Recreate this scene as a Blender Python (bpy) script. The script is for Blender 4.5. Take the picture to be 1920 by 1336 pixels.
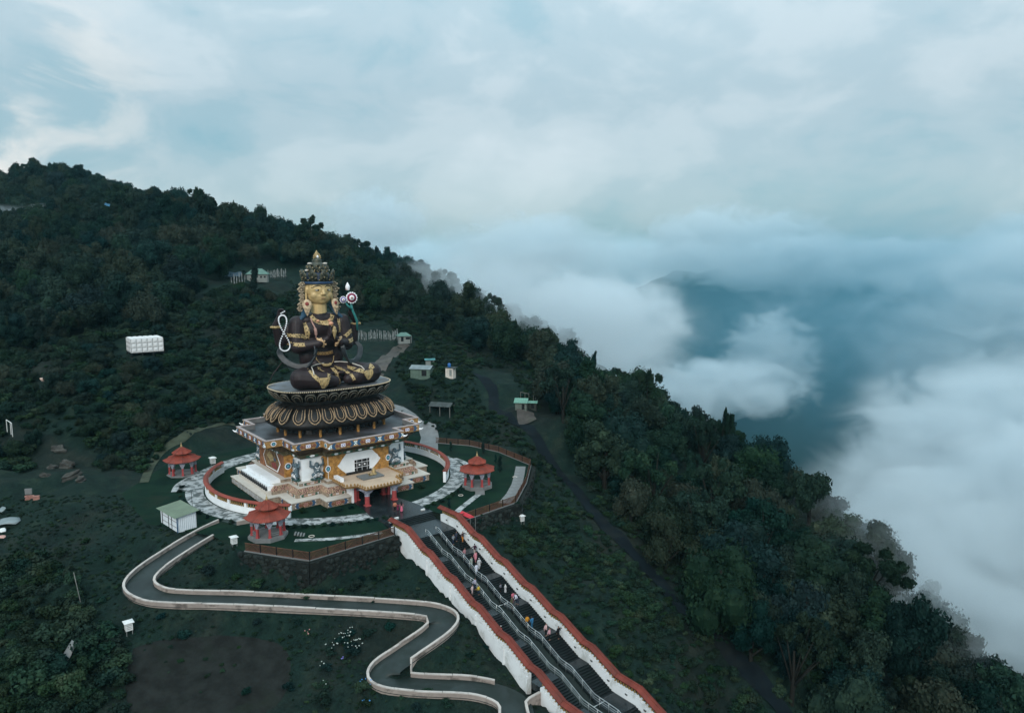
import bpy, bmesh, math, random
import numpy as np
from mathutils import Vector, Matrix

for o in list(bpy.data.objects):
    bpy.data.objects.remove(o)
SC = bpy.context.scene
COL = SC.collection
R = math.radians

# ------------------------------------------------------------------ camera
CAM_Z, PITCH, FOCAL = 42.0, R(7.654), 1371.0
cam = bpy.data.cameras.new('camera')
cam.sensor_width = 36.0
cam.lens = 36.0 * FOCAL / 1920.0
cam.clip_start, cam.clip_end = 1.0, 40000.0
camo = bpy.data.objects.new('camera', cam)
COL.objects.link(camo)
camo.location = (0, 0, CAM_Z)
camo.rotation_euler = (R(90) - PITCH, 0, 0)
SC.camera = camo

# ------------------------------------------------------------------ exposure
SC.view_settings.view_transform = 'Standard'
SC.view_settings.look = 'None'
SC.view_settings.exposure = 0.4
SC.view_settings.gamma = 1.0
SC.view_settings.use_curve_mapping = False
cy = SC.cycles
cy.use_denoising = True
cy.max_bounces = 8
cy.diffuse_bounces = 3
cy.glossy_bounces = 2
cy.transparent_max_bounces = 8
cy.volume_bounces = 3
cy.sample_clamp_indirect = 4.0

# ------------------------------------------------------------------ node helpers
def N(nt, t, **kw):
    n = nt.nodes.new(t)
    for k, v in kw.items():
        setattr(n, k, v)
    return n
def lk(nt, a, b): nt.links.new(a, b)
def ramp(nt, fac, stops, interp='EASE'):
    n = N(nt, 'ShaderNodeValToRGB')
    n.color_ramp.interpolation = interp
    el = n.color_ramp.elements
    while len(el) < len(stops): el.new(0.5)
    for e, (p, c) in zip(el, stops):
        e.position = p
        e.color = (*c, 1) if len(c) == 3 else c
    lk(nt, fac, n.inputs[0])
    return n.outputs[0]
def noise(nt, vec, scale, detail=4, rough=.55, dist=0.0, lac=2.0):
    n = N(nt, 'ShaderNodeTexNoise')
    n.inputs['Scale'].default_value = scale
    n.inputs['Detail'].default_value = detail
    n.inputs['Roughness'].default_value = rough
    n.inputs['Distortion'].default_value = dist
    if vec is not None: lk(nt, vec, n.inputs['Vector'])
    return n
def math_(nt, op, a, b=0.0, clamp=False):
    n = N(nt, 'ShaderNodeMath', operation=op, use_clamp=clamp)
    for i, v in enumerate((a, b)):
        if isinstance(v, (int, float)): n.inputs[i].default_value = v
        else: lk(nt, v, n.inputs[i])
    return n.outputs[0]
def mixc(nt, fac, a, b, bt='MIX'):
    n = N(nt, 'ShaderNodeMix', data_type='RGBA', blend_type=bt)
    for i, v in ((0, fac), (6, a), (7, b)):
        if isinstance(v, (int, float)): n.inputs[i].default_value = v
        elif isinstance(v, tuple): n.inputs[i].default_value = (*v, 1)
        else: lk(nt, v, n.inputs[i])
    return n.outputs[2]

# ------------------------------------------------------------------ sky (overcast, cloud relief in the world)
SUN_EL, SUN_AZ = R(31), R(186)          # azimuth clockwise from +Y; low-left behind the camera
world = bpy.data.worlds.new('World')
SC.world = world
world.use_nodes = True
wt = world.node_tree
wt.nodes.clear()
w_out = N(wt, 'ShaderNodeOutputWorld')
w_bg = N(wt, 'ShaderNodeBackground')
w_bg.inputs['Strength'].default_value = 0.1
sky = N(wt, 'ShaderNodeTexSky', sky_type='NISHITA')
sky.sun_disc = False
sky.sun_elevation = SUN_EL
sky.sun_rotation = SUN_AZ
tc = N(wt, 'ShaderNodeTexCoord')
sep = N(wt, 'ShaderNodeSeparateXYZ')
lk(wt, tc.outputs['Generated'], sep.inputs[0])
mp = N(wt, 'ShaderNodeMapping')
mp.inputs['Scale'].default_value = (1.0, 1.0, 1.9)
mp.inputs['Location'].default_value = (3.1, 1.7, 0.4)
lk(wt, tc.outputs['Generated'], mp.inputs[0])
n1 = noise(wt, mp.outputs[0], 2.6, 7, .52, .35)
n2 = noise(wt, mp.outputs[0], 7.0, 6, .55, .5)
nn = math_(wt, 'ADD', math_(wt, 'MULTIPLY', n1.outputs[0], .72), math_(wt, 'MULTIPLY', n2.outputs[0], .28))
# overcast luminance: grey near the horizon, brighter overhead
lum = ramp(wt, math_(wt, 'ADD', math_(wt, 'MULTIPLY', sep.outputs['Z'], .5), .5),
           [(0.0, (2.4, 2.4, 2.4)), (.46, (3.5, 3.5, 3.5)), (.50, (4.3, 4.3, 4.3)), (.54, (4.7, 4.7, 4.7)), (.60, (5.0, 5.0, 5.0)), (.72, (7.0, 7.0, 7.0)), (1.0, (14, 14, 14))], 'LINEAR')
tint = ramp(wt, nn, [(.35, (.46, .79, .93)), (.43, (.58, .86, .98)), (.50, (.74, .96, 1.06)), (.57, (.92, 1.10, 1.18)), (.68, (1.08, 1.23, 1.30))])
cloudc = mixc(wt, 1.0, lum, tint, 'MULTIPLY')
skymix = mixc(wt, .12, cloudc, sky.outputs[0])
# sun behind thinner cloud, low on the left
g = N(wt, 'ShaderNodeVectorMath', operation='DOT_PRODUCT')
gd = Vector((-.78, 1.0, .205)).normalized()
g.inputs[1].default_value = gd
nrm = N(wt, 'ShaderNodeVectorMath', operation='NORMALIZE')
lk(wt, tc.outputs['Generated'], nrm.inputs[0])
lk(wt, nrm.outputs[0], g.inputs[0])
glow = ramp(wt, g.outputs['Value'], [(.965, (0, 0, 0)), (.992, (.35, .35, .35)), (1.0, (1, 1, 1))])
gm = ramp(wt, n2.outputs[0], [(.44, (0, 0, 0)), (.62, (1, 1, 1))])
glow2 = mixc(wt, 1.0, glow, gm, 'MULTIPLY')
sky_final = mixc(wt, glow2, skymix, (8.2, 7.7, 7.2))
lk(wt, sky_final, w_bg.inputs['Color'])
lk(wt, w_bg.outputs[0], w_out.inputs['Surface'])
world.cycles.sampling_method = 'MANUAL'
world.cycles.sample_map_resolution = 512

sl = bpy.data.lights.new('sun', 'SUN')
sl.energy = 1.5
sl.angle = R(25)
sl.color = (1.0, .95, .88)
so = bpy.data.objects.new('sun', sl)
COL.objects.link(so)
sd = Vector((math.sin(SUN_AZ) * math.cos(SUN_EL), math.cos(SUN_AZ) * math.cos(SUN_EL), math.sin(SUN_EL)))
so.rotation_euler = sd.to_track_quat('Z', 'Y').to_euler()
so.location = sd * 300

# ------------------------------------------------------------------ object helpers
def tag(o, label=None, cat=None, group=None, kind=None):
    if label: o['label'] = label
    if cat: o['category'] = cat
    if group: o['group'] = group
    if kind: o['kind'] = kind
    return o
def empty(name, loc=(0, 0, 0), rz=0.0, label=None, cat=None, group=None):
    o = bpy.data.objects.new(name, None)
    COL.objects.link(o)
    o.location = loc
    o.rotation_euler = (0, 0, rz)
    o.empty_display_size = .3
    return tag(o, label, cat, group)
def link(name, me, parent=None, loc=None, rz=None):
    o = bpy.data.objects.new(name, me)
    COL.objects.link(o)
    if parent: o.parent = parent
    if loc is not None: o.location = loc
    if rz is not None: o.rotation_euler = (0, 0, rz)
    return o
def copy_tree(src, parent=None, **kw):
    c = src.copy()
    COL.objects.link(c)
    c.parent = parent
    for ch in src.children:
        copy_tree(ch, c)
    return c

class MB:
    """collects vertices and faces of one mesh"""
    def __init__(s):
        s.v, s.f, s.m = [], [], []
        s.X = None
    def add(s, vs, fs, mat=0):
        b = len(s.v)
        if s.X is not None: vs = [tuple(s.X @ Vector(q)) for q in vs]
        s.v.extend([tuple(q) for q in vs])
        s.f.extend([tuple(b + i for i in f) for f in fs])
        s.m.extend([mat] * len(fs))
    def box(s, c, d, mat=0, rz=0.0, taper=1.0):
        x, y, z = d[0] / 2, d[1] / 2, d[2] / 2
        vs = []
        for sz in (-1, 1):
            k = taper if sz > 0 else 1
            for sx, sy in ((-1, -1), (1, -1), (1, 1), (-1, 1)):
                px, py = sx * x * k, sy * y * k
                if rz: px, py = px * math.cos(rz) - py * math.sin(rz), px * math.sin(rz) + py * math.cos(rz)
                vs.append((c[0] + px, c[1] + py, c[2] + sz * z))
        s.add(vs, [(3, 2, 1, 0), (4, 5, 6, 7), (0, 1, 5, 4), (1, 2, 6, 5), (2, 3, 7, 6), (3, 0, 4, 7)], mat)
    def prism(s, poly, z0, z1, poly2=None, mat=0, top=True, bottom=True, mat_top=None):
        n = len(poly)
        p2 = poly2 or poly
        vs = [(x, y, z0) for x, y in poly] + [(x, y, z1) for x, y in p2]
        fs = [(i, (i + 1) % n, n + (i + 1) % n, n + i) for i in range(n)]
        s.add(vs, fs, mat)
        if bottom: s.add([(x, y, z0) for x, y in poly], [tuple(range(n - 1, -1, -1))], mat)
        if top: s.add([(x, y, z1) for x, y in p2], [tuple(range(n))], mat if mat_top is None else mat_top)
    def ring(s, po, pi, z0, z1, mat=0):
        n = len(po)
        vs = [(x, y, z0) for x, y in po] + [(x, y, z1) for x, y in po] + [(x, y, z0) for x, y in pi] + [(x, y, z1) for x, y in pi]
        fs = []
        for i in range(n):
            j = (i + 1) % n
            fs += [(i, j, n + j, n + i), (2 * n + j, 2 * n + i, 3 * n + i, 3 * n + j), (n + i, n + j, 3 * n + j, 3 * n + i), (j, i, 2 * n + i, 2 * n + j)]
        s.add(vs, fs, mat)
    def plate(s, pts, p0, ux, uy, th, mat=0):
        """flat outline pts (a,b) in the plane p0 + a*ux + b*uy, extruded th along ux x uy"""
        p0, ux, uy = Vector(p0), Vector(ux), Vector(uy)
        nn = ux.cross(uy).normalized()
        n = len(pts)
        lo = [p0 + ux * a + uy * b for a, b in pts]
        hi = [q + nn * th for q in lo]
        fs = [(i, (i + 1) % n, n + (i + 1) % n, n + i) for i in range(n)]
        fs += [tuple(range(n, 2 * n)), tuple(range(n - 1, -1, -1))]
        s.add(lo + hi, fs, mat)
    def tube(s, pts, r, n=6, mat=0, caps=True, closed=False):
        pts = [Vector(p) for p in pts]
        rs = r if isinstance(r, (list, tuple)) else [r] * len(pts)
        vs, fs = [], []
        L = len(pts)
        for i, p in enumerate(pts):
            if closed: d = pts[(i + 1) % L] - pts[i - 1]
            else: d = pts[min(i + 1, L - 1)] - pts[max(i - 1, 0)]
            if d.length < 1e-9: d = Vector((0, 0, 1))
            d.normalize()
            up = Vector((0, 0, 1)) if abs(d.z) < .95 else Vector((1, 0, 0))
            a = d.cross(up).normalized()
            b = a.cross(d)
            for k in range(n):
                t = 2 * math.pi * k / n
                vs.append(p + (a * math.cos(t) + b * math.sin(t)) * rs[i])
        for i in range(L if closed else L - 1):
            j = (i + 1) % L
            for k in range(n):
                fs.append((i * n + k, i * n + (k + 1) % n, j * n + (k + 1) % n, j * n + k))
        if caps and not closed:
            fs += [tuple(range(n - 1, -1, -1)), tuple((L - 1) * n + k for k in range(n))]
        s.add(vs, fs, mat)
    def lathe(s, prof, c=(0, 0, 0), n=16, mat=0, sx=1.0, sy=1.0):
        vs, fs = [], []
        for r, z in prof:
            for k in range(n):
                t = 2 * math.pi * k / n
                vs.append((c[0] + r * sx * math.cos(t), c[1] + r * sy * math.sin(t), c[2] + z))
        for i in range(len(prof) - 1):
            for k in range(n):
                fs.append((i * n + k, i * n + (k + 1) % n, (i + 1) * n + (k + 1) % n, (i + 1) * n + k))
        fs.append(tuple(range(n - 1, -1, -1)))
        fs.append(tuple((len(prof) - 1) * n + k for k in range(n)))
        s.add(vs, fs, mat)
    def ball(s, c, r, mat=0, nu=8, nv=6):
        rx, ry, rz = (r, r, r) if isinstance(r, (int, float)) else r
        vs = [(c[0], c[1], c[2] - rz)]
        for i in range(1, nv):
            a = -math.pi / 2 + math.pi * i / nv
            for k in range(nu):
                t = 2 * math.pi * k / nu
                vs.append((c[0] + rx * math.cos(a) * math.cos(t), c[1] + ry * math.cos(a) * math.sin(t), c[2] + rz * math.sin(a)))
        vs.append((c[0], c[1], c[2] + rz))
        fs = [(0, 1 + (k + 1) % nu, 1 + k) for k in range(nu)]
        for i in range(nv - 2):
            for k in range(nu):
                fs.append((1 + i * nu + k, 1 + i * nu + (k + 1) % nu, 1 + (i + 1) * nu + (k + 1) % nu, 1 + (i + 1) * nu + k))
        e = len(vs) - 1
        b = 1 + (nv - 2) * nu
        fs += [(e, b + k, b + (k + 1) % nu) for k in range(nu)]
        s.add(vs, fs, mat)
    def mesh(s, name, mats, smooth=False):
        me = bpy.data.meshes.new(name)
        me.from_pydata(s.v, [], s.f)
        if not isinstance(mats, (list, tuple)): mats = [mats]
        for m in mats: me.materials.append(m)
        if len(mats) > 1: me.polygons.foreach_set('material_index', s.m)
        if smooth: me.polygons.foreach_set('use_smooth', [True] * len(s.f))
        me.update()
        return me
    def build(s, name, mats, parent=None, loc=None, rz=None, smooth=False):
        return link(name, s.mesh(name, mats, smooth), parent, loc, rz)

def blob(name, prims, voxel, mat, parent=None, smooth=3, loc=None, rz=None):
    """one continuous skin over ellipsoids ('e', c, r) and tapered limbs ('c', p0, p1, r0, r1)"""
    mb = MB()
    for p in prims:
        if p[0] == 'e':
            mb.ball(p[1], p[2], nu=14, nv=10)
        else:
            a, b, r0, r1 = Vector(p[1]), Vector(p[2]), p[3], p[4]
            n = 7
            pts = [a.lerp(b, i / (n - 1)) for i in range(n)]
            mb.tube(pts, [r0 + (r1 - r0) * i / (n - 1) for i in range(n)], 12)
            mb.ball(a, r0, nu=12, nv=8)
            mb.ball(b, r1, nu=12, nv=8)
    me = mb.mesh(name + '_rough', [mat])
    tmp = bpy.data.objects.new(name + '_rough', me)
    COL.objects.link(tmp)
    m = tmp.modifiers.new('r', 'REMESH')
    m.mode = 'VOXEL'
    m.voxel_size = voxel
    m.use_smooth_shade = True
    if smooth:
        q = tmp.modifiers.new('s', 'SMOOTH')
        q.iterations = smooth
        q.factor = .5
    dg = bpy.context.evaluated_depsgraph_get()
    out = bpy.data.meshes.new_from_object(tmp.evaluated_get(dg))
    out.name = name
    out.materials.clear()
    out.materials.append(mat)
    bpy.data.objects.remove(tmp)
    bpy.data.meshes.remove(me)
    return link(name, out, parent, loc, rz)

# ------------------------------------------------------------------ materials
MATS = {}
def mat(name, col, rough=.7, var=.25, scale=.8, spec=.3, metal=0.0, bump=0.0, bscale=6.0, col2=None, detail=5, coord='Object', dirt=None, rnd=0.0):
    """principled with noise variation; dirt = (colour, amount, scale) stains of the surface"""
    m = bpy.data.materials.new(name)
    m.use_nodes = True
    nt = m.node_tree
    bs = nt.nodes['Principled BSDF']
    t = N(nt, 'ShaderNodeTexCoord')
    src = t.outputs[coord]
    if coord == 'World':
        pass
    n = noise(nt, src, scale, detail, .6)
    c2 = col2 or tuple(c * (1 - var) for c in col)
    c1 = tuple(min(1, c * (1 + var * .6)) for c in col) if col2 is None else col
    out = ramp(nt, n.outputs[0], [(.3, c2), (.7, c1)])
    if dirt:
        dn = noise(nt, src, dirt[2], 6, .65, .4)
        lo_, hi_ = dirt[3] if len(dirt) > 3 else (.5, .68)
        f = ramp(nt, dn.outputs[0], [(lo_, (0, 0, 0)), (hi_, (1, 1, 1))])
        out = mixc(nt, math_(nt, 'MULTIPLY', f, dirt[1]), out, dirt[0])
    if rnd:
        oi = N(nt, 'ShaderNodeObjectInfo')
        hv = N(nt, 'ShaderNodeHueSaturation')
        rr = oi.outputs['Random']
        lk(nt, math_(nt, 'ADD', math_(nt, 'MULTIPLY', rr, .06), .47), hv.inputs['Hue'])
        r2 = math_(nt, 'FRACT', math_(nt, 'MULTIPLY', rr, 7.31))
        lk(nt, math_(nt, 'ADD', math_(nt, 'MULTIPLY', r2, rnd * 2), 1 - rnd), hv.inputs['Value'])
        lk(nt, out, hv.inputs['Color'])
        out = hv.outputs[0]
    lk(nt, out, bs.inputs['Base Color'])
    bs.inputs['Roughness'].default_value = rough
    bs.inputs['Specular IOR Level'].default_value = spec
    bs.inputs['Metallic'].default_value = metal
    if bump:
        bn = noise(nt, src, bscale, 4, .6)
        b = N(nt, 'ShaderNodeBump')
        b.inputs['Strength'].default_value = bump
        b.inputs['Distance'].default_value = .1
        lk(nt, bn.outputs[0], b.inputs['Height'])
        lk(nt, b.outputs[0], bs.inputs['Normal'])
    MATS[name] = m
    return m

M_WHITE = mat('white_plaster', (.80, .82, .84), .75, .06, .5, .25, bump=.06, dirt=((.5, .5, .46), .28, .35))
M_STAIRWHITE = mat('stair_wall_plaster', (.70, .72, .73), .8, .08, .4, .2, bump=.1, dirt=((.30, .31, .28), .6, .45))
M_CREAM = mat('cream_ledge', (.53, .485, .43), .6, .07, .6, .3, dirt=((.42, .39, .34), .35, .5))
M_OCHRE = mat('ochre_relief', (.42, .21, .055), .6, .45, 1.6, .35, bump=.9, bscale=3.2, dirt=((.16, .08, .03), .7, 1.7))
M_GOLD = mat('gold_paint', (.42, .30, .14), .5, .35, 2.5, .4, metal=.1, bump=.6, bscale=4, dirt=((.07, .05, .028), .85, 2.4))
M_GOLDFACE = mat('gold_skin', (.52, .365, .165), .45, .12, .5, .5, metal=.12, dirt=((.33, .23, .11), .3, .7))
M_BRONZE = mat('dark_bronze', (.0190, .0115, .0130), .5, .3, .7, .28, bump=.15, bscale=3, dirt=((.040, .024, .026), .5, .8))
M_LOTUS = mat('lotus_dark', (.0085, .0075, .007), .5, .35, .8, .25, bump=.1, bscale=3, dirt=((.034, .026, .019), .5, .9))
M_CROWN = mat('crown_bronze', (.038, .045, .030), .45, .4, 1.5, .5, bump=.5, bscale=5, dirt=((.16, .13, .06), .6, 1.8))
M_PETALGOLD = mat('petal_gilt', (.36, .245, .145), .5, .35, 2.5, .35, bump=.6, bscale=4, dirt=((.05, .035, .02), .85, 2.0))
M_RED = mat('red_roof_paint', (.215, .040, .024), .6, .22, .7, .3, bump=.08, dirt=((.10, .036, .027), .6, .6))
M_REDC = mat('stair_coping_red', (.150, .028, .018), .65, .25, .7, .25, bump=.08, dirt=((.075, .026, .02), .6, .6))
M_COLRED = mat('column_red', (.36, .06, .06), .5, .2, 1.0, .35, dirt=((.25, .06, .05), .4, 1.2))
M_BALUST = mat('baluster_gold', (.26, .16, .05), .5, .35, 2.0, .4)
M_GREY = mat('grey_concrete', (.17, .175, .175), .75, .18, .5, .25, dirt=((.12, .12, .12), .5, .4), bump=.1)
M_TERR = mat('terrace_floor', (.022, .022, .022), .4, .35, .16, .3, col2=(.09, .092, .105), dirt=((.05, .05, .05), .6, .35))
M_DARK = mat('dark_glass', (.012, .014, .016), .2, .2, .6, .5)
M_WETSLAB = mat('wet_paving', (.014, .020, .023), .25, .35, .5, .4, dirt=((.034, .040, .042), .55, .5), bump=.06, bscale=2)
M_STEP = mat('wet_steps', (.007, .011, .012), .5, .3, .8, .22, dirt=((.014, .019, .019), .5, .8), rnd=.12)
M_STEEL = mat('steel_rail', (.62, .64, .64), .3, .1, 2, .5, metal=.85)
M_TEAL = mat('teal_paint', (.03, .20, .19), .5, .25, 2, .4)
M_BLUE = mat('blue_paint', (.03, .085, .17), .5, .3, 2, .4)
M_GREEN = mat('green_paint', (.025, .085, .055), .5, .3, 2, .4)
M_BROWNRED = mat('brown_red_paint', (.20, .075, .05), .55, .35, 3, .35)
M_PURPLE = mat('violet_paint', (.17, .14, .34), .55, .2, 3, .3)
M_PINKY = mat('dusty_pink_paint', (.45, .26, .22), .6, .3, 3, .3)
M_CHALK = mat('white_paint', (.80, .80, .82), .55, .06, 2, .3)
M_ATLAS = mat('atlas_blue_grey', (.075, .115, .14), .6, .45, 1.6, .35, dirt=((.25, .27, .28), .55, 2.2), bump=.4, bscale=4)
M_ATLASG = mat('atlas_base_green', (.025, .07, .06), .6, .4, 2, .3, bump=.4, bscale=4)
M_WOODRED = mat('fence_brown', (.10, .045, .030), .7, .35, 1.5, .25, bump=.2, dirt=((.16, .10, .03), .5, .5))
M_STONE = mat('wall_stone', (.017, .023, .021), .85, .5, .9, .2, bump=.5, bscale=5, rnd=.35)
M_MORTAR = mat('stone_backing', (.012, .015, .014), .9, .4, 1.2, .15, bump=.3)
M_PINKWALL = mat('ramp_wall_plaster', (.29, .245, .22), .85, .2, .5, .12, bump=.2, dirt=((.085, .072, .064), .9, .5))
M_PATHSTONE = mat('ring_path_stone', (.36, .37, .37), .55, .3, .6, .25, dirt=((.045, .055, .053), .92, .75, (.45, .56)), bump=.25, bscale=1.5)
M_RAMP = mat('ramp_paving', (.018, .027, .026), .55, .3, .35, .3, dirt=((.008, .016, .013), .8, .3, (.45, .6)))
M_ROAD = mat('asphalt', (.005, .009, .012), .85, .3, .25, .08, dirt=((.013, .017, .016), .6, .2))
M_DIRT = mat('dirt_track', (.075, .068, .062), .85, .35, .35, .2, dirt=((.06, .065, .045), .6, .3))
M_SHEDROOF = mat('green_sheet_roof', (.13, .17, .115), .5, .18, .5, .35, dirt=((.10, .12, .08), .4, .5))
M_SHEDWALL = mat('white_sheet_wall', (.58, .63, .67), .45, .08, .6, .4, dirt=((.36, .40, .42), .4, .6))
M_HUTROOF = mat('pale_green_roof', (.085, .17, .14), .5, .2, .5, .35, dirt=((.08, .14, .11), .4, .6))
M_TINROOF = mat('grey_tin_roof', (.17, .21, .22), .45, .25, .6, .4, dirt=((.14, .15, .15), .5, .6))
M_OLDROOF = mat('old_slate_roof', (.055, .065, .065), .8, .35, .8, .2, dirt=((.03, .045, .03), .5, .6))
M_HUTWALL = mat('hut_wall', (.19, .21, .20), .8, .15, .6, .2, dirt=((.2, .2, .18), .5, .7))
M_TANK = mat('tank_panel', (.66, .66, .66), .6, .08, .5, .3, dirt=((.42, .41, .38), .5, .5))
M_TANKRIB = mat('tank_rib', (.24, .24, .24), .6, .15, 1, .3)
M_BOXW = mat('box_white', (.62, .63, .62), .55, .07, 1.5, .3, dirt=((.4, .4, .38), .4, 1.5))
M_BRICK = mat('pink_brick', (.34, .17, .14), .8, .3, 3, .2)
M_FLAG = mat('faded_flag_cloth', (.20, .225, .23), .85, .25, .4, .15)
M_POLE = mat('bamboo_pole', (.15, .15, .14), .7, .2, 1, .2)
M_BARK = mat('bark', (.014, .014, .012), .9, .4, 1.2, .15, bump=.6, bscale=4)
M_PLASTICBLUE = mat('blue_plastic', (.02, .12, .35), .4, .1, 1, .4)
M_SKIN = mat('skin', (.22, .12, .08), .6, .1, 3, .3)
M_HAIR = mat('black_hair', (.012, .011, .012), .5, .1, 5, .3)
# ground survey points (x, y, height)
CTRL = [
    (-425.4, 540.0, 114.6), (-354.6, 520.0, 108.3), (-305.0, 510.0, 95.1), (-255.2, 480.0, 77.4), (-400.0, 600.0, 62.0), (-250.0, 640.0, 62.0),
    (-330.0, 640.0, 62.0), (-277.5, 430.0, 59.6), (-342.3, 430.0, 59.6), (-169.6, 360.0, 65.6), (-145.1, 350.0, 60.2), (-122.9, 350.0, 54.8),
    (-100.5, 350.0, 48.9), (-75.7, 350.0, 38.9), (-50.6, 350.0, 30.9), (-27.6, 345.0, 20.0), (-7.4, 340.0, 10.3), (12.1, 330.0, 2.3),
    (25.5, 310.0, -6.1), (-195.0, 490.0, 52.0), (-200.0, 560.0, 30.0), (-120.0, 500.0, 38.0), (-60.0, 500.0, 5.0), (20.0, 520.0, -45.0),
    (100.0, 480.0, -95.0), (150.0, 420.0, -130.0), (-120.0, 570.0, 15.0), (-40.0, 600.0, -30.0), (60.0, 600.0, -85.0), (160.0, 560.0, -150.0),
    (150.0, 330.0, -110.0), (70.0, 330.0, -50.0), (95.0, 290.0, -70.0), (45.0, 360.0, -14.0), (-131.0, 390.0, 49.0), (-74.0, 390.0, 33.0),
    (-17.0, 385.0, 8.0), (11.0, 375.0, -9.0), (40.0, 370.0, -30.0), (75.0, 380.0, -60.0), (-100.0, 430.0, 30.0), (-40.0, 440.0, 10.0),
    (110.0, 360.0, -75.0), (100.0, 300.0, -62.0), (14.1, 240.0, 1.0), (23.8, 215.0, -0.7), (36.8, 195.0, -2.6), (44.1, 180.0, -7.9),
    (54.2, 165.0, -10.1), (63.5, 160.0, -14.3), (72.3, 150.0, -20.2), (74.0, 135.0, -27.6), (75.8, 125.0, -32.2), (77.4, 112.0, -34.2),
    (80.7, 108.0, -34.4), (75.0, 250.0, -52.0), (95.0, 215.0, -60.0), (110.0, 180.0, -72.0), (125.0, 140.0, -85.0), (125.0, 105.0, -80.0),
    (120.0, 70.0, -75.0), (160.0, 250.0, -115.0), (170.0, 150.0, -125.0), (160.0, 60.0, -115.0), (-97.3, 187.0, 16.3), (-98.2, 285.0, 34.6),
    (-77.9, 232.0, 25.0), (-84.9, 215.0, 23.9), (-109.4, 260.0, 35.2), (-35.5, 238.0, 14.8), (-36.1, 218.0, 12.7), (-39.3, 205.0, 10.8),
    (-24.2, 196.0, 11.0), (-16.3, 192.0, 10.5), (-16.2, 168.0, 6.8), (-49.3, 240.0, 14.7), (-69.3, 280.0, 26.6), (-52.4, 300.0, 25.5),
    (-17.6, 240.0, 14.7), (-1.6, 220.0, 8.8), (-11.9, 270.0, 15.3), (-137.5, 195.0, 18.4), (-108.7, 167.0, 13.7), (-108.8, 152.0, 6.5),
    (-164.3, 235.0, 29.1), (-145.1, 240.0, 28.8), (-126.7, 245.0, 28.5), (-83.6, 158.0, 5.1), (-91.4, 147.0, 2.0), (-186.8, 320.0, 49.7),
    (-147.6, 310.0, 47.3), (-228.5, 330.0, 47.6), (-194.0, 240.0, 28.8), (-147.5, 180.0, 13.5), (-124.8, 150.0, 1.2), (-6.7, 200.0, 8.6),
    (-4.2, 178.0, 4.2), (3.1, 168.0, 3.1), (10.0, 147.0, -2.5), (19.4, 124.0, -7.2), (27.8, 106.0, -12.1), (34.6, 92.0, -16.4),
    (23.4, 165.0, -0.6), (36.0, 140.0, -11.0), (49.0, 118.0, -18.4), (58.9, 102.0, -23.5), (46.4, 92.0, -23.2), (21.4, 150.0, -5.3),
    (-35.0, 137.4, 0.0), (-15.5, 153.1, 0.0), (-54.4, 121.7, 0.0), (-19.3, 117.9, 0.0), (-61.5, 122.5, 0.0), (-18.2, 161.2, 0.0),
    (-70.1, 141.2, 0.0), (-37.0, 171.8, 0.0), (-55.0, 162.3, 0.0), (-48.9, 106.9, 0.0), (-35.8, 103.4, 0.0), (-3.7, 136.9, 0.0),
    (-0.9, 130.2, 0.0), (-59.9, 110.9, 0.0), (-6.1, 154.2, 0.0), (-78.4, 143.5, 1.5), (-67.8, 162.3, 3.0), (-53.5, 176.4, 3.5),
    (-32.0, 184.7, 4.0), (-17.9, 176.8, 1.0), (-6.9, 166.4, -1.5), (-16.4, 184.5, 3.0), (-84.5, 123.4, -0.2), (-67.6, 117.4, 0.0),
    (-74.1, 138.9, 1.0), (-52.2, 108.9, -0.4), (-71.9, 110.0, -0.8), (-82.1, 112.6, -0.5), (-62.9, 101.6, -1.6), (-65.6, 94.8, -2.5),
    (-62.9, 84.4, -4.5), (-47.9, 85.8, -4.6), (-56.3, 74.4, -7.5), (-48.2, 75.6, -8.3), (-75.2, 83.5, -4.0), (-50.4, 99.7, -1.6),
    (-40.1, 100.6, -3.2), (-29.2, 100.2, -4.2), (-20.9, 105.2, -4.0), (-13.6, 98.2, -4.9), (-7.1, 91.8, -5.6), (-26.3, 94.8, -4.4),
    (-40.4, 93.6, -3.3), (-24.6, 88.2, -6.6), (-38.0, 87.5, -6.2), (-35.5, 80.8, -8.6), (-16.7, 81.8, -9.9), (-6.8, 87.3, -8.3),
    (-0.7, 85.2, -9.9), (-22.4, 79.1, -10.6), (-6.9, 79.7, -11.0), (-16.6, 103.4, -3.4), (4.7, 76.9, -12.0), (12.9, 66.8, -15.0),
    (-8.4, 116.4, -1.8), (-1.3, 106.8, -3.8), (5.0, 99.0, -6.6), (11.3, 91.2, -9.4), (17.5, 83.4, -12.4), (25.7, 73.3, -16.0),
    (1.0, 115.0, -4.2), (12.0, 104.6, -8.2), (21.4, 92.9, -12.6), (4.1, 136.8, -2.6), (15.0, 126.3, -7.5), (-60.0, 50.0, -14.0),
    (-20.0, 40.0, -18.0), (20.0, 30.0, -24.0), (50.0, 40.0, -36.0), (70.0, 20.0, -50.0), (-100.0, 40.0, -12.0), (-160.0, 80.0, -2.0),
    (-220.0, 140.0, 6.0), (-300.0, 250.0, 30.0), (-330.0, 400.0, 62.0), (-260.0, 60.0, 0.0),
]
# ------------------------------------------------------------------ temple frame: s along the front, f out of the front
PHI, C0 = 0.678, (-34.964, 137.411)
CP, SP = math.cos(PHI), math.sin(PHI)
def loc(s, f, z=0.0): return (C0[0] + s * CP + f * SP, C0[1] + s * SP - f * CP, z)
def to_sf(x, y):
    dx, dy = x - C0[0], y - C0[1]
    return dx * CP + dy * SP, dx * SP - dy * CP

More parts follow.
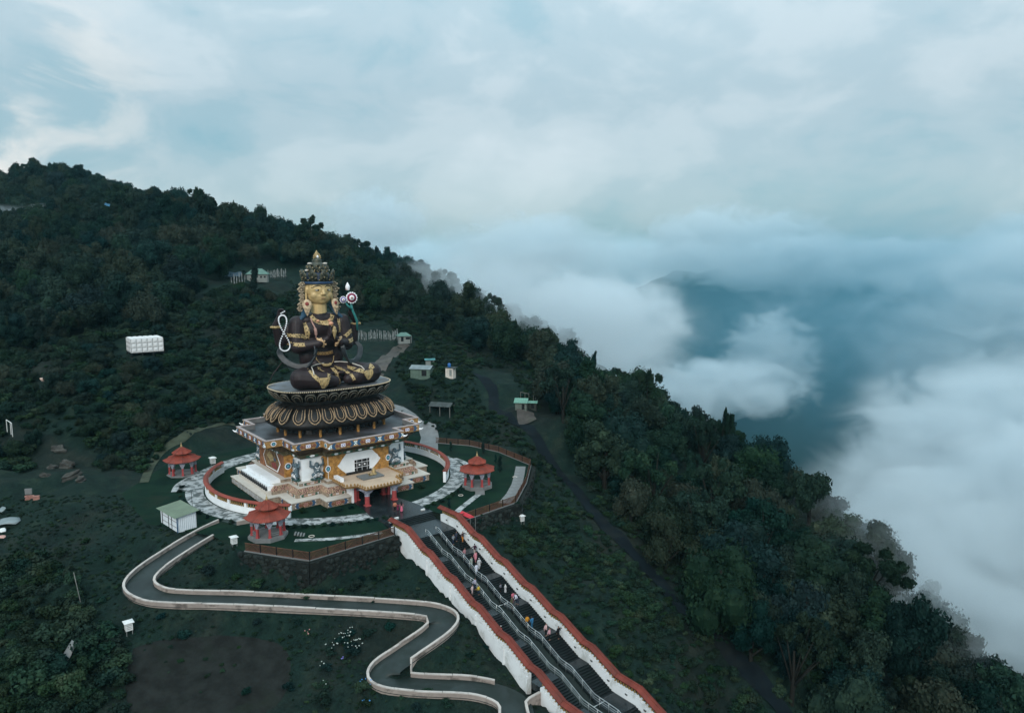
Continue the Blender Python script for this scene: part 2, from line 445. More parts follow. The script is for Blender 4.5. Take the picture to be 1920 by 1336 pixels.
# ------------------------------------------------------------------ terrain
_P = np.array(CTRL, float)
_S = 100.0
def _U(r2): return np.where(r2 > 1e-12, r2 * np.log(np.maximum(r2, 1e-12)) * .5, 0.0)
def _fit():
    q = _P[:, :2] / _S
    n = len(q)
    K = _U(((q[:, None] - q[None]) ** 2).sum(-1)) + np.eye(n) * .0015
    Q = np.hstack([np.ones((n, 1)), q])
    A = np.zeros((n + 3, n + 3))
    A[:n, :n] = K; A[:n, n:] = Q; A[n:, :n] = Q.T
    b = np.zeros(n + 3); b[:n] = _P[:, 2]
    return np.linalg.solve(A, b)
_W = _fit()
def tps(x, y):
    x, y = np.asarray(x, float) / _S, np.asarray(y, float) / _S
    out = np.full(x.shape, _W[-3]) + _W[-2] * x + _W[-1] * y
    for i in range(len(_P)):
        out += _W[i] * _U((x - _P[i, 0] / _S) ** 2 + (y - _P[i, 1] / _S) ** 2)
    return out
_rng = np.random.RandomState(5)
_WV = [(_rng.uniform(0, 2 * math.pi), wl, _rng.uniform(0, 2 * math.pi), amp) for wl, amp in
       ((31, .5), (23, .4), (17, .35), (12, .3), (9, .22), (6.5, .16), (4.5, .1)) for _ in range(2)]
def rough(x, y):
    out = np.zeros_like(np.asarray(x, float))
    for a, wl, ph, amp in _WV:
        out = out + amp * np.sin((x * math.cos(a) + y * math.sin(a)) * 2 * math.pi / wl + ph)
    return out
def sstep(t): t = np.clip(t, 0, 1); return t * t * (3 - 2 * t)
def seg_dist(x, y, a, b):
    ax, ay, bx, by = a[0], a[1], b[0], b[1]
    L2 = (bx - ax) ** 2 + (by - ay) ** 2
    t = np.clip(((x - ax) * (bx - ax) + (y - ay) * (by - ay)) / max(L2, 1e-9), 0, 1)
    return np.hypot(x - ax - t * (bx - ax), y - ay - t * (by - ay)), t
def inside(x, y, poly):
    r = np.zeros(np.shape(x), bool)
    n = len(poly)
    for i in range(n):
        (x1, y1), (x2, y2) = poly[i], poly[(i + 1) % n]
        if y1 == y2: continue
        c = ((y1 > y) != (y2 > y)) & (x < (x2 - x1) * (y - y1) / (y2 - y1) + x1)
        r ^= c
    return r
# plaza outline in (s, f); the flag marks an edge held up by a retaining wall
PLAZA = [((-4.7, 28.9), 1), ((-4.7, 31.6), 1), ((-5.5, 34.3), 1), ((-19.8, 35.3), 1), ((-25.8, 25.6), 0), ((-27.5, 17.0), 0), ((-34, 5), 0), ((-34, -14), 0),
         ((-23, -29), 0), ((0, -33), 0), ((19, -29), 0), ((33, -14), 0), ((36.6, 4.0), 1), ((35.3, 18.3), 1), ((27.0, 26.7), 1), ((18.3, 34.2), 1), ((6.0, 35.9), 1), ((4.7, 31.6), 1), ((4.7, 28.9), 1)]
def spline(pts, n=8):
    """Catmull-Rom through the points"""
    pts = [Vector(p) for p in pts]
    out = []
    for i in range(len(pts) - 1):
        p0, p1, p2, p3 = pts[max(i - 1, 0)], pts[i], pts[i + 1], pts[min(i + 2, len(pts) - 1)]
        for k in range(n):
            t = k / n
            out.append(.5 * ((2 * p1) + (p2 - p0) * t + (2 * p0 - 5 * p1 + 4 * p2 - p3) * t * t + (3 * p1 - p0 - 3 * p2 + p3) * t ** 3))
    out.append(pts[-1])
    return out
RAMP_C = [(-44.6, 113.2, .02), (-46.6, 109.6, -.25), (-48.9, 103.6, -.8), (-50.8, 97.6, -1.6), (-50.6, 94.2, -2.2), (-47.7, 92.0, -2.6), (-43.8, 91.7, -2.9), (-36.5, 92.3, -3.4), (-25.9, 92.8, -4.2),
          (-15.8, 93.2, -5.0), (-10.9, 93.1, -5.5), (-9.0, 91.6, -5.8), (-9.9, 89.4, -6.3), (-13.2, 86.4, -7.4), (-15.5, 84.2, -8.2), (-15.2, 82.5, -8.7), (-11.6, 82.2, -9.2),
          (-5.2, 82.6, -9.8), (-1.6, 82.0, -10.3), (.2, 80.4, -10.6), (.4, 78.0, -10.9), (.0, 74, -11.6), (-.5, 68, -13.0)]
RAMP_L = spline(RAMP_C, 6)
STAIR_FL, STAIR_RUN, STAIR_D, STAIR_Z0 = [36.1, 42.15, 48.2, 54.25, 60.3, 66.35, 74.4, 80.45, 86.5], 4.35, 1.83, -.70
def stair_z(f):
    """nosing line of the staircase"""
    z = STAIR_Z0
    for a in STAIR_FL: z -= STAIR_D * min(max((f - a) / STAIR_RUN, 0), 1)
    return z
def height(x, y):
    x, y = np.asarray(x, float), np.asarray(y, float)
    s, f = to_sf(x, y)
    h = tps(x, y)
    # far from the surveyed hill the ground runs out into the valley
    fx = np.maximum(np.maximum(-300 - x, x - 150), 0)
    fy = np.maximum(np.maximum(30 - y, y - 560), 0)
    w = sstep(np.hypot(fx, fy) / 380)
    d2 = ((x - 1180) / 1.1) ** 2 + (y - 2900) ** 2
    bumpy = 1 + .10 * np.sin(x / 140 + 1.3) * np.sin(y / 170) + .06 * np.sin(x / 63 + y / 90) + .04 * np.sin(x / 31 - y / 47)
    val = -470 + 480 * np.exp(-(np.sqrt(d2) / (900 * bumpy)) ** 3.4) + 26 * np.sin(x / 95 + 1) * np.sin(y / 120) * np.exp(-d2 / (2 * 700 ** 2)) + 14 * np.sin(x / 38) * np.sin(y / 45 + x / 60) * np.exp(-d2 / (2 * 700 ** 2))
    d3 = ((x + 900) / 1.6) ** 2 + ((y - 900) / 1.2) ** 2
    val = val + 420 * np.exp(-d3 / (2 * 420 ** 2))
    h = np.maximum(h, -480)
    h = h * (1 - w) + val * w
    # rough hill ground, smooth lawns
    near = (s > -45) & (s < 45) & (f > -38) & (f < 80)
    rr = rough(x, y)
    amp = np.where(inside(s, f, [(-60, 18), (-6, 30), (-6, 95), (-80, 95)]), .25, 1.0)
    h = h + rr * amp * (1 + 3 * w)
    # plaza platform
    poly = [p for p, _ in PLAZA]
    ins = inside(s, f, poly)
    best = np.full(x.shape, 1e9); wid = np.full(x.shape, 8.0)
    for i, (p, fl) in enumerate(PLAZA):
        d, _ = seg_dist(s, f, p, PLAZA[(i + 1) % len(PLAZA)][0])
        m = d < best
        best = np.where(m, d, best); wid = np.where(m, .9 if fl else 9.0, wid)
    k = np.where(ins, 1.0, 1 - sstep(best / wid))
    h = h * (1 - k) + (-.03) * k
    # staircase bed
    ds = np.maximum(np.abs(s) - 4.6, 0)
    sz = np.vectorize(stair_z)(np.clip(f, 28, 96)) - 1.4
    k = np.where((f > 28.9) & (f < 97), 1 - sstep(ds / 1.2), 0)
    lower = np.minimum(h, sz)
    h = h * (1 - k) + np.where(np.abs(s) < 5, lower, np.minimum(h, sz + 1.0)) * k
    # ramp bed
    sel = (x > -60) & (x < 12) & (y > 60) & (y < 120)
    if sel.any():
        xs, ys = x[sel], y[sel]
        bd = np.full(xs.shape, 1e9); bz = np.zeros(xs.shape)
        for a, b in zip(RAMP_L[:-1], RAMP_L[1:]):
            d, t = seg_dist(xs, ys, a, b)
            m = d < bd
            bd = np.where(m, d, bd); bz = np.where(m, a[2] + t * (b[2] - a[2]), bz)
        k = 1 - sstep((bd - 1.6) / 3.2)
        h[sel] = h[sel] * (1 - k) + (bz - .12) * k
    return h
def H(x, y): return float(height(np.array([float(x)]), np.array([float(y)]))[0])

def axis(parts):
    out = []
    for a, b, st in parts:
        n = max(1, int(round((b - a) / st)))
        out += [a + (b - a) * i / n for i in range(n)]
    out.append(parts[-1][1])
    return np.array(out)
XS = axis([(-9000, -3000, 600), (-3000, -1000, 200), (-1000, -420, 60), (-420, -240, 12), (-240, -75, 3.0), (-75, 20, 1.0), (20, 110, 2.6), (110, 220, 9), (220, 600, 40), (600, 2300, 40), (2300, 4000, 250), (4000, 9000, 700)])
YS = axis([(-1500, -300, 200), (-300, 0, 50), (0, 60, 8), (60, 75, 2), (75, 180, 1.0), (180, 400, 3.0), (400, 640, 10), (640, 1400, 50), (1400, 3200, 50), (3200, 5000, 300), (5000, 12000, 900)])
GX, GY = np.meshgrid(XS, YS)
GZ = height(GX.ravel(), GY.ravel()).reshape(GX.shape)
nx, ny = len(XS), len(YS)
gv = np.stack([GX.ravel(), GY.ravel(), GZ.ravel()], 1)
ii = (np.arange(ny - 1)[:, None] * nx + np.arange(nx - 1)[None]).ravel()
gf = np.stack([ii, ii + 1, ii + nx + 1, ii + nx], 1)
def np_mesh(name, v, quads, mats, smooth=True, mi=None):
    me = bpy.data.meshes.new(name)
    me.vertices.add(len(v)); me.vertices.foreach_set('co', np.asarray(v, np.float32).ravel())
    me.loops.add(quads.size); me.loops.foreach_set('vertex_index', quads.astype(np.int32).ravel())
    me.polygons.add(len(quads))
    me.polygons.foreach_set('loop_start', np.arange(0, quads.size, quads.shape[1], dtype=np.int32))
    for m in (mats if isinstance(mats, (list, tuple)) else [mats]): me.materials.append(m)
    if mi is not None: me.polygons.foreach_set('material_index', np.asarray(mi, np.int32))
    me.polygons.foreach_set('use_smooth', np.full(len(quads), smooth, bool))
    me.update(calc_edges=True)
    return me
def ground_material():
    m = bpy.data.materials.new('hill_ground')
    m.use_nodes = True
    nt = m.node_tree
    bs = nt.nodes['Principled BSDF']
    gx = N(nt, 'ShaderNodeNewGeometry')
    big = noise(nt, gx.outputs['Position'], .045, 5, .6, .4)
    mid = noise(nt, gx.outputs['Position'], .35, 6, .65)
    fin = noise(nt, gx.outputs['Position'], 2.4, 4, .7)
    a = ramp(nt, mid.outputs[0], [(.3, (.0025, .0095, .0085)), (.5, (.0055, .0165, .0130)), (.7, (.014, .0265, .0180))])
    b = ramp(nt, mid.outputs[0], [(.3, (.005, .0105, .0095)), (.7, (.016, .020, .0165))])
    c = mixc(nt, ramp(nt, big.outputs[0], [(.46, (0, 0, 0)), (.62, (.85, .85, .85))]), a, b)
    c = mixc(nt, .5, c, ramp(nt, fin.outputs[0], [(.25, (.35, .35, .35)), (.7, (1.35, 1.35, 1.3))]), 'MULTIPLY')
    lk(nt, c, bs.inputs['Base Color'])
    bs.inputs['Roughness'].default_value = .9
    bs.inputs['Specular IOR Level'].default_value = .12
    bn = N(nt, 'ShaderNodeBump')
    bn.inputs['Strength'].default_value = .7
    bn.inputs['Distance'].default_value = .5
    lk(nt, math_(nt, 'ADD', mid.outputs[0], math_(nt, 'MULTIPLY', fin.outputs[0], .35)), bn.inputs['Height'])
    lk(nt, bn.outputs[0], bs.inputs['Normal'])
    return m
M_GROUND = ground_material()
M_LAWN = mat('short_lawn', (.008, .025, .0145), .9, .4, .25, .05, col2=(.004, .015, .011), bump=.5, bscale=3, dirt=((.016, .021, .015), .55, .14))
M_SOIL = mat('bare_soil', (.0145, .0165, .0155), .95, .35, .6, .08, bump=.6, bscale=2.5, dirt=((.012, .017, .012), .55, .25))
tag(link('ground', np_mesh('ground', gv, gf, M_GROUND)), kind='structure')

def drape(name, pts, width, material, lift=.03, kind='structure', zfun=None, wfun=None, across=3):
    """a strip laid along a centre line on the ground"""
    mb = MB()
    n = len(pts)
    for i, p in enumerate(pts):
        a, b = Vector(pts[max(i - 1, 0)][:2]), Vector(pts[min(i + 1, n - 1)][:2])
        d = (b - a).normalized()
        nr = Vector((-d.y, d.x))
        w = wfun(i / (n - 1)) if wfun else width
        row = []
        for k in range(across):
            o = (k / (across - 1) - .5) * w
            x, y = p[0] + nr.x * o, p[1] + nr.y * o
            z = zfun(i, x, y) if zfun else H(x, y) + lift
            row.append((x, y, z))
        mb.v += row
    for i in range(n - 1):
        for k in range(across - 1):
            q = i * across + k
            mb.f.append((q, q + 1, q + across + 1, q + across)); mb.m.append(0)
    o = mb.build(name, material, smooth=True)
    return tag(o, kind=kind)
# ------------------------------------------------------------------ vegetation
def leaf_material(name, c1, c2, c3, val=.22):
    m = bpy.data.materials.new(name)
    m.use_nodes = True
    nt = m.node_tree
    bs = nt.nodes['Principled BSDF']
    gx = N(nt, 'ShaderNodeNewGeometry')
    oi = N(nt, 'ShaderNodeObjectInfo')
    n = noise(nt, gx.outputs['Position'], .30, 4, .6)
    n2 = noise(nt, gx.outputs['Position'], 1.7, 2, .6)
    f = math_(nt, 'ADD', math_(nt, 'MULTIPLY', n.outputs[0], .7), math_(nt, 'MULTIPLY', n2.outputs[0], .3))
    col = ramp(nt, f, [(.32, c1), (.5, c2), (.68, c3)])
    hv = N(nt, 'ShaderNodeHueSaturation')
    rr = oi.outputs['Random']
    lk(nt, math_(nt, 'ADD', math_(nt, 'MULTIPLY', rr, .07), .462), hv.inputs['Hue'])
    lk(nt, math_(nt, 'ADD', math_(nt, 'MULTIPLY', math_(nt, 'FRACT', math_(nt, 'MULTIPLY', rr, 5.7)), val * 2.4), 1 - val), hv.inputs['Value'])
    lk(nt, math_(nt, 'ADD', math_(nt, 'MULTIPLY', math_(nt, 'FRACT', math_(nt, 'MULTIPLY', rr, 9.1)), .4), .75), hv.inputs['Saturation'])
    lk(nt, col, hv.inputs['Color'])
    lk(nt, hv.outputs[0], bs.inputs['Base Color'])
    bs.inputs['Roughness'].default_value = .65
    bs.inputs['Specular IOR Level'].default_value = .06
    return m
M_LEAF = leaf_material('broadleaf_green', (.0036, .0125, .0095), (.0085, .0225, .0155), (.0185, .038, .023))
M_LEAF2 = leaf_material('olive_green', (.008, .016, .0115), (.017, .028, .018), (.034, .043, .028))
M_LEAF3 = leaf_material('deep_green', (.0018, .0105, .0105), (.004, .018, .0165), (.009, .029, .024))
M_SCRUB = leaf_material('scrub_green', (.0052, .0160, .0105), (.0122, .0290, .0160), (.027, .050, .025), .3)

def leaf_quads(rnd, centres, normals, size, bend=.25):
    """small bent leaf sprays as quads; vectorised"""
    n = len(centres)
    nr = normals + rnd.normal(0, .55, (n, 3))
    nr /= np.linalg.norm(nr, axis=1)[:, None]
    t = rnd.normal(0, 1, (n, 3))
    t -= nr * (t * nr).sum(1)[:, None]
    t /= np.linalg.norm(t, axis=1)[:, None] + 1e-9
    b = np.cross(nr, t)
    sz = size * rnd.uniform(.55, 1.25, (n, 1))
    a = sz * rnd.uniform(.55, .95, (n, 1))
    v = np.stack([centres - t * sz, centres - b * a + nr * sz * bend * .5, centres + t * sz - nr * sz * bend, centres + b * a], 1).reshape(-1, 3)
    q = np.arange(4 * n).reshape(-1, 4)
    return v, q
def crown_mesh(name, seed, lobes, leaves, size, material, shape='round', core=.70):
    """unit crown: radius about 1, base at 0, top near 1.5"""
    rnd = np.random.RandomState(seed)
    L = []
    for i in range(lobes):
        if shape == 'round':
            a = rnd.uniform(0, 2 * math.pi); r = rnd.uniform(.1, .66); z = rnd.uniform(.35, 1.12) - r * .28
            rad = rnd.uniform(.26, .48)
        elif shape == 'tall':
            z = rnd.uniform(.25, 1.9); a = rnd.uniform(0, 2 * math.pi); r = rnd.uniform(.05, .42) * (1.25 - .4 * z); rad = rnd.uniform(.2, .36)
        elif shape == 'open':
            a = rnd.uniform(0, 2 * math.pi); r = rnd.uniform(.15, .85); z = rnd.uniform(.3, 1.45); rad = rnd.uniform(.14, .27)
        elif shape == 'oval':
            z = rnd.uniform(.3, 1.6); a = rnd.uniform(0, 2 * math.pi); r = rnd.uniform(0, .28) * math.sin(min(1, z / 1.7) * math.pi * .9 + .2); rad = rnd.uniform(.3, .42)
        elif shape == 'irregular':
            g_ = i % 4; ga = g_ * 1.7 + seed; a = rnd.uniform(0, 2 * math.pi); q_ = rnd.uniform(.05, .36)
            cxx, cyy, czz = .48 * math.cos(ga) * (g_ > 0), .48 * math.sin(ga) * (g_ > 0), (1.1, .55, .8, .62)[g_]
            xx, yy = cxx + q_ * math.cos(a), cyy + q_ * math.sin(a)
            r = math.hypot(xx, yy); a = math.atan2(yy, xx); z = czz + rnd.uniform(-.25, .3); rad = rnd.uniform(.17, .34)
        else:                       # flat spreading
            a = rnd.uniform(0, 2 * math.pi); r = rnd.uniform(.1, .85); z = rnd.uniform(.55, .95) - .22 * r * r; rad = rnd.uniform(.2, .34)
        L.append((r * math.cos(a), r * math.sin(a), z, rad))
    L = np.array(L)
    w = L[:, 3] ** 2; w /= w.sum()
    k = rnd.choice(len(L), leaves, p=w)
    d = rnd.normal(0, 1, (leaves, 3)); d[:, 2] = d[:, 2] * .9 + .25
    d /= np.linalg.norm(d, axis=1)[:, None]
    rr = L[k, 3] * (1 - np.abs(rnd.normal(0, .20, leaves)))
    # small sub-clumps break the lobe outline
    bump = 1 + .16 * np.sin(d[:, 0] * 7 + k * 1.3) * np.sin(d[:, 1] * 7 + k) + .12 * np.sin(d[:, 2] * 9 + k * 2.1)
    c = L[k, :3] + d * (rr * bump)[:, None] * np.array([1, 1, .82])
    v, q = leaf_quads(rnd, c, d, size)
    vs, qs = [v], [q]
    if core:
        base = len(v)
        mb = MB()
        for x, y, z, r in L: mb.ball((x, y, z), (r * core, r * core, r * core * .8), nu=6, nv=5)
        cv = np.array(mb.v)
        cq = np.array([f if len(f) == 4 else (f[0], f[1], f[2], f[2]) for f in mb.f])
        me = MB(); me.v = [tuple(p) for p in np.vstack([v, cv])]
        me.f = [tuple(f) for f in q] + [tuple(base + i for i in f) for f in mb.f]
        me.m = [0] * len(me.f)
        return me.mesh(name, material), L
    return np_mesh(name, v, q, material, False), L
def trunk_mesh(name, seed, L, h=.9, r=.075):
    rnd = random.Random(seed)
    mb = MB()
    mb.tube([(0, 0, -1.2), (.02, .01, -.2), (rnd.uniform(-.05, .05), rnd.uniform(-.05, .05), .3), (rnd.uniform(-.08, .08), rnd.uniform(-.08, .08), h)], [r * 1.4, r, r * .8, r * .35], 7)
    for x, y, z, rad in list(L)[:9]:
        mb.tube([(0, 0, max(-.1, z * .25)), (x * .45, y * .45, z * .6), (x, y, z)], [r * .5, r * .32, r * .12], 5)
    return mb.mesh(name, M_BARK, True)
KINDS = []
for i, (lob, lv, sz, mt, shp) in enumerate([(18, 4600, .048, M_LEAF, 'round'), (24, 5200, .044, M_LEAF3, 'round'), (15, 4000, .050, M_LEAF2, 'round'), (18, 4400, .046, M_LEAF, 'flat'),
                                            (20, 4000, .048, M_LEAF3, 'tall'), (14, 2800, .046, M_LEAF, 'open'), (24, 4800, .043, M_LEAF2, 'flat'), (30, 5600, .042, M_LEAF, 'round'), (24, 4800, .045, M_LEAF3, 'irregular'), (28, 5200, .043, M_LEAF2, 'irregular'), (26, 4800, .045, M_LEAF, 'irregular')]):
    cm, L = crown_mesh('tree_crown', 100 + i, lob, lv, sz, mt, shp)
    KINDS.append((cm, trunk_mesh('tree_trunk', 200 + i, L)))
def tree(kind, x, y, rad, hgt, base=None, rz=0.0, name='tree', label=None, group=None, crown=None, trunk=None, lift=.10):
    """a tree whose crown reaches hgt above the ground"""
    z = H(x, y) if base is None else base
    t = empty(name, (x, y, z), rz, label, 'tree', group)
    cm, tm = KINDS[kind] if crown is None else (crown, trunk)
    sz = hgt / (1.5 + lift + (.35 if kind == 4 else 0))
    ax = rng.uniform(.82, 1.2)
    for nm, me in (('crown', cm), ('trunk', tm)):
        o = link(nm, me, t)
        o.location = (0, 0, sz * lift)
        o.scale = (rad * ax, rad / ax, sz)
        o.rotation_euler = (rng.uniform(-.13, .13), rng.uniform(-.13, .13), 0) if nm == 'crown' else (0, 0, 0)
    return t

def project(x, y, z):
    dz = z - CAM_Z
    zc = y * math.cos(PITCH) - dz * math.sin(PITCH)
    yc = y * math.sin(PITCH) + dz * math.cos(PITCH)
    return 960 + FOCAL * x / zc, 668 - FOCAL * yc / zc
_hx, _hy = XS, YS
def hq(x, y):
    """bilinear look-up on the ground sheet"""
    x, y = np.asarray(x, float), np.asarray(y, float)
    i = np.clip(np.searchsorted(_hx, x) - 1, 0, nx - 2); j = np.clip(np.searchsorted(_hy, y) - 1, 0, ny - 2)
    u = (x - _hx[i]) / (_hx[i + 1] - _hx[i]); v = (y - _hy[j]) / (_hy[j + 1] - _hy[j])
    return (GZ[j, i] * (1 - u) + GZ[j, i + 1] * u) * (1 - v) + (GZ[j + 1, i] * (1 - u) + GZ[j + 1, i + 1] * u) * v
def seen(x, y, z):
    """is the point in line of sight of the viewpoint over the bare ground"""
    t = np.linspace(.25, .985, 40)
    px = x[:, None] * t; py = y[:, None] * t; pz = CAM_Z + (z[:, None] - CAM_Z) * t
    return (pz > hq(px, py) - .5).all(1)
def ground_at(px, py):
    """the place on the ground seen along a line of sight"""
    d = np.array([(px - 960) / FOCAL, 0, 0])
    v = (668 - py) / FOCAL
    d[1] = math.cos(PITCH) + v * math.sin(PITCH); d[2] = -math.sin(PITCH) + v * math.cos(PITCH)
    t = np.linspace(50, 700, 2600)
    g = CAM_Z + d[2] * t - hq(d[0] * t, d[1] * t)
    k = np.argmax(g < 0)
    if g[k] >= 0: return None
    tt = t[k - 1] + (t[k] - t[k - 1]) * g[k - 1] / (g[k - 1] - g[k])
    x, y = d[0] * tt, d[1] * tt
    return float(x), float(y), H(x, y)
# where woods grow, outlined by lines of sight
WOODS = {
    'hill': [(-120, 260), (120, 280), (300, 330), (600, 420), (900, 560), (1090, 660), (1010, 700), (960, 690), (900, 655), (840, 640), (790, 605), (740, 590), (660, 585), (640, 555), (560, 500), (440, 500), (420, 525), (380, 545), (330, 590), (300, 620), (200, 625), (130, 640), (60, 690), (-120, 720)],
    'valley': [(1000, 690), (1060, 670), (1130, 690), (1300, 770), (1500, 850), (1660, 920), (1720, 1040), (1800, 1130), (2000, 1230), (2000, 1420), (1560, 1420), (1470, 1330), (1400, 1240), (1240, 1085), (1170, 960), (1090, 880), (1040, 810), (1010, 770)],
}
def scatter(region, n, dmin, seed, box, dist_scale=None):
    rnd = np.random.RandomState(seed)
    x = rnd.uniform(box[0], box[1], n); y = rnd.uniform(box[2], box[3], n)
    z = hq(x, y)
    px, py = project(x, y, z)
    k = inside(px, py, region)
    x, y, z = x[k], y[k], z[k]
    keep = []
    cell = {}
    for i in range(len(x)):
        d = dmin if dist_scale is None else dmin * dist_scale(x[i], y[i])
        ci, cj = int(x[i] // 6), int(y[i] // 6)
        ok = True
        for a in range(ci - 2, ci + 3):
            for b in range(cj - 2, cj + 3):
                for q in cell.get((a, b), ()):
                    if (x[i] - x[q]) ** 2 + (y[i] - y[q]) ** 2 < d * d: ok = False; break
                if not ok: break
            if not ok: break
        if ok:
            cell.setdefault((ci, cj), []).append(i); keep.append(i)
    return x[keep], y[keep], z[keep]
rng = random.Random(11)
_tree_spots = []
rh_ = np.random.RandomState(8)
for nm, box, n in (('hill', (-470, 80, 190, 620), 36000), ('valley', (10, 130, 80, 260), 20000)):
    got = [np.zeros(0)] * 3
    for dm, h0, h1, sd in ((11.5, 12.0, 16.0, 3), (5.6, 7.5, 12.0, 4), (3.5, 4.0, 7.0, 5)):
        x, y, z = scatter(WOODS[nm], n, dm, sd, box)
        if len(got[0]):
            far_enough = np.array([np.min(np.hypot(got[0] - a_, got[1] - b_) - got[2] * .17) > dm * .40 for a_, b_ in zip(x, y)]) if len(x) else np.zeros(0, bool)
            x, y, z = x[far_enough], y[far_enough], z[far_enough]
        hg = rh_.uniform(h0, h1, len(x)) * (1.0 if nm == 'hill' else 1.05)
        got = [np.concatenate([p_, q_]) for p_, q_ in zip(got, (x, y, hg))]
        vis = seen(x, y, z + hg)
        for i in np.where(vis)[0]: _tree_spots.append((nm, x[i], y[i], z[i], hg[i]))
# nearest ones are trees of their own, the far mass of the hill is one forest
_tree_spots.sort(key=lambda t: math.hypot(t[1], t[2]))
LABELS = {'hill': ['broadleaf tree with a rounded crown among the woods on the hill behind the statue', 'dense woods on the hill behind the statue'],
          'valley': ['broadleaf tree with a rounded crown on the dark slope falling away right of the staircase', 'woods on the slope right of the staircase']}
KLAB = ['round-headed green tree', 'dense dark green tree', 'olive tinted rounded tree', 'flat-topped green tree', 'tall narrow dark tree', 'open-crowned loose tree', 'spreading olive tree', 'broad many-lobed green tree', 'dark uneven-crowned tree', 'olive uneven-crowned tree', 'green uneven-crowned tree']
PLACE = {'hill': 'in the woods on the hill behind the statue', 'valley': 'on the wooded slope falling away right of the staircase'}
n_ind = 288
far = []
for i, (nm, x, y, z, hg) in enumerate(_tree_spots):
    k = rng.choice([0, 1, 2, 3, 4, 5, 6, 7, 8, 8, 9, 10]) if nm == 'hill' else rng.choice([0, 1, 3, 5, 7, 7, 2, 6, 8, 8, 8, 9, 10, 10])
    rad = hg * rng.uniform(.36, .52) * (.8 if k == 4 else 1.0)
    if i < n_ind:
        qx, qy = project(x, y, z)
        if nm == 'valley':
            zone = ('in the lower right corner of the woods' if qx > 1560 and qy > 1180 else 'on the ridge line against the cloud' if qy < 560 + (qx - 1000) * .62 + 60 else
                    'beside the lower road' if qx < 1130 + (qy - 900) * 1.02 and qy > 900 else 'beside the upper road' if qx < 1150 else 'halfway up the wooded slope right of the road')
        else:
            zone = 'on the hill to the right of the statue' if qx > 660 else 'on the hill left of the statue'
        size = 'large ' if hg > 12.2 else 'small ' if hg < 8.2 else ''
        lab = size + KLAB[k] + ' ' + zone
        tree(k, x, y, rad, hg, z - .2, rng.uniform(0, 6.28), 'tree', lab, lab.replace(' tree', ' trees'))
    else:
        far.append((k, x, y, z, hg, rad, rng.uniform(0, 6.28)))

def instancer(name, pts, protos, kind='stuff'):
    """one mass of plants: points that carry copies of growing prototypes"""
    ng = bpy.data.node_groups.new(name, 'GeometryNodeTree')
    ng.interface.new_socket('Geometry', in_out='INPUT', socket_type='NodeSocketGeometry')
    ng.interface.new_socket('Geometry', in_out='OUTPUT', socket_type='NodeSocketGeometry')
    gi = ng.nodes.new('NodeGroupInput'); go = ng.nodes.new('NodeGroupOutput')
    join = ng.nodes.new('GeometryNodeJoinGeometry')
    def attr(nm, ty):
        a = ng.nodes.new('GeometryNodeInputNamedAttribute'); a.data_type = ty
        a.inputs['Name'].default_value = nm
        return a.outputs['Attribute']
    for i, p in enumerate(protos):
        cmp_ = ng.nodes.new('FunctionNodeCompare'); cmp_.data_type = 'INT'; cmp_.operation = 'EQUAL'
        ng.links.new(attr('kind', 'INT'), cmp_.inputs[2]); cmp_.inputs[3].default_value = i
        oi = ng.nodes.new('GeometryNodeObjectInfo'); oi.inputs['Object'].default_value = p; oi.transform_space = 'ORIGINAL'
        oi.inputs['As Instance'].default_value = True
        ip = ng.nodes.new('GeometryNodeInstanceOnPoints')
        ng.links.new(gi.outputs[0], ip.inputs['Points'])
        ng.links.new(cmp_.outputs[0], ip.inputs['Selection'])
        ng.links.new(oi.outputs['Geometry'], ip.inputs['Instance'])
        ng.links.new(attr('rot', 'FLOAT_VECTOR'), ip.inputs['Rotation'])
        ng.links.new(attr('scl', 'FLOAT_VECTOR'), ip.inputs['Scale'])
        ng.links.new(ip.outputs[0], join.inputs[0])
    ng.links.new(join.outputs[0], go.inputs[0])
    me = bpy.data.meshes.new(name)
    me.from_pydata([p['co'] for p in pts], [], [])
    for nm, ty, key in (('rot', 'FLOAT_VECTOR', 'rot'), ('scl', 'FLOAT_VECTOR', 'scl')):
        a = me.attributes.new(nm, ty, 'POINT')
        a.data.foreach_set('vector', np.array([p[key] for p in pts], np.float32).ravel())
    a = me.attributes.new('kind', 'INT', 'POINT')
    a.data.foreach_set('value', np.array([p['kind'] for p in pts], np.int32))
    o = link(name, me)
    md = o.modifiers.new('plants', 'NODES'); md.node_group = ng
    return tag(o, kind=kind)
CROWN_OBJ = {}
for o in bpy.data.objects:
    if o.type == 'MESH' and o.data.name.startswith('tree_crown'):
        CROWN_OBJ.setdefault(o.data.name, o)
_pro = [CROWN_OBJ.get(KINDS[k][0].name) for k in range(len(KINDS))]
_ok = [k for k in range(len(KINDS)) if _pro[k] is not None]
# thicket of low trees on the left hillside
x, y, z = scatter([(-100, 600), (120, 630), (205, 610), (330, 590), (430, 550), (540, 560), (520, 700), (440, 780), (330, 800), (270, 860), (200, 880), (-100, 900)], 14000, 3.1, 6, (-210, -40, 140, 270))
px_, py_ = project(x, y, z)
ok_ = (np.hypot(px_ - 253, (py_ - 660) * 1.3) > 50) & (np.hypot(px_ - 120, py_ - 868) > 62) & (np.hypot(px_ - 82, py_ - 726) > 16) & (np.hypot(px_ - 20, py_ - 825) > 26) & (np.hypot(px_ - 147, py_ - 625) > 22)
rt_ = np.random.RandomState(15)
for xx, yy, zz in zip(x[ok_], y[ok_], z[ok_]):
    hg = rt_.uniform(2.2, 5.2)
    far.append((int(rt_.choice([0, 1, 2, 3, 7])), xx, yy, zz, hg, hg * rt_.uniform(.42, .62), rt_.uniform(0, 6.28)))
pts = []
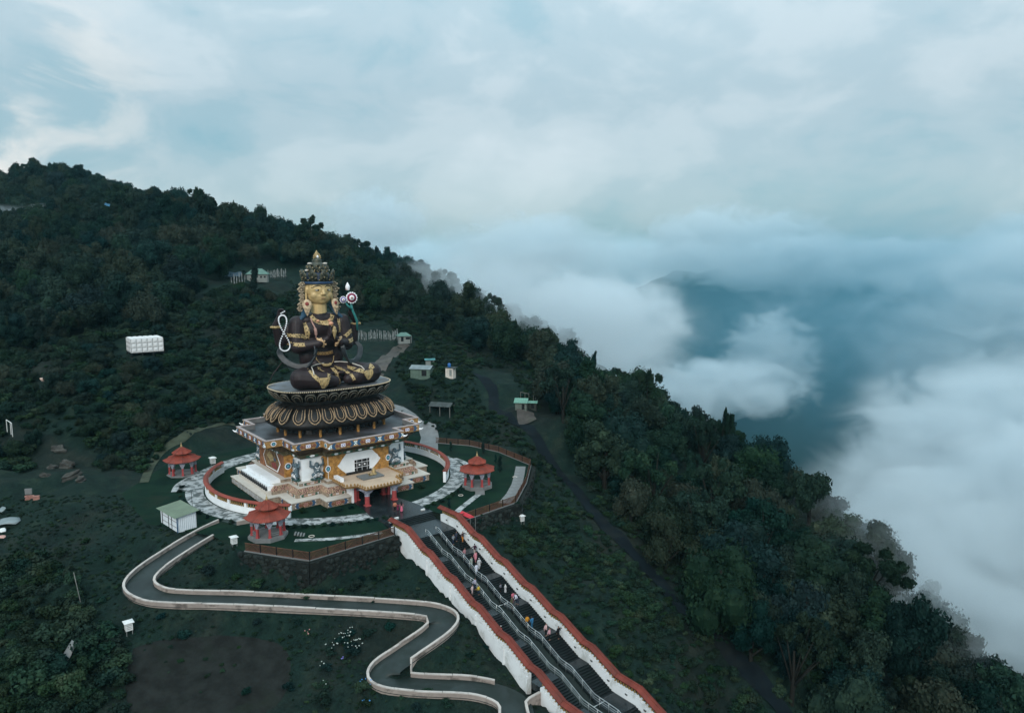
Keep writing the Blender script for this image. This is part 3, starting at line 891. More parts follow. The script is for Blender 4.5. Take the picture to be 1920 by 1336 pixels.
for k, x, y, z, hg, rad, a in far:
    if k not in _ok: k = _ok[0]
    sz = hg / 1.6
    pts.append(dict(co=(x, y, z - .2 + sz * .10), rot=(0, 0, a), scl=(rad, rad, sz), kind=_ok.index(k)))
# GN keeps the prototype's own scale out (ORIGINAL space applies mesh data only)
forest = instancer('forest', pts, [_pro[k] for k in _ok])
tag(forest, 'distant wooded hillside merging into one canopy behind the statue', 'forest')
print('trees', len(_tree_spots), 'far', len(far))
# ------------------------------------------------------------------ valley cloud and air
def cloud(c, r, dens, scale, seed, lo=.42, hi=.62, rz=0.0, step=.22, soft=1.0, col=(.87, .94, .98)):
    """a bank of cloud: density from noise, fading to nothing at its rim"""
    m = bpy.data.materials.new('cloud_vapour')
    m.use_nodes = True
    nt = m.node_tree
    nt.nodes.clear()
    out = N(nt, 'ShaderNodeOutputMaterial')
    pv = N(nt, 'ShaderNodeVolumePrincipled')
    pv.inputs['Color'].default_value = (*col, 1)
    pv.inputs['Anisotropy'].default_value = .2
    t = N(nt, 'ShaderNodeTexCoord')
    gx = N(nt, 'ShaderNodeNewGeometry')
    mp = N(nt, 'ShaderNodeMapping')
    mp.inputs['Location'].default_value = (seed * 13.7, seed * 7.1, seed * 3.3)
    mp.inputs['Scale'].default_value = (1 / scale, 1 / scale, 1.5 / scale)
    lk(nt, gx.outputs['Position'], mp.inputs[0])
    n = noise(nt, mp.outputs[0], 1.0, 6, .60, .8)
    ln = N(nt, 'ShaderNodeVectorMath', operation='LENGTH')
    lk(nt, t.outputs['Object'], ln.inputs[0])
    fall = math_(nt, 'SUBTRACT', 1.0, ln.outputs['Value'], True)
    # noise threshold loosens towards the rim
    v = math_(nt, 'ADD', n.outputs[0], math_(nt, 'MULTIPLY', math_(nt, 'SUBTRACT', math_(nt, 'POWER', fall, .6), .62), .42 * soft))
    d = ramp(nt, v, [(lo, (0, 0, 0)), (hi, (1, 1, 1))])
    d = math_(nt, 'MULTIPLY', d, math_(nt, 'MULTIPLY', fall, 4.0, True))
    lk(nt, math_(nt, 'MULTIPLY', d, dens), pv.inputs['Density'])
    lk(nt, pv.outputs[0], out.inputs['Volume'])
    m.cycles.volume_step_rate = step
    mb = MB()
    mb.ball((0, 0, 0), 1.0, nu=24, nv=14)
    o = mb.build('cloud', m, loc=c, rz=rz, smooth=True)
    o.scale = r
    return tag(o, kind='stuff')
def haze(lo, hi, dens, col):
    m = bpy.data.materials.new('air')
    m.use_nodes = True
    nt = m.node_tree
    nt.nodes.clear()
    out = N(nt, 'ShaderNodeOutputMaterial')
    pv = N(nt, 'ShaderNodeVolumePrincipled')
    pv.inputs['Color'].default_value = (*col, 1)
    pv.inputs['Density'].default_value = dens
    pv.inputs['Anisotropy'].default_value = .1
    lk(nt, pv.outputs[0], out.inputs['Volume'])
    mb = MB()
    c = [(a + b) / 2 for a, b in zip(lo, hi)]
    mb.box(c, [b - a for a, b in zip(lo, hi)])
    return tag(mb.build('haze', m), kind='stuff')
# ------------------------------------------------------------------ temple
M_PARGOLD = mat('parapet_gold', (.36, .20, .070), .5, .3, 2.2, .4, metal=.1, bump=.3, bscale=4, dirt=((.15, .08, .035), .5, 1.6))
M_BAND = mat('cornice_band', (.10, .085, .045), .6, .5, 1.6, .3, bump=.5, bscale=4, dirt=((.30, .26, .2), .45, 2.4))
M_TIERFACE = mat('tier_face', (.30, .23, .17), .65, .4, 1.8, .3, bump=.6, bscale=4, dirt=((.10, .075, .06), .7, 1.6))
M_MOSAIC = mat('mosaic_backing', (.12, .075, .05), .7, .5, 2.5, .25, bump=.8, bscale=4)
M_SCALE = mat('mosaic_piece', (.50, .36, .25), .6, .35, 1.1, .3, dirt=((.22, .11, .07), .6, .9))
M_MURAL = mat('mural_brown', (.17, .10, .05), .6, .6, .7, .3, dirt=((.40, .27, .09), .6, .9), bump=.3)
M_MURALRED = mat('mural_red', (.22, .04, .035), .6, .3, 1, .3)
M_TURQ = mat('turquoise_dome', (.10, .32, .38), .35, .2, 2, .5)

def step_poly(a, b, w, notch=None):
    p = [(w, a), (w, b), (b, b), (b, w), (a, w), (a, -w), (b, -w), (b, -b), (w, -b), (w, -a), (-w, -a), (-w, -b), (-b, -b), (-b, -w), (-a, -w), (-a, w), (-b, w), (-b, b), (-w, b), (-w, a)]
    if notch:
        c, d = notch
        p += [(-c, a), (-c, d), (c, d), (c, a)]
    return [(s, -f) for s, f in p][::-1]
temple = empty('temple', loc(0, 0, 0), PHI, 'square redented temple with painted parapet, white walls and ochre corners under the seated statue', 'temple')
def part(name, mb, mats, parent=temple, smooth=False): return mb.build(name, mats, parent, smooth=smooth)
NOTCH = (4.0, 10.3)
def frame_at(s, f, z, ang):
    """matrix: local x along the face, local -y out of it; ang 0 = front face"""
    return Matrix.Translation((s, -f, z)) @ Matrix.Rotation(ang, 4, 'Z')
FACES = {'front': 0.0, 'right': R(90), 'back': R(180), 'left': R(-90)}
def on_face(face, along, out, z):
    """point on a face: along = to the viewer's right when looking at the face from outside"""
    s, f = {'front': (along, out), 'right': (out, -along), 'back': (-along, -out), 'left': (-out, along)}[face]
    return frame_at(s, f, z, FACES[face])
def place(name, me, face, along, out, z, parent=temple, sx=1.0, sz=1.0):
    o = link(name, me, parent)
    o.matrix_local = on_face(face, along, out, z) @ Matrix.Diagonal((sx, 1, sz, 1))
    return o
# -- ledges
for name, (a, b, w), z0, z1, m in (('base_slab', (16.25, 13.6, 8.5), -.4, 1.12, M_TIERFACE),):
    mb = MB(); mb.prism(step_poly(a, b, w, NOTCH), z0, z1); part(name, mb, m)
mb = MB(); mb.prism(step_poly(16.40, 13.75, 8.65, (3.9, 10.3)), 1.122, 1.30); part('base_ledge', mb, M_CREAM)
mb = MB(); mb.prism(step_poly(14.5, 12.05, 7.55, NOTCH), 1.302, 1.85); part('middle_tier', mb, M_TIERFACE)
mb = MB(); mb.prism(step_poly(14.5, 12.05, 7.55, NOTCH), 1.85, 2.72, step_poly(13.75, 11.3, 7.15, NOTCH)); part('mosaic_slope', mb, M_MOSAIC)
mb = MB(); mb.prism(step_poly(13.85, 11.4, 7.2, NOTCH), 2.722, 2.86); part('middle_ledge', mb, M_CREAM)
mb = MB(); mb.prism(step_poly(12.45, 10.8, 6.5, NOTCH), 2.862, 3.40); part('upper_tier', mb, M_TIERFACE)
mb = MB(); mb.prism(step_poly(12.55, 10.9, 6.6, NOTCH), 3.402, 3.52); part('upper_ledge', mb, M_CREAM)
# -- mosaic scales on the slope: hundreds of little blocks, joined
rm = random.Random(4)
mb = MB()
def slope_edges():
    pb, pt = step_poly(14.5, 12.05, 7.55), step_poly(13.75, 11.3, 7.15)
    n = len(pb)
    for i in range(n):
        yield Vector(pb[i]), Vector(pb[(i + 1) % n]), Vector(pt[i]), Vector(pt[(i + 1) % n])
for a0, a1, b0, b1 in slope_edges():
    if min((a0.x + a1.x) / 2 * .5 - (a0.y + a1.y) / 2, 99) < -13: continue
    L = (a1 - a0).length
    for r in range(6):
        v = (r + .5) / 6
        nseg = max(2, int(L / .25))
        for k in range(nseg):
            u = (k + .5 + rm.uniform(-.3, .3)) / nseg
            p = a0.lerp(a1, u).lerp(b0.lerp(b1, u), v)
            if abs(p.x) < 4.1 and -p.y > 10: continue
            d = (a1 - a0).normalized()
            mb.box((p.x, p.y, 1.86 + .87 * v + rm.uniform(-.02, .03)), (rm.uniform(.11, .20), rm.uniform(.12, .20), rm.uniform(.08, .14)), rm.choice([0, 0, 0, 1, 1]), math.atan2(d.y, d.x) + rm.uniform(-.5, .5))
o = part('mosaic_scales', mb, [M_SCALE, M_PINKY, M_CHALK]); tag(o, kind='stuff')
# -- walls
WA, WB, WW = 11.55, 10.15, 6.0
mb = MB(); mb.prism(step_poly(WA, WB, WW, (2.6, 10.0)), .05, 3.5); mb.prism(step_poly(WA + .001, WB + .001, WW + .001), 3.502, 8.3); part('wall', mb, M_WHITE)
mb = MB(); mb.prism(step_poly(WA + .25, WB + .25, WW + .25), 7.55, 8.32, step_poly(WA + .8, WB + .8, WW + .6), bottom=True); part('cornice_band', mb, M_BAND)
mb = MB(); mb.prism(step_poly(WA + .55, WB + .55, WW + .4), 8.322, 9.62, step_poly(14.95, 12.05, 6.95)); part('cornice_flare', mb, mat('cornice_underside', (.075, .05, .03), .65, .5, 1.5, .25, bump=.5))
mb = MB(); mb.ring(step_poly(15.3, 12.35, 7.2), step_poly(14.95, 12.0, 6.85), 9.622, 10.80, 0); part('parapet', mb, [M_PARGOLD])
mb = MB(); mb.ring(step_poly(15.38, 12.43, 7.28), step_poly(14.87, 11.92, 6.77), 10.802, 10.94); part('parapet_coping', mb, mat('coping_pink_grey', (.36, .30, .29), .7, .2, 1, .25))
mb = MB(); mb.prism(step_poly(14.97, 12.02, 6.87), 9.66, 9.98); part('terrace_floor', mb, M_TERR)
mb = MB(); mb.ring(step_poly(14.945, 11.995, 6.845), step_poly(14.90, 11.95, 6.80), 9.99, 10.80); part('parapet_lining', mb, M_GREY)
# brackets band studs under the cornice
def strip_motif(w, h, c1, c2):
    mb = MB()
    def p(pts, m, y=0.0, th=.03): mb.plate(pts, (0, -y, 0), (1, 0, 0), (0, 0, 1), th, m)
    p([(-w / 2, 0), (-w * .30, h / 2), (w * .30, h / 2), (w / 2, 0), (w * .30, -h / 2), (-w * .30, -h / 2)], 0)
    p([(-w * .2, 0), (-w * .1, h * .36), (w * .1, h * .36), (w * .2, 0), (w * .1, -h * .36), (-w * .1, -h * .36)], 1, .03)
    mb.ball((0, -.08, 0), (.12, .05, .12), 2, 8, 6)
    return mb.mesh('band_motif', [c1, c2, M_CHALK])
# -- parapet motifs: blue arrowheads, chequered brown panel, white tablet
def motif(w, h, blue, red, tab, inner, seed):
    rd = random.Random(seed)
    mb = MB()
    def p(pts, m, y=0.0, th=.04): mb.plate(pts, (0, -y, 0), (1, 0, 0), (0, 0, 1), th, m)
    for sgn in (-1, 1):
        q = [(.30, .5), (.42, .5), (.50, 0), (.42, -.5), (.30, -.5), (.37, 0)]
        pts = [(sgn * a * w, b * h) for a, b in q]
        p(pts if sgn > 0 else pts[::-1], 0)
        q = [(.27, .36), (.335, .0), (.27, -.36), (.22, -.2), (.22, .2)]
        pts = [(sgn * a * w, b * h) for a, b in q]
        p(pts[::-1] if sgn > 0 else pts, 1)
    for a, b, ww, hh in ((0, 0, .30, .9), (0, 0, .44, .5)):
        p([(-ww / 2 * w, -hh / 2 * h), (ww / 2 * w, -hh / 2 * h), (ww / 2 * w, hh / 2 * h), (-ww / 2 * w, hh / 2 * h)], 1, 0, .045 + .005 * (ww > .4))
    for i in range(7):
        for j in range(4):
            if (i + j) % 2: continue
            a, b = (-.18 + .06 * i) * w, (-.36 + .24 * j) * h
            if abs(a) < .11 * w and abs(b) < .3 * h: continue
            mb.box((a, -.055, b), (.13, .03, .13), 5)
    for k, (ww, hh, m) in enumerate(((.19, .58, 2), (.13, .36, 3), (.07, .16, 2))):
        p([(-ww / 2 * w, -hh / 2 * h), (ww / 2 * w, -hh / 2 * h), (ww / 2 * w, hh / 2 * h), (-ww / 2 * w, hh / 2 * h)], m, .05 + .02 * k, .03)
    for sgn in (-1, 1):
        for b in (-.3, .3):
            mb.ball((sgn * .5 * w, -.03, b * h), (.09, .04, .09), 4, 7, 5)
    return mb.mesh('parapet_motif', [blue, red, tab, inner, M_CHALK, M_GOLD])
def medallion(r, c1, c2, c3):
    mb = MB()
    for k, (rr, m) in enumerate(((r, 0), (r * .72, 1), (r * .42, 2))):
        pts = [(rr * math.cos(2 * math.pi * i / 14), rr * math.sin(2 * math.pi * i / 14)) for i in range(14)]
        mb.plate(pts, (0, -.035 * k, 0), (1, 0, 0), (0, 0, 1), .035, m)
    mb.ball((0, -.10, 0), (r * .3, .1, r * .3), 2, 8, 6)
    return mb.mesh('medallion', [c1, c2, c3])
MO_BIG = motif(4.3, 1.0, M_BLUE, M_BROWNRED, M_CHALK, M_PURPLE, 1)
MO_TIER = motif(3.6, .95, M_BLUE, M_BROWNRED, M_PINKY, M_MURALRED, 2)
MO_GREEN = motif(3.4, .42, M_GREEN, M_PINKY, M_CHALK, M_BROWNRED, 3)
MED_P = medallion(.36, M_CHALK, M_TEAL, M_CHALK)
MED_W = medallion(.62, M_CHALK, M_BLUE, M_TURQ)
MED_G = medallion(.30, M_PINKY, M_GREEN, M_GOLD)
BAND_M = strip_motif(2.6, .46, M_GREEN, M_CHALK)
for face in ('front', 'left', 'right'):
    # parapet: three on each centre bay, one on each corner bay, a flower on each return
    for k in (-1, 0, 1): place('parapet_motif', MO_BIG, face, k * 4.72, 15.3, 10.2)
    for k in (-.5, .5): place('parapet_medallion', MED_P, face, k * 4.72, 15.3, 10.2)
    for k in (-1, 1):
        place('parapet_motif', MO_BIG, face, k * 9.75, 12.35, 10.2, sx=.98)
        place('parapet_medallion', MED_P, face, k * 6.95, 15.3, 10.2, sx=.8, sz=.8)
        place('band_motif', BAND_M, face, k * 8.4, WB + .62, 7.95)
        place('tier_motif', MO_TIER, face, k * 11.1, 13.6, .55)
        place('tier_motif', MO_GREEN, face, k * 8.6, 10.8, 3.12, sx=.92)
        place('tier_motif', MO_GREEN, face, k * 9.7, 12.05, 1.56, sx=.92)
        if face != 'left':
            place('tier_motif', MO_TIER, face, k * 6.4, 16.25, .55)
        if face == 'front':
            place('tier_motif', MO_GREEN, face, k * 5.7, 14.5, 1.56, sx=.8)
    for k in (-2, -1, 0, 1, 2): place('band_motif', BAND_M, face, k * 2.3, WA + .66, 7.95, sx=.8)
for face, sgn in (('front', -1), ('front', 1), ('left', 1), ('right', -1)):
    # return sides of the bays
    ret = {'front': ('left', 'right'), 'left': ('front', 'front'), 'right': ('front', 'front')}[face]
    place('parapet_medallion', MED_W, 'front' if face != 'front' else ('left' if sgn < 0 else 'right'), (-13.8 if face == 'left' else 13.8) if face != 'front' else (13.8 if sgn < 0 else -13.8), 7.2, 10.2, sz=.7, sx=.8)
# corner ornaments: little gilt scrolls on the parapet tips
for s in (-1, 1):
    for f in (1, -1):
        for a, b in ((12.35, 12.35), (15.3, 7.2), (7.2, 15.3)):
            mb = MB(); mb.tube([(s * a, -f * b, 9.9), (s * (a + .35), -f * (b + .35), 10.0), (s * (a + .55), -f * (b + .55), 10.25)], [.16, .12, .05], 6)
            mb.ball((s * (a + .1), -f * (b + .1), 9.95), .2, 0, 7, 5)
            part('corner_scroll', mb, M_CHALK)
# -- ochre relief panels on the walls
def jag(pts, rd, amp=.12):
    out = []
    for (a, b), (c, d) in zip(pts[:-1], pts[1:]):
        L = math.hypot(c - a, d - b); n = max(1, int(L / .45))
        for i in range(n):
            t = i / n
            o = rd.uniform(-amp, amp) if i else 0
            out.append((a + (c - a) * t + o, b + (d - b) * t + o * .5))
    out.append(pts[-1])
    return out
def panel(name, face, out, z, pts, th, m, along=0.0):
    mb = MB()
    if sum((pts[i][0] * pts[(i + 1) % len(pts)][1] - pts[(i + 1) % len(pts)][0] * pts[i][1]) for i in range(len(pts))) < 0: pts = pts[::-1]
    mb.plate(pts, (0, 0, 0), (1, 0, 0), (0, 0, 1), th, 0)
    o = part(name, mb, m)
    o.matrix_local = on_face(face, along, out, z)
    return o
rd = random.Random(9)
for sgn in (-1, 1):
    # concave ochre wing beside the white centre field of the front
    inner = jag([(2.6, 7.55), (3.4, 6.7), (4.45, 5.55), (3.9, 4.9), (3.0, 4.1), (2.6, 3.53)], rd)
    pts = [(sgn * a, b) for a, b in inner] + [(sgn * (WW + .09), 3.53), (sgn * (WW + .09), 7.55)]
    panel('ochre_panel', 'front', WA, 0, pts, .09, M_OCHRE, .25 * (sgn < 0))
    # wrap onto the return of the bay
    face = 'left' if sgn < 0 else 'right'
    k = 1 if sgn < 0 else -1
    pts = jag([(k * (WA + .085), 3.53), (k * (WA + .085), 7.55)], rd, 0) + jag([(k * (WB + .02), 7.55), (k * (WB + .02), 3.53)], rd, 0)
    panel('ochre_panel', face, WW, 0, pts, .088, M_OCHRE)
    # ochre strip on the inner end of the corner bay, scalloped against the white
    edge = jag([(sgn * WW, 7.5), (sgn * (WW + .55), 7.2), (sgn * (WW + .35), 6.3), (sgn * (WW + .12), 5.6), (sgn * (WW + .3), 4.7), (sgn * (WW + .65), 3.9), (sgn * (WW + .8), 3.53)], rd, .05)
    panel('ochre_panel', 'front', WB, 0, edge + [(sgn * WW, 3.53)], .07, M_OCHRE)
    place('wall_medallion', MED_W, 'front', sgn * (WW - .05), WA + .09, 5.35, sx=.8)
# returns of the left bay: all ochre with a disc and a dark window at the corner
panel('ochre_panel', 'front', WW, 0, [(-WA - .09, 3.53), (-WB - .02, 3.53), (-WB - .02, 7.55), (-WA - .09, 7.55)], .09, M_OCHRE)
panel('ochre_panel', 'left', WB, 0, jag([(WW, 3.53), (WW + 1.25, 3.53), (WW + .95, 4.3), (WW + .45, 5.0), (WW + .25, 5.6), (WW + .5, 6.6), (WW + .95, 7.5)], rd, .05) + [(WW, 7.5)], .07, M_OCHRE)
place('wall_medallion', MED_W, 'front', -10.95, WW + .09, 5.5)
mb = MB(); mb.box((0, -.03, 0), (1.0, .12, 1.15), 0); mb.box((0, -.10, 0), (.86, .05, 1.0), 1)
o = part('window', mb, [M_BROWNRED, M_DARK]); o.matrix_local = on_face('left', WW + .55, WB + .07, 5.45)
mb = MB(); mb.box((0, -.03, 0), (.9, .1, 1.1), 0)
o = part('window', mb, [M_DARK]); o.matrix_local = on_face('left', -(WW + .55), WB + .07, 5.45)
# the left side bay carries a framed mural
panel('mural_field', 'left', WA, 0, [(-WW - .09, 3.53), (WW + .08, 3.53), (WW + .08, 7.55), (-WW - .09, 7.55)], .06, mat('side_wall_brown', (.25, .105, .05), .65, .35, 1, .3, bump=.5))
hexo = [(-4.0, 5.6), (-2.4, 7.5), (2.4, 7.5), (4.3, 5.5), (2.9, 3.75), (-2.7, 3.75)]
hexi = [(-3.75, 5.6), (-2.3, 7.35), (2.3, 7.35), (4.0, 5.5), (2.65, 3.95), (-2.5, 3.95)]
panel('mural_frame', 'left', WA + .06, 0, hexo, .05, M_CHALK)
panel('mural', 'left', WA + .11, 0, hexi, .03, M_MURAL)
panel('mural_cloud', 'left', WA + .14, 0, jag([(-2.0, 6.0), (-.6, 7.0), (.9, 6.5), (1.4, 5.6), (-.3, 5.2)], rd, .2), .05, M_GOLD)
panel('mural_robe', 'left', WA + .14, 0, jag([(.2, 5.1), (2.2, 5.4), (2.9, 4.6), (2.0, 4.1), (.4, 4.3)], rd, .15), .05, M_MURALRED)
panel('mural_wave', 'left', WA + .14, 0, jag([(1.2, 6.3), (2.3, 6.0), (2.2, 5.6), (1.3, 5.7)], rd, .12), .04, M_BLUE)
# front window: white bars, dark panes
wx, wz0, wz1 = .6, 3.54, 6.1
win = MB(); win.box((wx, -WA - .06, (wz0 + wz1) / 2), (3.1, .10, wz1 - wz0), 0)
wo = part('window', win, M_CHALK)
cols = [-1.5, -1.02, 0.0, 1.02, 1.5]; rows = [wz0 + .06, wz0 + 1.05, wz0 + 1.93, wz1 - .06]
for i in range(4):
    for j in range(3):
        mb = MB()
        cx0, cx1, z0, z1 = wx + cols[i] + .045, wx + cols[i + 1] - .045, rows[j] + .045, rows[j + 1] - .045
        mb.box(((cx0 + cx1) / 2, -WA - .125, (z0 + z1) / 2), (cx1 - cx0, .03, z1 - z0), 0)
        if j == 1 and i in (1, 2): mb.box(((cx0 + cx1) / 2, -WA - .15, (z0 + z1) / 2), (.30, .03, .30), 1)
        mb.build('pane', [M_DARK, M_CHALK], wo)
# -- left side steps: white blocks and a row of dark scuppers
mb = MB(); mb.box((-13.3, 0, 3.16), (1.9, 12.2, .70)); part('side_block', mb, M_WHITE)
mb = MB(); mb.box((-14.2, 0, 2.3), (1.5, 13.4, .86)); part('side_block', mb, M_WHITE)
mb = MB(); mb.box((-14.75, 0, 1.62), (1.0, 14.2, .64)); part('side_block', mb, M_CREAM)
sc_me = MB(); sc_me.lathe([(.02, .5), (.16, .12), (.26, -.25), (.22, -.32)], n=7); sc_me = sc_me.mesh('scupper', M_DARK, True)
for i in range(15):
    o = link('scupper', sc_me, temple); o.location = (-15.1, -6.3 + i * .9, 2.25)
mb = MB()
for i in range(34):
    mb.box((-16.30, -8.1 + i * .49, .55), (.10, .2, rm.uniform(.5, 1.05)), 0)
part('drip_stain', mb, mat('lime_drip', (.42, .43, .43), .8, .3, 2, .2))
# -- atlas figures carrying the cornice
def atlas_mesh():
    pr = [('e', (0, -.55, 1.95), (.62, .42, .75)), ('e', (0, -.72, 1.45), (.66, .48, .5)), ('e', (0, -.55, 2.75), (.42, .38, .40)), ('e', (0, -.88, 2.68), (.16, .15, .2)),
          ('c', (-.55, -.5, 2.35), (-1.18, -.55, 2.55), .24, .2), ('c', (-1.18, -.55, 2.55), (-1.12, -.45, 3.45), .19, .15),
          ('c', (.55, -.5, 2.35), (1.18, -.55, 2.65), .24, .2), ('c', (1.18, -.55, 2.65), (1.15, -.45, 3.55), .19, .15),
          ('c', (-.3, -.55, 1.0), (-.85, -.85, 1.05), .36, .30), ('c', (-.85, -.85, 1.05), (-.55, -.75, .42), .27, .2), ('e', (-.62, -.95, .36), (.26, .36, .16)),
          ('c', (.3, -.55, 1.0), (.9, -.85, 1.05), .36, .30), ('c', (.9, -.85, 1.05), (.6, -.75, .42), .27, .2), ('e', (.66, -.95, .36), (.26, .36, .16)),
          ('e', (0, -.45, .95), (.6, .42, .42)), ('e', (-1.12, -.5, 3.5), (.2, .2, .14)), ('e', (1.15, -.5, 3.6), (.2, .2, .14))]
    o = blob('atlas', pr, .09, M_ATLAS)
    me = o.data; bpy.data.objects.remove(o)
    return me
AT = atlas_mesh()
skirt = MB()
for a in range(-3, 4):
    skirt.tube([(a * .12, -.95, 1.2), (a * .26, -1.1, .85), (a * .30, -.98, .45)], [.05, .06, .03], 5)
skirt.tube([(-.62, -.85, 1.35), (0, -1.15, 1.2), (.62, -.85, 1.35)], .07, 6)
SK = skirt.mesh('skirt', M_CHALK, True)
nk = MB(); nk.tube([(-.42, -.85, 2.4), (-.2, -1.0, 2.12), (.2, -1.0, 2.12), (.42, -.85, 2.4)], .06, 6); nk.tube([(-.18, -1.02, 1.9), (0, -1.08, 1.75), (.18, -1.02, 1.9)], .05, 6)
NK = nk.mesh('necklace', M_CHALK, True)
bs_ = MB()
for i in range(9):
    t = 2 * math.pi * i / 9
    bs_.ball((.95 * math.cos(t), -.62 + .42 * math.sin(t), .16), (.34, .22, .2), 0, 7, 5)
bs_.ball((0, -.62, .14), (1.0, .5, .2), 0, 12, 6)
BS = bs_.mesh('lotus_base', M_ATLASG, True)
for face, al in (('front', -7.6), ('front', 7.9), ('left', 8.9), ('left', -8.6), ('right', 8.3), ('right', -8.3)):
    a = place('atlas_figure', AT, face, al, WB - .05, 3.53)
    for nm, me in (('skirt', SK), ('necklace', NK), ('lotus_base', BS)): link(nm, me, a)
# -- entrance porch
mb = MB(); mb.box((0, -10.9, 2.0), (5.0, 1.6, 3.9), 0); part('door_recess', mb, M_DARK)
for s in (-1, 1):
    mb = MB(); mb.box((s * 3.75, -13.4, 1.75), (.30, 6.4, 3.5)); part('porch_side_wall', mb, M_CHALK)
    mb = MB(); mb.box((s * 3.3, -16.35, 1.6), (.5, .35, 3.2)); part('porch_jamb', mb, M_COLRED)
for i in range(5):
    mb = MB(); mb.box((0, -14.9 + i * .42, .12 + .17 * i), (7.0, .44, .24 if i == 0 else .17)); part('porch_step', mb, M_STEP)
mb = MB(); mb.box((0, -12.3, .45), (7.0, 2.2, 1.1)); part('porch_landing', mb, M_WETSLAB)
colm = MB()
colm.box((0, 0, .12), (.95, .95, .30)); colm.lathe([(.42, .26), (.40, 1.95), (.46, 2.02)], n=12)
COLM = colm.mesh('shaft', M_COLRED, False)
cap = MB()
cap.lathe([(.46, 2.02), (.42, 2.3), (.52, 2.55), (.5, 2.62)], n=12)
cap.prism([(-.5, -.4), (.5, -.4), (.5, .4), (-.5, .4)], 2.62, 3.42, [(-1.35, -.55), (1.35, -.55), (1.35, .55), (-1.35, .55)])
CAP = cap.mesh('capital', mat('capital_silver', (.30, .30, .36), .5, .45, 3, .4, bump=.4, dirt=((.12, .14, .22), .6, 2.5)))
for s in (-2.62, 2.62):
    for f in (19.6, 15.7):
        c = link('porch_column', COLM, temple); c.location = (s, -f, 0); c.scale = (1, 1, .895)
        link('capital', CAP, c)
mb = MB()
cross = [(5.4, 12.0), (5.4, 17.5), (3.6, 18.0), (3.3, 20.7), (-3.3, 20.7), (-3.6, 18.0), (-5.4, 17.5), (-5.4, 12.0)]
cr = [(s, -f) for s, f in cross]
def grow(pl, k):
    cx = 0; cyy = -15.5
    return [(x * (1 + k), cyy + (y - cyy) * (1 + k * .9)) for x, y in pl]
mb.prism(cr, 3.42, 3.62, grow(cr, .02)); mb.prism(grow(cr, .05), 3.622, 3.80, grow(cr, .07))
part('porch_roof', mb, M_PARGOLD).location = (0, 0, -.36)
mb = MB(); mb.prism(grow(cr, .055), 3.802, 3.90); part('porch_roof_top', mb, mat('porch_top_peach', (.50, .37, .27), .6, .12, .8, .3)).location = (0, 0, -.36)
cren = MB(); cren.box((0, 0, .09), (.30, .22, .2)); cren.lathe([(.13, .2), (.16, .28), (.02, .42)], n=6); CREN = cren.mesh('roof_crenel', M_PARGOLD)
gp = grow(cr, .05)
for (x0, y0), (x1, y1) in zip(gp, gp[1:]):
    L = math.hypot(x1 - x0, y1 - y0)
    n = int(L / .62)
    for i in range(n):
        t = (i + .5) / n
        o = link('roof_crenel', CREN, temple); o.location = (x0 + (x1 - x0) * t, y0 + (y1 - y0) * t, 3.54); o.rotation_euler = (0, 0, math.atan2(y1 - y0, x1 - x0))
mb = MB(); mb.box((.4, -15.1, 4.00), (4.0, 2.6, .2)); mb.box((.4, -15.1, 4.12), (4.2, 2.8, .05)); part('roof_platform', mb, M_GREY).location = (0, 0, -.36)
mb = MB()
mb.lathe([(.5, 0), (.62, .2), (.3, .35), (.45, .6), (.2, .9), (.28, 1.05), (.03, 1.4)], (1.2, -14.9, 4.14), 12)
mb.ball((.5, -15.3, 4.35), (.5, .3, .26)); mb.tube([(.2, -15.4, 4.4), (-.1, -15.6, 4.75), (-.35, -15.7, 4.7)], [.14, .11, .08])
part('roof_ornament', mb, M_GOLD, smooth=True).location = (0, 0, -.36)
mb = MB(); mb.box((-4.9, -13.6, 4.05), (.7, 2.6, 1.0)); part('roof_upstand', mb, M_CHALK).location = (0, 0, -.36)

# ------------------------------------------------------------------ lotus throne
TC = (.55, -.35)
throne = empty('lotus_throne', loc(TC[0], TC[1], 9.98), PHI, 'dark double lotus throne with gold edged petals and a beaded rim between statue and temple', 'lotus throne')
TZ = 9.98
def sup(S, T, n, t):
    c, s = math.cos(t), math.sin(t)
    return S * math.copysign(abs(c) ** (2 / n), c), T * math.copysign(abs(s) ** (2 / n), s)
def sup_ring(S, T, n, k):
    """k points at equal steps along a rounded oblong, with outward direction"""
    m = 1600
    p = np.array([sup(S, T, n, 2 * math.pi * i / m) for i in range(m + 1)])
    L = np.concatenate([[0], np.cumsum(np.hypot(*np.diff(p, axis=0).T))])
    out = []
    for i in range(k):
        d = L[-1] * (i + .5) / k
        x, y = np.interp(d, L, p[:, 0]), np.interp(d, L, p[:, 1])
        x2, y2 = np.interp((d + .05) % L[-1], L, p[:, 0]), np.interp((d + .05) % L[-1], L, p[:, 1])
        out.append((x, y, math.atan2(-(x2 - x), (y2 - y))))    # outward normal angle
    return out, L[-1]
def stack(prof, n=72, e=2.75):
    mb = MB()
    rows = [[(*sup(S, T, e, 2 * math.pi * i / n), z) for i in range(n)] for S, T, z in prof]
    for r in rows: mb.v += r
    for j in range(len(rows) - 1):
        for i in range(n):
            mb.f.append((j * n + i, j * n + (i + 1) % n, (j + 1) * n + (i + 1) % n, (j + 1) * n + i)); mb.m.append(0)
    b = len(rows) - 1
    mb.f.append(tuple(range(n - 1, -1, -1))); mb.m.append(0)
    mb.f.append(tuple(b * n + i for i in range(n))); mb.m.append(0)
    return mb
def tp(name, mb, m, smooth=False, parent=None): return mb.build(name, m, parent or throne, smooth=smooth)
tp('drum', stack([(8.9, 6.6, .0), (8.9, 6.6, 2.4)]), mat('drum_wall', (.03, .026, .024), .5, .4, 1, .3, dirt=((.11, .10, .09), .4, .8)))
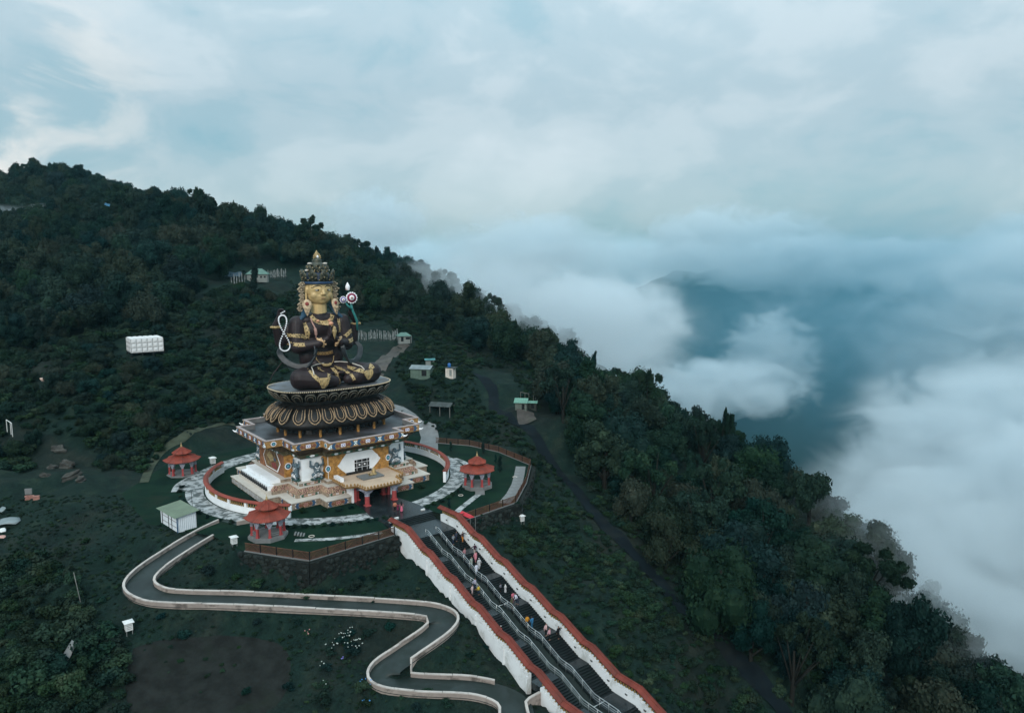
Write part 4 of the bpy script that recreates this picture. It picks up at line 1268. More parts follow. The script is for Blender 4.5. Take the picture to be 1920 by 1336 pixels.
pr, Lp = sup_ring(8.93, 6.63, 2.75, 40)
gl = MB(); gl.box((0, -.03, .95), (1.02, .06, 1.25), 0); GL = gl.mesh('drum_window', M_DARK)
for x, y, a in pr:
    o = link('drum_window', GL, throne); o.location = (x, y, 0); o.rotation_euler = (0, 0, a + R(90))
pr, _ = sup_ring(10.0, 7.4, 2.75, 16)
cm_ = MB(); cm_.lathe([(.26, 0), (.26, 1.75)], n=10); CM = cm_.mesh('drum_column', M_OCHRE)
for x, y, a in pr:
    o = link('drum_column', CM, throne); o.location = (x, y, .0)
tp('lotus_underside', stack([(9.2, 6.8, 1.70), (11.3, 8.3, 1.55), (11.95, 8.9, 1.95), (11.9, 8.85, 2.55), (11.2, 8.2, 3.5), (9.9, 6.9, 4.8), (9.0, 5.9, 5.5)]), M_LOTUS, True)
tp('lotus_waist', stack([(9.1, 5.95, 5.4), (8.8, 5.7, 5.75), (9.1, 5.9, 6.05), (8.9, 5.7, 6.25), (9.5, 6.1, 6.7), (10.6, 6.9, 7.6), (11.1, 7.2, 8.1)]), M_LOTUS, True)
# petals hang outwards from the waist; edges carry a gilt beaded band and a thin inner line
def petal(w, drop, out_, flip=False, sweep=.55):
    def P(u, v, lift=0.0):
        # v 0 at the waist, 1 at the tip; u -1..1
        wv = w * (.62 + .38 * min(v / .55, 1))
        if v > .62: wv *= math.sqrt(max(0, 1 - ((v - .62) / .42) ** 2)) if v < 1.04 else 0
        x = u * wv / 2
        y = out_ * (1 - (1 - v) ** 1.8)
        z = -drop * v ** 1.35
        b = (.34 + lift) * (1 - u * u * .85) * math.sin(min(1, .25 + v * .9) * math.pi * .55)
        y += b * .75; z += b * .45
        return (x, -y if not flip else -y, z if not flip else -z)
    mb = MB()
    nu, nv = 8, 9
    for j in range(nv + 1):
        for i in range(nu + 1): mb.v.append(P(-1 + 2 * i / nu, j / nv))
    for j in range(nv):
        for i in range(nu):
            q = j * (nu + 1) + i
            mb.f.append((q, q + 1, q + nu + 2, q + nu + 1)); mb.m.append(0)
    def U(k, v0, v1):
        pts = []
        for i in range(9): pts.append(P(-k, v0 + (v1 - v0) * i / 9, .10))
        for i in range(11): 
            a = math.pi * i / 10
            pts.append(P(-k * math.cos(a), v1 + (1 - v1) * .92 * math.sin(a) * (1 if k > .7 else .55), .10))
        for i in range(8, -1, -1): pts.append(P(k, v0 + (v1 - v0) * i / 9, .10))
        return pts
    return mb, U
pm, U = petal(2.42, 2.95, 2.55)
PET = pm.mesh('petal', M_LOTUS, True)
tr = MB(); uu = U(.84, .18, .72)
tr.tube(uu, [.045 + .055 * sstep((i if i < 15 else len(uu) - i) / 10) for i in range(len(uu))], 6)
rr_ = random.Random(3)
for i in range(5, len(uu) - 5):
    q = uu[i]; tr.ball((q[0], q[1] - .03, q[2]), rr_.uniform(.10, .15), 0, 6, 4)
TR = tr.mesh('petal_band', M_PETALGOLD, True)
tr = MB(); tr.tube(U(.44, .25, .68), .055, 6); TR2 = tr.mesh('petal_line', M_PETALGOLD, True)
pr, _ = sup_ring(9.35, 6.15, 2.75, 26)
for x, y, a in pr:
    o = link('petal', PET, throne); o.location = (x, y, 5.35); o.rotation_euler = (0, 0, a + R(90))
    link('petal_band', TR, o); link('petal_line', TR2, o)
pm2, U2 = petal(2.1, 1.95, 1.75, flip=True)
PET2 = pm2.mesh('upper_petal', M_LOTUS, True)
tr = MB(); tr.tube(U2(.86, .1, .72), .06, 6); TR3 = tr.mesh('petal_line', mat('grey_gilt', (.14, .13, .10), .4, .4, 2, .5, dirt=((.36, .26, .12), .35, 1.2)), True)
tr = MB(); tr.tube(U2(.5, .15, .62), .05, 6); TR4 = tr.mesh('petal_line', bpy.data.materials['grey_gilt'], True)
pr, _ = sup_ring(9.35, 6.0, 2.75, 28)
for x, y, a in pr:
    o = link('upper_petal', PET2, throne); o.location = (x, y, 6.2); o.rotation_euler = (0, 0, a + R(90))
    link('petal_line', TR3, o); link('petal_line', TR4, o)
tp('rim', stack([(11.0, 7.15, 8.0), (11.35, 7.5, 8.15), (11.4, 7.55, 8.35), (11.2, 7.35, 8.42)]), M_LOTUS, True)
bead = MB(); bead.ball((0, 0, 0), .125, 0, 7, 5); BE = bead.mesh('bead', mat('bead_gilt', (.52, .43, .30), .5, .15, 2, .3), True)
pr, _ = sup_ring(11.45, 7.6, 2.75, 190)
for x, y, a in pr:
    o = link('bead', BE, throne); o.location = (x, y, 8.33)
tp('seat_top', stack([(11.25, 7.4, 8.30), (11.2, 7.35, 8.45)]), mat('throne_top', (.13, .138, .155), .4, .3, .35, .35, dirt=((.06, .042, .03), .9, .20, (.42, .6))))
# ------------------------------------------------------------------ seated statue
SZ = 18.43
statue = empty('statue', loc(0, 0, SZ), PHI, 'giant seated dark bronze statue with golden face, crown, jewels and four arms', 'statue')
def T(s, f, z): return (s, -f, z - SZ)
X0 = -1.15                                       # torso axis
body = [
    # lap and crossed legs
    ('e', T(-.4, .6, 20.1), (4.4, 3.4, 1.8)),
    ('c', T(X0 - 2.2, .2, 20.6), T(-7.2, 4.0, 20.55), 2.05, 1.75), ('c', T(X0 + 3.0, .2, 20.6), T(7.3, 3.6, 20.35), 2.05, 1.75),
    ('c', T(-7.2, 4.0, 20.55), T(-3.6, 5.5, 20.1), 1.85, 1.6), ('c', T(-3.6, 5.5, 20.1), T(-1.2, 5.2, 19.6), 1.6, 1.05),
    ('c', T(7.3, 3.6, 20.35), T(3.6, 5.2, 20.1), 1.85, 1.55), ('c', T(3.6, 5.2, 20.1), T(1.7, 5.0, 19.7), 1.5, 1.0),
    ('e', T(-7.2, 3.9, 20.2), (1.75, 1.8, 1.75)), ('e', T(7.3, 3.5, 20.1), (1.75, 1.8, 1.75)),
    # trunk: waist narrower than the chest
    ('e', T(X0 + .1, -.5, 22.2), (3.4, 2.4, 1.9)), ('e', T(X0, -.5, 24.4), (3.1, 2.1, 2.3)), ('e', T(X0, -.5, 26.6), (3.9, 2.2, 2.4)),
    ('e', T(X0, -.5, 28.9), (4.5, 2.3, 2.4)), ('e', T(X0, -.7, 30.6), (4.7, 1.95, 1.4)),
    ('e', T(X0 - 1.7, .55, 28.7), (1.9, 1.2, 1.5)), ('e', T(X0 + 1.7, .55, 28.7), (1.9, 1.2, 1.5)),
    ('c', T(X0, -.6, 30.6), T(X0, -.5, 32.4), 1.75, 1.35),
    # robe filling between trunk and arms
    ('e', T(X0 - 3.4, -.4, 26.8), (1.7, 1.5, 2.9)), ('e', T(X0 + 3.4, -.4, 26.8), (1.7, 1.5, 2.9)), ('e', T(X0 - 2.6, -.4, 23.8), (1.7, 1.6, 2.3)), ('e', T(X0 + 2.8, -.4, 23.8), (1.7, 1.6, 2.3)),
    ('e', T(X0 - 5.6, -1.4, 28.0), (1.7, 1.0, 2.2)), ('e', T(X0 + 5.5, -1.4, 28.0), (1.6, 1.0, 2.2)),
    # front arms
    ('e', T(X0 - 4.4, -.4, 30.0), (1.45, 1.4, 1.35)), ('e', T(X0 + 4.4, -.4, 30.0), (1.45, 1.4, 1.35)),
    ('c', T(X0 - 4.5, -.4, 30.0), T(X0 - 5.0, .5, 26.0), 1.5, 1.25), ('c', T(X0 + 4.5, -.4, 30.0), T(X0 + 4.9, .5, 26.0), 1.5, 1.25),
    ('c', T(X0 - 5.0, .6, 25.8), T(X0 - 1.9, 3.1, 26.5), 1.25, .82), ('c', T(X0 + 4.9, .6, 25.8), T(X0 + 2.3, 3.1, 26.5), 1.25, .82),
    ('c', T(X0 - 1.9, 3.1, 26.5), T(X0 - .15, 3.9, 27.6), .68, .55), ('c', T(X0 + 2.3, 3.1, 26.5), T(X0 + .55, 3.9, 27.6), .68, .55),
    # rear arms
    ('c', T(X0 - 4.3, -1.4, 29.8), T(X0 - 7.3, -1.6, 26.6), 1.25, .95), ('c', T(X0 - 7.3, -1.6, 26.6), T(X0 - 8.3, -.9, 29.9), .95, .66), ('c', T(X0 - 8.3, -.9, 29.9), T(X0 - 7.9, -.4, 31.2), .62, .5),
    ('c', T(X0 + 4.3, -1.4, 29.8), T(X0 + 7.2, -1.6, 26.0), 1.25, .95), ('c', T(X0 + 7.2, -1.6, 26.0), T(X0 + 7.7, -.9, 29.6), .95, .66), ('c', T(X0 + 7.7, -.9, 29.6), T(X0 + 6.8, -.3, 30.9), .62, .5),
]
def finger(pts, r0, r1):
    return [('c', pts[i], pts[i + 1], r0 + (r1 - r0) * i / (len(pts) - 1), r0 + (r1 - r0) * (i + 1) / (len(pts) - 1)) for i in range(len(pts) - 1)]
# praying hands: four fingers and a thumb each, tips upward in front of the chest
for sg in (-1, 1):
    bx = X0 + .2 + sg * .42
    body.append(('e', T(bx, 4.0, 28.0), (.40, .62, .75)))
    for k in range(4):
        ff = 3.62 + k * .30
        body += finger([T(bx, ff, 28.4), T(bx - sg * .10, ff + .02, 29.3 + (.12 if k in (1, 2) else 0)), T(bx - sg * .22, ff, 29.95 + (.28 if k in (1, 2) else (-.15 if k == 3 else .05)))], .19, .12)
    body += finger([T(bx, 4.5, 27.8), T(bx - sg * .05, 4.85, 28.4), T(bx - sg * .2, 4.8, 28.9)], .2, .14)
# raised rear hands: palm, bent fingers pinching beads and stem
for cx, cz, sg in ((X0 - 7.7, 31.7, 1), (X0 + 6.4, 31.3, -1)):
    body.append(('e', T(cx, -.2, cz), (.62, .34, .72)))
    for k in range(4):
        o = (k - 1.5) * .28
        body += finger([T(cx + o, -.1, cz + .5), T(cx + o + sg * .12, .15, cz + 1.1 + .1 * (k in (1, 2))), T(cx + o + sg * .4, .55, cz + 1.2 - .15 * k)], .17, .11)
    body += finger([T(cx + sg * .45, .0, cz - .1), T(cx + sg * .85, .3, cz + .3), T(cx + sg * .8, .6, cz + .75)], .19, .13)
# feet: soles turned up on the lap
for sg, cx in ((1, .9), (-1, -1.5)):
    body += [('e', T(cx, 3.9, 20.9), (1.1, .6, .4))]
    for k in range(5): body.append(('e', T(cx + sg * (1.0 + .05 * k), 4.1, 21.1 - .12 * k), (.3, .2, .14)))
blob('body', body, .13, M_BRONZE, statue, 4)

# head: golden face
HX, HF = X0 - .05, -.45
def Hd(s, f, z): return T(HX + s, HF + f, z)
hp = [('e', Hd(0, 0, 36.3), (2.42, 2.35, 2.5)), ('e', Hd(0, .35, 35.0), (2.15, 1.9, 1.7)), ('e', Hd(0, 1.05, 34.12), (1.05, .9, .62)),
      ('e', Hd(-1.1, 1.2, 35.2), (1.0, .75, .85)), ('e', Hd(1.1, 1.2, 35.2), (1.0, .75, .85)), ('e', Hd(0, 1.1, 37.2), (1.9, 1.1, 1.1)),
      ('c', Hd(0, 2.05, 36.5), Hd(0, 2.42, 35.5), .18, .30), ('e', Hd(-.31, 2.2, 35.38), (.23, .24, .19)), ('e', Hd(.31, 2.2, 35.38), (.23, .24, .19)),
      ('e', Hd(-.22, 1.98, 34.78), (.42, .26, .13)), ('e', Hd(.22, 1.98, 34.78), (.42, .26, .13)), ('e', Hd(0, 1.95, 34.52), (.48, .28, .15)),
      ('c', Hd(-1.7, 1.5, 36.75), Hd(-.3, 2.0, 36.85), .2, .2), ('c', Hd(1.7, 1.5, 36.75), Hd(.3, 2.0, 36.85), .2, .2),
      ('c', Hd(0, -.1, 33.8), Hd(0, -.1, 31.9), 1.42, 1.5),
      ('e', Hd(-2.45, .1, 36.1), (.25, .5, .85)), ('c', Hd(-2.5, .2, 35.4), Hd(-2.55, .25, 33.7), .22, .24), ('e', Hd(2.45, .1, 36.1), (.25, .5, .85)), ('c', Hd(2.5, .2, 35.4), Hd(2.55, .25, 33.7), .22, .24)]
head = blob('head', hp, .09, M_GOLDFACE, statue, 3)
def st(name, mb, m, parent=statue, smooth=True): return mb.build(name, m, parent, smooth=smooth)
for sg in (-1, 1):
    mb = MB(); mb.ball(Hd(sg * .98, 1.99, 36.14), (.52, .14, .125), 0, 10, 6); e = st('eye', mb, mat('eye_white_%d' % sg, (.42, .41, .38), .5))
    mb = MB(); mb.ball(Hd(sg * .93, 2.10, 36.12), (.17, .07, .12), 0, 8, 6); st('iris', mb, M_DARK, e)
    mb = MB(); mb.tube([Hd(sg * 1.58, 1.76, 36.14), Hd(sg * 1.25, 2.02, 36.25), Hd(sg * .95, 2.13, 36.28), Hd(sg * .6, 2.14, 36.22), Hd(sg * .40, 2.12, 36.10)], [.03, .05, .06, .05, .03], 6); st('eyelid', mb, M_DARK)
    mb = MB(); mb.tube([Hd(sg * 2.0, 1.3, 36.52), Hd(sg * 1.6, 1.80, 36.86), Hd(sg * 1.05, 2.10, 37.02), Hd(sg * .6, 2.22, 36.94), Hd(sg * .28, 2.24, 36.62)], [.03, .06, .075, .06, .04], 6); st('eyebrow', mb, M_DARK)
mb = MB(); mb.tube([Hd(-.66, 1.98, 34.66), Hd(-.3, 2.19, 34.63), Hd(0, 2.22, 34.66), Hd(.3, 2.19, 34.63), Hd(.66, 1.98, 34.66)], [.03, .06, .07, .06, .03], 6); st('lip_line', mb, M_BROWNRED)
# hair and crown
mb = MB(); mb.lathe([(2.0, 0), (2.5, .25), (2.62, .8), (2.45, 1.5), (1.9, 2.3), (1.25, 2.9)], Hd(0, -.1, 37.1), 24, sy=.97); st('hair', mb, mat('blue_black_hair', (.012, .025, .05), .5, .3, 1, .4))
mb = MB(); mb.lathe([(2.56, 0), (2.72, .06), (2.72, .42), (2.58, .48)], Hd(0, -.1, 37.25), 28); st('crown_band', mb, mat('crown_blue', (.02, .05, .11), .45, .3, 2, .4))
def crown_leaf(w, h):
    mb = MB()
    pts = []
    for a, b in [(-.34, 0), (-.5, .18), (-.36, .34), (-.52, .55), (-.34, .68), (-.26, .84), (0, 1.0), (.26, .84), (.34, .68), (.52, .55), (.36, .34), (.5, .18), (.34, 0)]: pts.append((a * w, b * h))
    mb.plate(pts[::-1], (0, 0, 0), (1, 0, 0), (0, 0, 1), -.14, 0)
    for a, b, r in ((0, .40, .24), (-.28, .3, .16), (.28, .3, .16), (0, .68, .18), (-.27, .6, .13), (.27, .6, .13), (0, .14, .17)):
        mb.ball((a * w, -.16, b * h), (r, .16, r), 0, 7, 5)
    for q in pts[1:-1:3]: mb.ball((q[0], -.06, q[1]), .10, 1, 6, 4)
    mb.tube([(-.25 * w, -.17, .1 * h), (-.32 * w, -.2, .5 * h), (0, -.2, .88 * h), (.32 * w, -.2, .5 * h), (.25 * w, -.17, .1 * h)], .06, 5, 0)
    mb.ball((0, -.26, .40 * h), .12, 1, 6, 4)
    return mb.mesh('crown_leaf', [M_CROWN, M_GOLD], True)
CL, CL2 = crown_leaf(1.75, 2.45), crown_leaf(1.25, 1.6)
for i in range(7):
    a = R(-90) + (i - 3) * R(42)
    o = link('crown_leaf', CL, statue)
    o.location = (HX + 2.55 * math.cos(a), -(HF - .1) + 2.5 * math.sin(a), 37.6 - SZ)
    o.rotation_euler = (R(14), 0, a + R(90))
for i in range(9):
    a = R(-90) + (i - 4) * R(38)
    o = link('crown_leaf', CL2, statue)
    o.location = (HX + 1.65 * math.cos(a), -(HF - .1) + 1.62 * math.sin(a), 39.2 - SZ)
    o.rotation_euler = (R(8), 0, a + R(90))
mb = MB(); mb.lathe([(1.35, 0), (1.3, .7), (1.02, 1.15), (1.0, 1.35), (1.28, 1.5), (1.32, 1.75), (.95, 1.95), (.78, 2.3), (.92, 2.5), (.6, 2.75), (.45, 3.0)], Hd(0, -.2, 39.1), 20)
tk = st('topknot', mb, M_CROWN)
for sg in (-1, 1):
    mb = MB(); mb.ball(Hd(sg * 1.5, .0, 41.0), (.5, .25, .2), 0, 8, 6); mb.ball(Hd(sg * 2.0, -.1, 39.75), (.5, .25, .22), 0, 8, 6); st('topknot_tassel', mb, M_CREAM, tk)
mb = MB()
prof = [(.18, 0), (.5, .25), (.62, .55), (.5, .95), (.26, 1.3), (.04, 1.7)]
mb.lathe(prof, Hd(0, -.2, 41.75), 14, sy=.6)
for i in range(9):
    a = math.pi * i / 8
    mb.ball(Hd(-.66 * math.cos(a), -.1, 42.15 + .85 * math.sin(a) - .1), .16, 0, 6, 4)
fin = st('finial', mb, M_GOLD)
mb = MB(); mb.ball(Hd(0, .2, 42.25), (.22, .14, .28), 0, 8, 6); st('finial_gem', mb, M_CHALK, fin)
# ear scrolls hanging beside the head, earrings
for sg in (-1, 1):
    mb = MB()
    for z, r, dx in ((37.1, .62, 3.1), (36.2, .66, 3.35), (35.1, .50, 3.25), (34.3, .45, 3.3), (33.4, .58, 3.5), (32.7, .55, 3.65)):
        pts = [Hd(sg * (dx + r * .8 * math.cos(t)), .1 - .1 * math.sin(t), z + r * .75 * math.sin(t)) for t in np.linspace(0, 2 * math.pi, 11)[:-1]]
        mb.tube(pts, .17, 6, 0, closed=True); mb.ball(Hd(sg * dx, .1, z), r * .42, 0, 7, 5)
        mb.ball(Hd(sg * (dx + r), .15, z + .1), .2, 0, 6, 4)
    st('ear_scroll', mb, mat('scroll_gilt_%d' % sg, (.36, .28, .19), .55, .35, 2.5, .3, dirt=((.06, .05, .03), .7, 2.2)))
    mb = MB()
    pts = [(-.25, .9), (-.75, .5), (-.85, -.1), (-.55, -.95), (-.28, -1.7), (0, -2.25), (.28, -1.7), (.55, -.95), (.85, -.1), (.75, .5), (.25, .9)]
    mb.plate(pts, (0, 0, 0), (1, 0, 0), (0, 0, 1), .22, 0)
    for k in range(10):
        t = k / 9; q = pts[1 + int(t * 8.99)]
        mb.ball((q[0] * .8, -.2, q[1] * .85), .13, 0, 6, 4)
    for k in range(5): mb.ball(((k - 2) * .2, -.25, -.65 - .1 * (2 - abs(k - 2))), .12, 0, 6, 4)
    e = st('earring', mb, mat('earring_gold_%d' % sg, (.58, .43, .28), .5, .3, 2.5, .4, bump=.5))
    e.location = Hd(sg * 2.75, 1.0, 33.55); e.rotation_euler = (R(-8), 0, R(20) * sg)
    mb = MB(); mb.ball((0, -.26, .1), (.36, .2, .36), 0, 10, 7); st('earring_gem', mb, M_MURALRED, e)
# blue scarf over the shoulders and hair locks
for sg in (-1, 1):
    mb = MB()
    for k in range(4):
        mb.tube([Hd(sg * (2.3 + .12 * k), -.5, 33.4), T(X0 + sg * (3.0 + .3 * k), .2 + .1 * k, 31.5 - .15 * k), T(X0 + sg * (4.1 + .25 * k), .3, 31.0 - .35 * k), T(X0 + sg * (5.2 + .1 * k), -.6, 30.6 - .5 * k)], [.24, .3, .3, .15], 6)
    st('scarf', mb, mat('scarf_blue_%d' % sg, (.012, .05, .09), .5, .3, 1, .4))
# jewels: collar, bands, necklaces. surf() finds the skin of the body in front of a point
bpy.context.view_layer.update()
from mathutils.bvhtree import BVHTree
bm_ = bmesh.new(); bm_.from_mesh([c for c in statue.children if c.name.startswith('body')][0].data)
BV = BVHTree.FromBMesh(bm_)
def surf(s, z, lift=.12, f_from=12):
    h = BV.ray_cast(Vector(T(s, f_from, z)), Vector((0, 1, 0)))
    return (Vector(T(s, 0, z)) if h[0] is None else h[0] + h[1] * lift)
def ribbon(name, path, width, m, mb=None, th=.09, parent=statue, down=False):
    """an ornamental strip lying on the body along (s, z) points"""
    mb = mb or MB()
    P = []
    for (s0, z0), (s1, z1) in zip(path[:-1], path[1:]):
        n = max(2, int(math.hypot(s1 - s0, z1 - z0) / .28))
        P += [(s0 + (s1 - s0) * i / n, z0 + (z1 - z0) * i / n) for i in range(n)]
    P.append(path[-1])
    rows = []
    for i, (s, z) in enumerate(P):
        a, b = P[max(i - 1, 0)], P[min(i + 1, len(P) - 1)]
        d = Vector((b[0] - a[0], b[1] - a[1])).normalized(); nn = Vector((-d.y, d.x))
        row = []
        for k in (-1, -.4, .4, 1):
            row.append(surf(s + nn.x * width / 2 * k, z + nn.y * width / 2 * k, th if abs(k) < 1 else th * .5))
        rows.append(row)
    b0 = len(mb.v)
    for r in rows: mb.v += [tuple(q) for q in r]
    for i in range(len(rows) - 1):
        for k in range(3):
            q = b0 + i * 4 + k
            mb.f.append((q, q + 1, q + 5, q + 4)); mb.m.append(0)
    for i in range(1, len(rows), 2):
        c = (rows[i][1] + rows[i][2]) / 2
        mb.ball(tuple(c), width * .19, 1, 6, 4)
    for i in range(len(rows)):
        for k in (0, 3): mb.ball(tuple(rows[i][k]), .085, 0, 5, 4)
    return mb
def lay(name, path, width, m=M_GOLD): return st(name, ribbon(name, path, width, m), [m, M_BROWNRED if False else M_LOTUS])
lay('collar', [(X0 - 2.1, 31.4), (X0 - 1.7, 30.7), (X0 - .9, 30.2), (X0, 30.05), (X0 + .9, 30.2), (X0 + 1.7, 30.7), (X0 + 2.1, 31.4)], .7)
mb = MB()
for s, z, r in ((X0, 30.15, .5), (X0 - 1.1, 30.4, .36), (X0 + 1.1, 30.4, .36)):
    q = surf(s, z, .18); mb.ball(tuple(q), (r, .3, r * .75), 0, 8, 6)
st('collar_gem', mb, mat('coral_gem', (.55, .27, .16), .5, .3, 2, .4))
lay('sash_trim', [(X0 - 3.5, 30.2), (X0 - 3.3, 29.2), (X0 - 3.15, 28.2), (X0 - 3.2, 27.3)], .7)
lay('sash_trim', [(X0 + 3.3, 30.6), (X0 + 3.3, 29.4), (X0 + 3.2, 28.2)], .5)
mb = MB()
for t in np.linspace(0, 1, 26):
    s = X0 - 2.3 + .7 * t; z = 30.9 - 3.6 * t
    q = surf(s, z, .16); mb.ball(tuple(q), .15 if not .5 < t < .78 else .30, 0, 6, 5)
st('necklace', mb, M_PINKY)
lay('armlet', [(X0 - 6.35, 28.05), (X0 - 5.4, 28.0), (X0 - 4.2, 27.9), (X0 - 3.6, 27.5)], .6)
lay('armlet', [(X0 + 6.1, 28.3), (X0 + 5.2, 28.1), (X0 + 4.2, 27.3)], .6)
lay('sleeve_trim', [(X0 - 6.2, 26.6), (X0 - 5.2, 26.35), (X0 - 4.3, 26.4)], .6)
lay('sleeve_trim', [(X0 + 6.2, 26.7), (X0 + 5.2, 26.45), (X0 + 4.4, 26.4)], .6)
for sg, s0 in ((-1, X0 - 1.6), (1, X0 + 1.95)):
    mb = MB(); mb.lathe([(.80, -.3), (.92, -.1), (.92, .1), (.80, .3)], (0, 0, 0), 14)
    for k in range(8): mb.ball((.95 * math.cos(k * .785), .95 * math.sin(k * .785), 0), .2, 0, 6, 4)
    o = st('bracelet', mb, mat('bracelet_gold_%d' % sg, (.62, .40, .22), .5, .3, 2, .4)); o.location = T(s0, 3.2, 26.65); o.rotation_euler = (R(-35), R(52) * -sg, 0)
for s0, z0 in ((X0 - 8.25, 29.6), (X0 + 7.7, 29.4)):
    mb = MB(); mb.lathe([(.68, -.25), (.8, 0), (.68, .25)], (0, 0, 0), 14)
    for k in range(7): mb.ball((.82 * math.cos(k * .9), .82 * math.sin(k * .9), 0), .22, 0, 6, 4)
    o = st('bracelet', mb, M_GOLD); o.location = T(s0, -.95, z0)
lay('belt', [(X0 - 1.5, 24.5), (X0, 24.35), (X0 + 1.6, 24.5)], .5, M_PARGOLD)
mb = MB()
for t in np.linspace(0, math.pi, 22):
    q = surf(X0 + .1 - 1.7 * math.cos(t), 23.7 - 1.5 * math.sin(t), .15); mb.ball(tuple(q), .12 if abs(t - 1.57) > .5 else .30, 0, 6, 4)
st('belt_beads', mb, M_GOLD)
# jewel held between the palms
mb = MB(); mb.lathe([(.03, -1.3), (.22, -.6), (.38, 0), (.42, .35), (.30, .6), (.36, .8), (.1, 1.15)], T(X0 + .35, 5.05, 28.55), 12); st('jewel', mb, M_GOLD)
# legs: trim and pendants
lay('leg_trim', [(-5.9, 22.0), (-5.6, 21.2), (-4.9, 20.4), (-4.3, 19.9)], .62)
lay('leg_trim', [(-2.6, 21.9), (-2.75, 21.2), (-3.1, 20.5), (-3.6, 20.0)], .6)
def pendant(s, z, w, h):
    mb = MB()
    n = 9
    rows = []
    for j in range(n + 1):
        v = j / n
        ww = w * math.sin(math.pi * (.28 + .72 * v) ** .8) * (1 if v < .35 else 1) + .06
        rows.append([surf(s + ww * u, z + h * (.5 - v), .16) for u in (-.5, -.25, 0, .25, .5)])
    for r in rows: mb.v += [tuple(q) for q in r]
    for j in range(n):
        for k in range(4):
            q = j * 5 + k; mb.f.append((q, q + 1, q + 6, q + 5)); mb.m.append(0)
    for j in range(1, n):
        for k in (0, 1, 3, 4): mb.ball(tuple(rows[j][k]), .14, 0, 6, 4)
    return st('knee_pendant', mb, M_GOLD)
pendant(-4.0, 19.75, 1.5, 1.9)
pendant(5.2, 20.2, 2.0, 1.7)
lay('leg_trim', [(2.7, 21.5), (3.6, 21.2), (4.3, 21.0)], .7)
lay('leg_trim', [(6.9, 21.7), (6.3, 21.5), (5.9, 21.1)], .7)
lay('apron', [(-.2, 21.6), (-.15, 20.6), (-.1, 19.6), (-.1, 18.75)], .7)
lay('apron', [(.6, 21.6), (1.5, 21.3), (1.9, 20.6), (2.3, 19.6)], .48)
mb = MB()
for sg in (-1, 1):
    mb.tube([tuple(surf(X0 + .6 + sg * a, z, .15)) for a, z in ((1.1, 22.6), (2.4, 22.4), (4.0, 22.2), (4.9, 21.7), (5.0, 21.2))], .1, 6)
st('sash_cord', mb, M_CREAM)
# scarf loops falling over the forearms
for sg in (-1, 1):
    mb = MB()
    for k in range(6):
        o = k * .24
        ctl = [Vector(T(X0 + sg * (2.5 + o * .35), 2.2 + o * .3, 27.0)), Vector(T(X0 + sg * (2.45 + o * .35), 3.2 + o * .3, 25.6)), Vector(T(X0 + sg * (2.8 + o * .4), 3.4 + o * .2, 24.2 - o * .3)), Vector(T(X0 + sg * (3.9 + o * .3), 3.0, 23.0 - o * .55)),
               Vector(T(X0 + sg * (5.6 + o * .3), 2.0, 22.8 - o * .5)), Vector(T(X0 + sg * (7.0 + o * .6), .8, 23.6 - o * .3)), Vector(T(X0 + sg * (7.6 + o * .7), -.2, 24.9)), Vector(T(X0 + sg * (7.0 + o * .5), -1.0, 26.0))]
        q = spline(ctl, 5)
        mb.tube(q, [.09 + .13 * math.sin(math.pi * (i + 1) / (len(q) + 1)) for i in range(len(q))], 6)
    st('scarf_loop', mb, mat('scarf_dark_%d' % sg, (.016, .020, .024), .32, .4, 1.5, .4, dirt=((.05, .058, .062), .4, 1.6)))
mb = MB()
mb.tube([T(X0 - 7.1, .2, 24.0), T(X0 - 9.2, -.6, 21.2), T(X0 - 10.4, -1.2, 18.7)], [.12, .1, .08], 6)
st('scarf_tail', mb, M_BRONZE)
# prayer beads from the raised hand: a figure of eight
mb = MB()
bx, bz = X0 - 7.55, 28.9
pts = []
for t in np.linspace(0, 2 * math.pi, 54)[:-1]:
    v = math.cos(t)
    if v > 0: ss, zz = .62 * math.sin(2 * t) * 1.15, 3.1 * v
    else: ss, zz = .85 * math.sin(2 * t) * 1.15, 3.4 * v
    pts.append(T(bx + ss + .15 * (1 - v), .55 + .1 * math.sin(t), bz + zz - .2))
for q in pts: mb.ball(q, .15, 0, 7, 5)
for k in range(3): mb.ball(T(bx - .2 + .3 * k, .6, bz + 3.25 + .16 * k), (.2, .15, .1), 0, 6, 4)
st('prayer_beads', mb, M_CHALK)
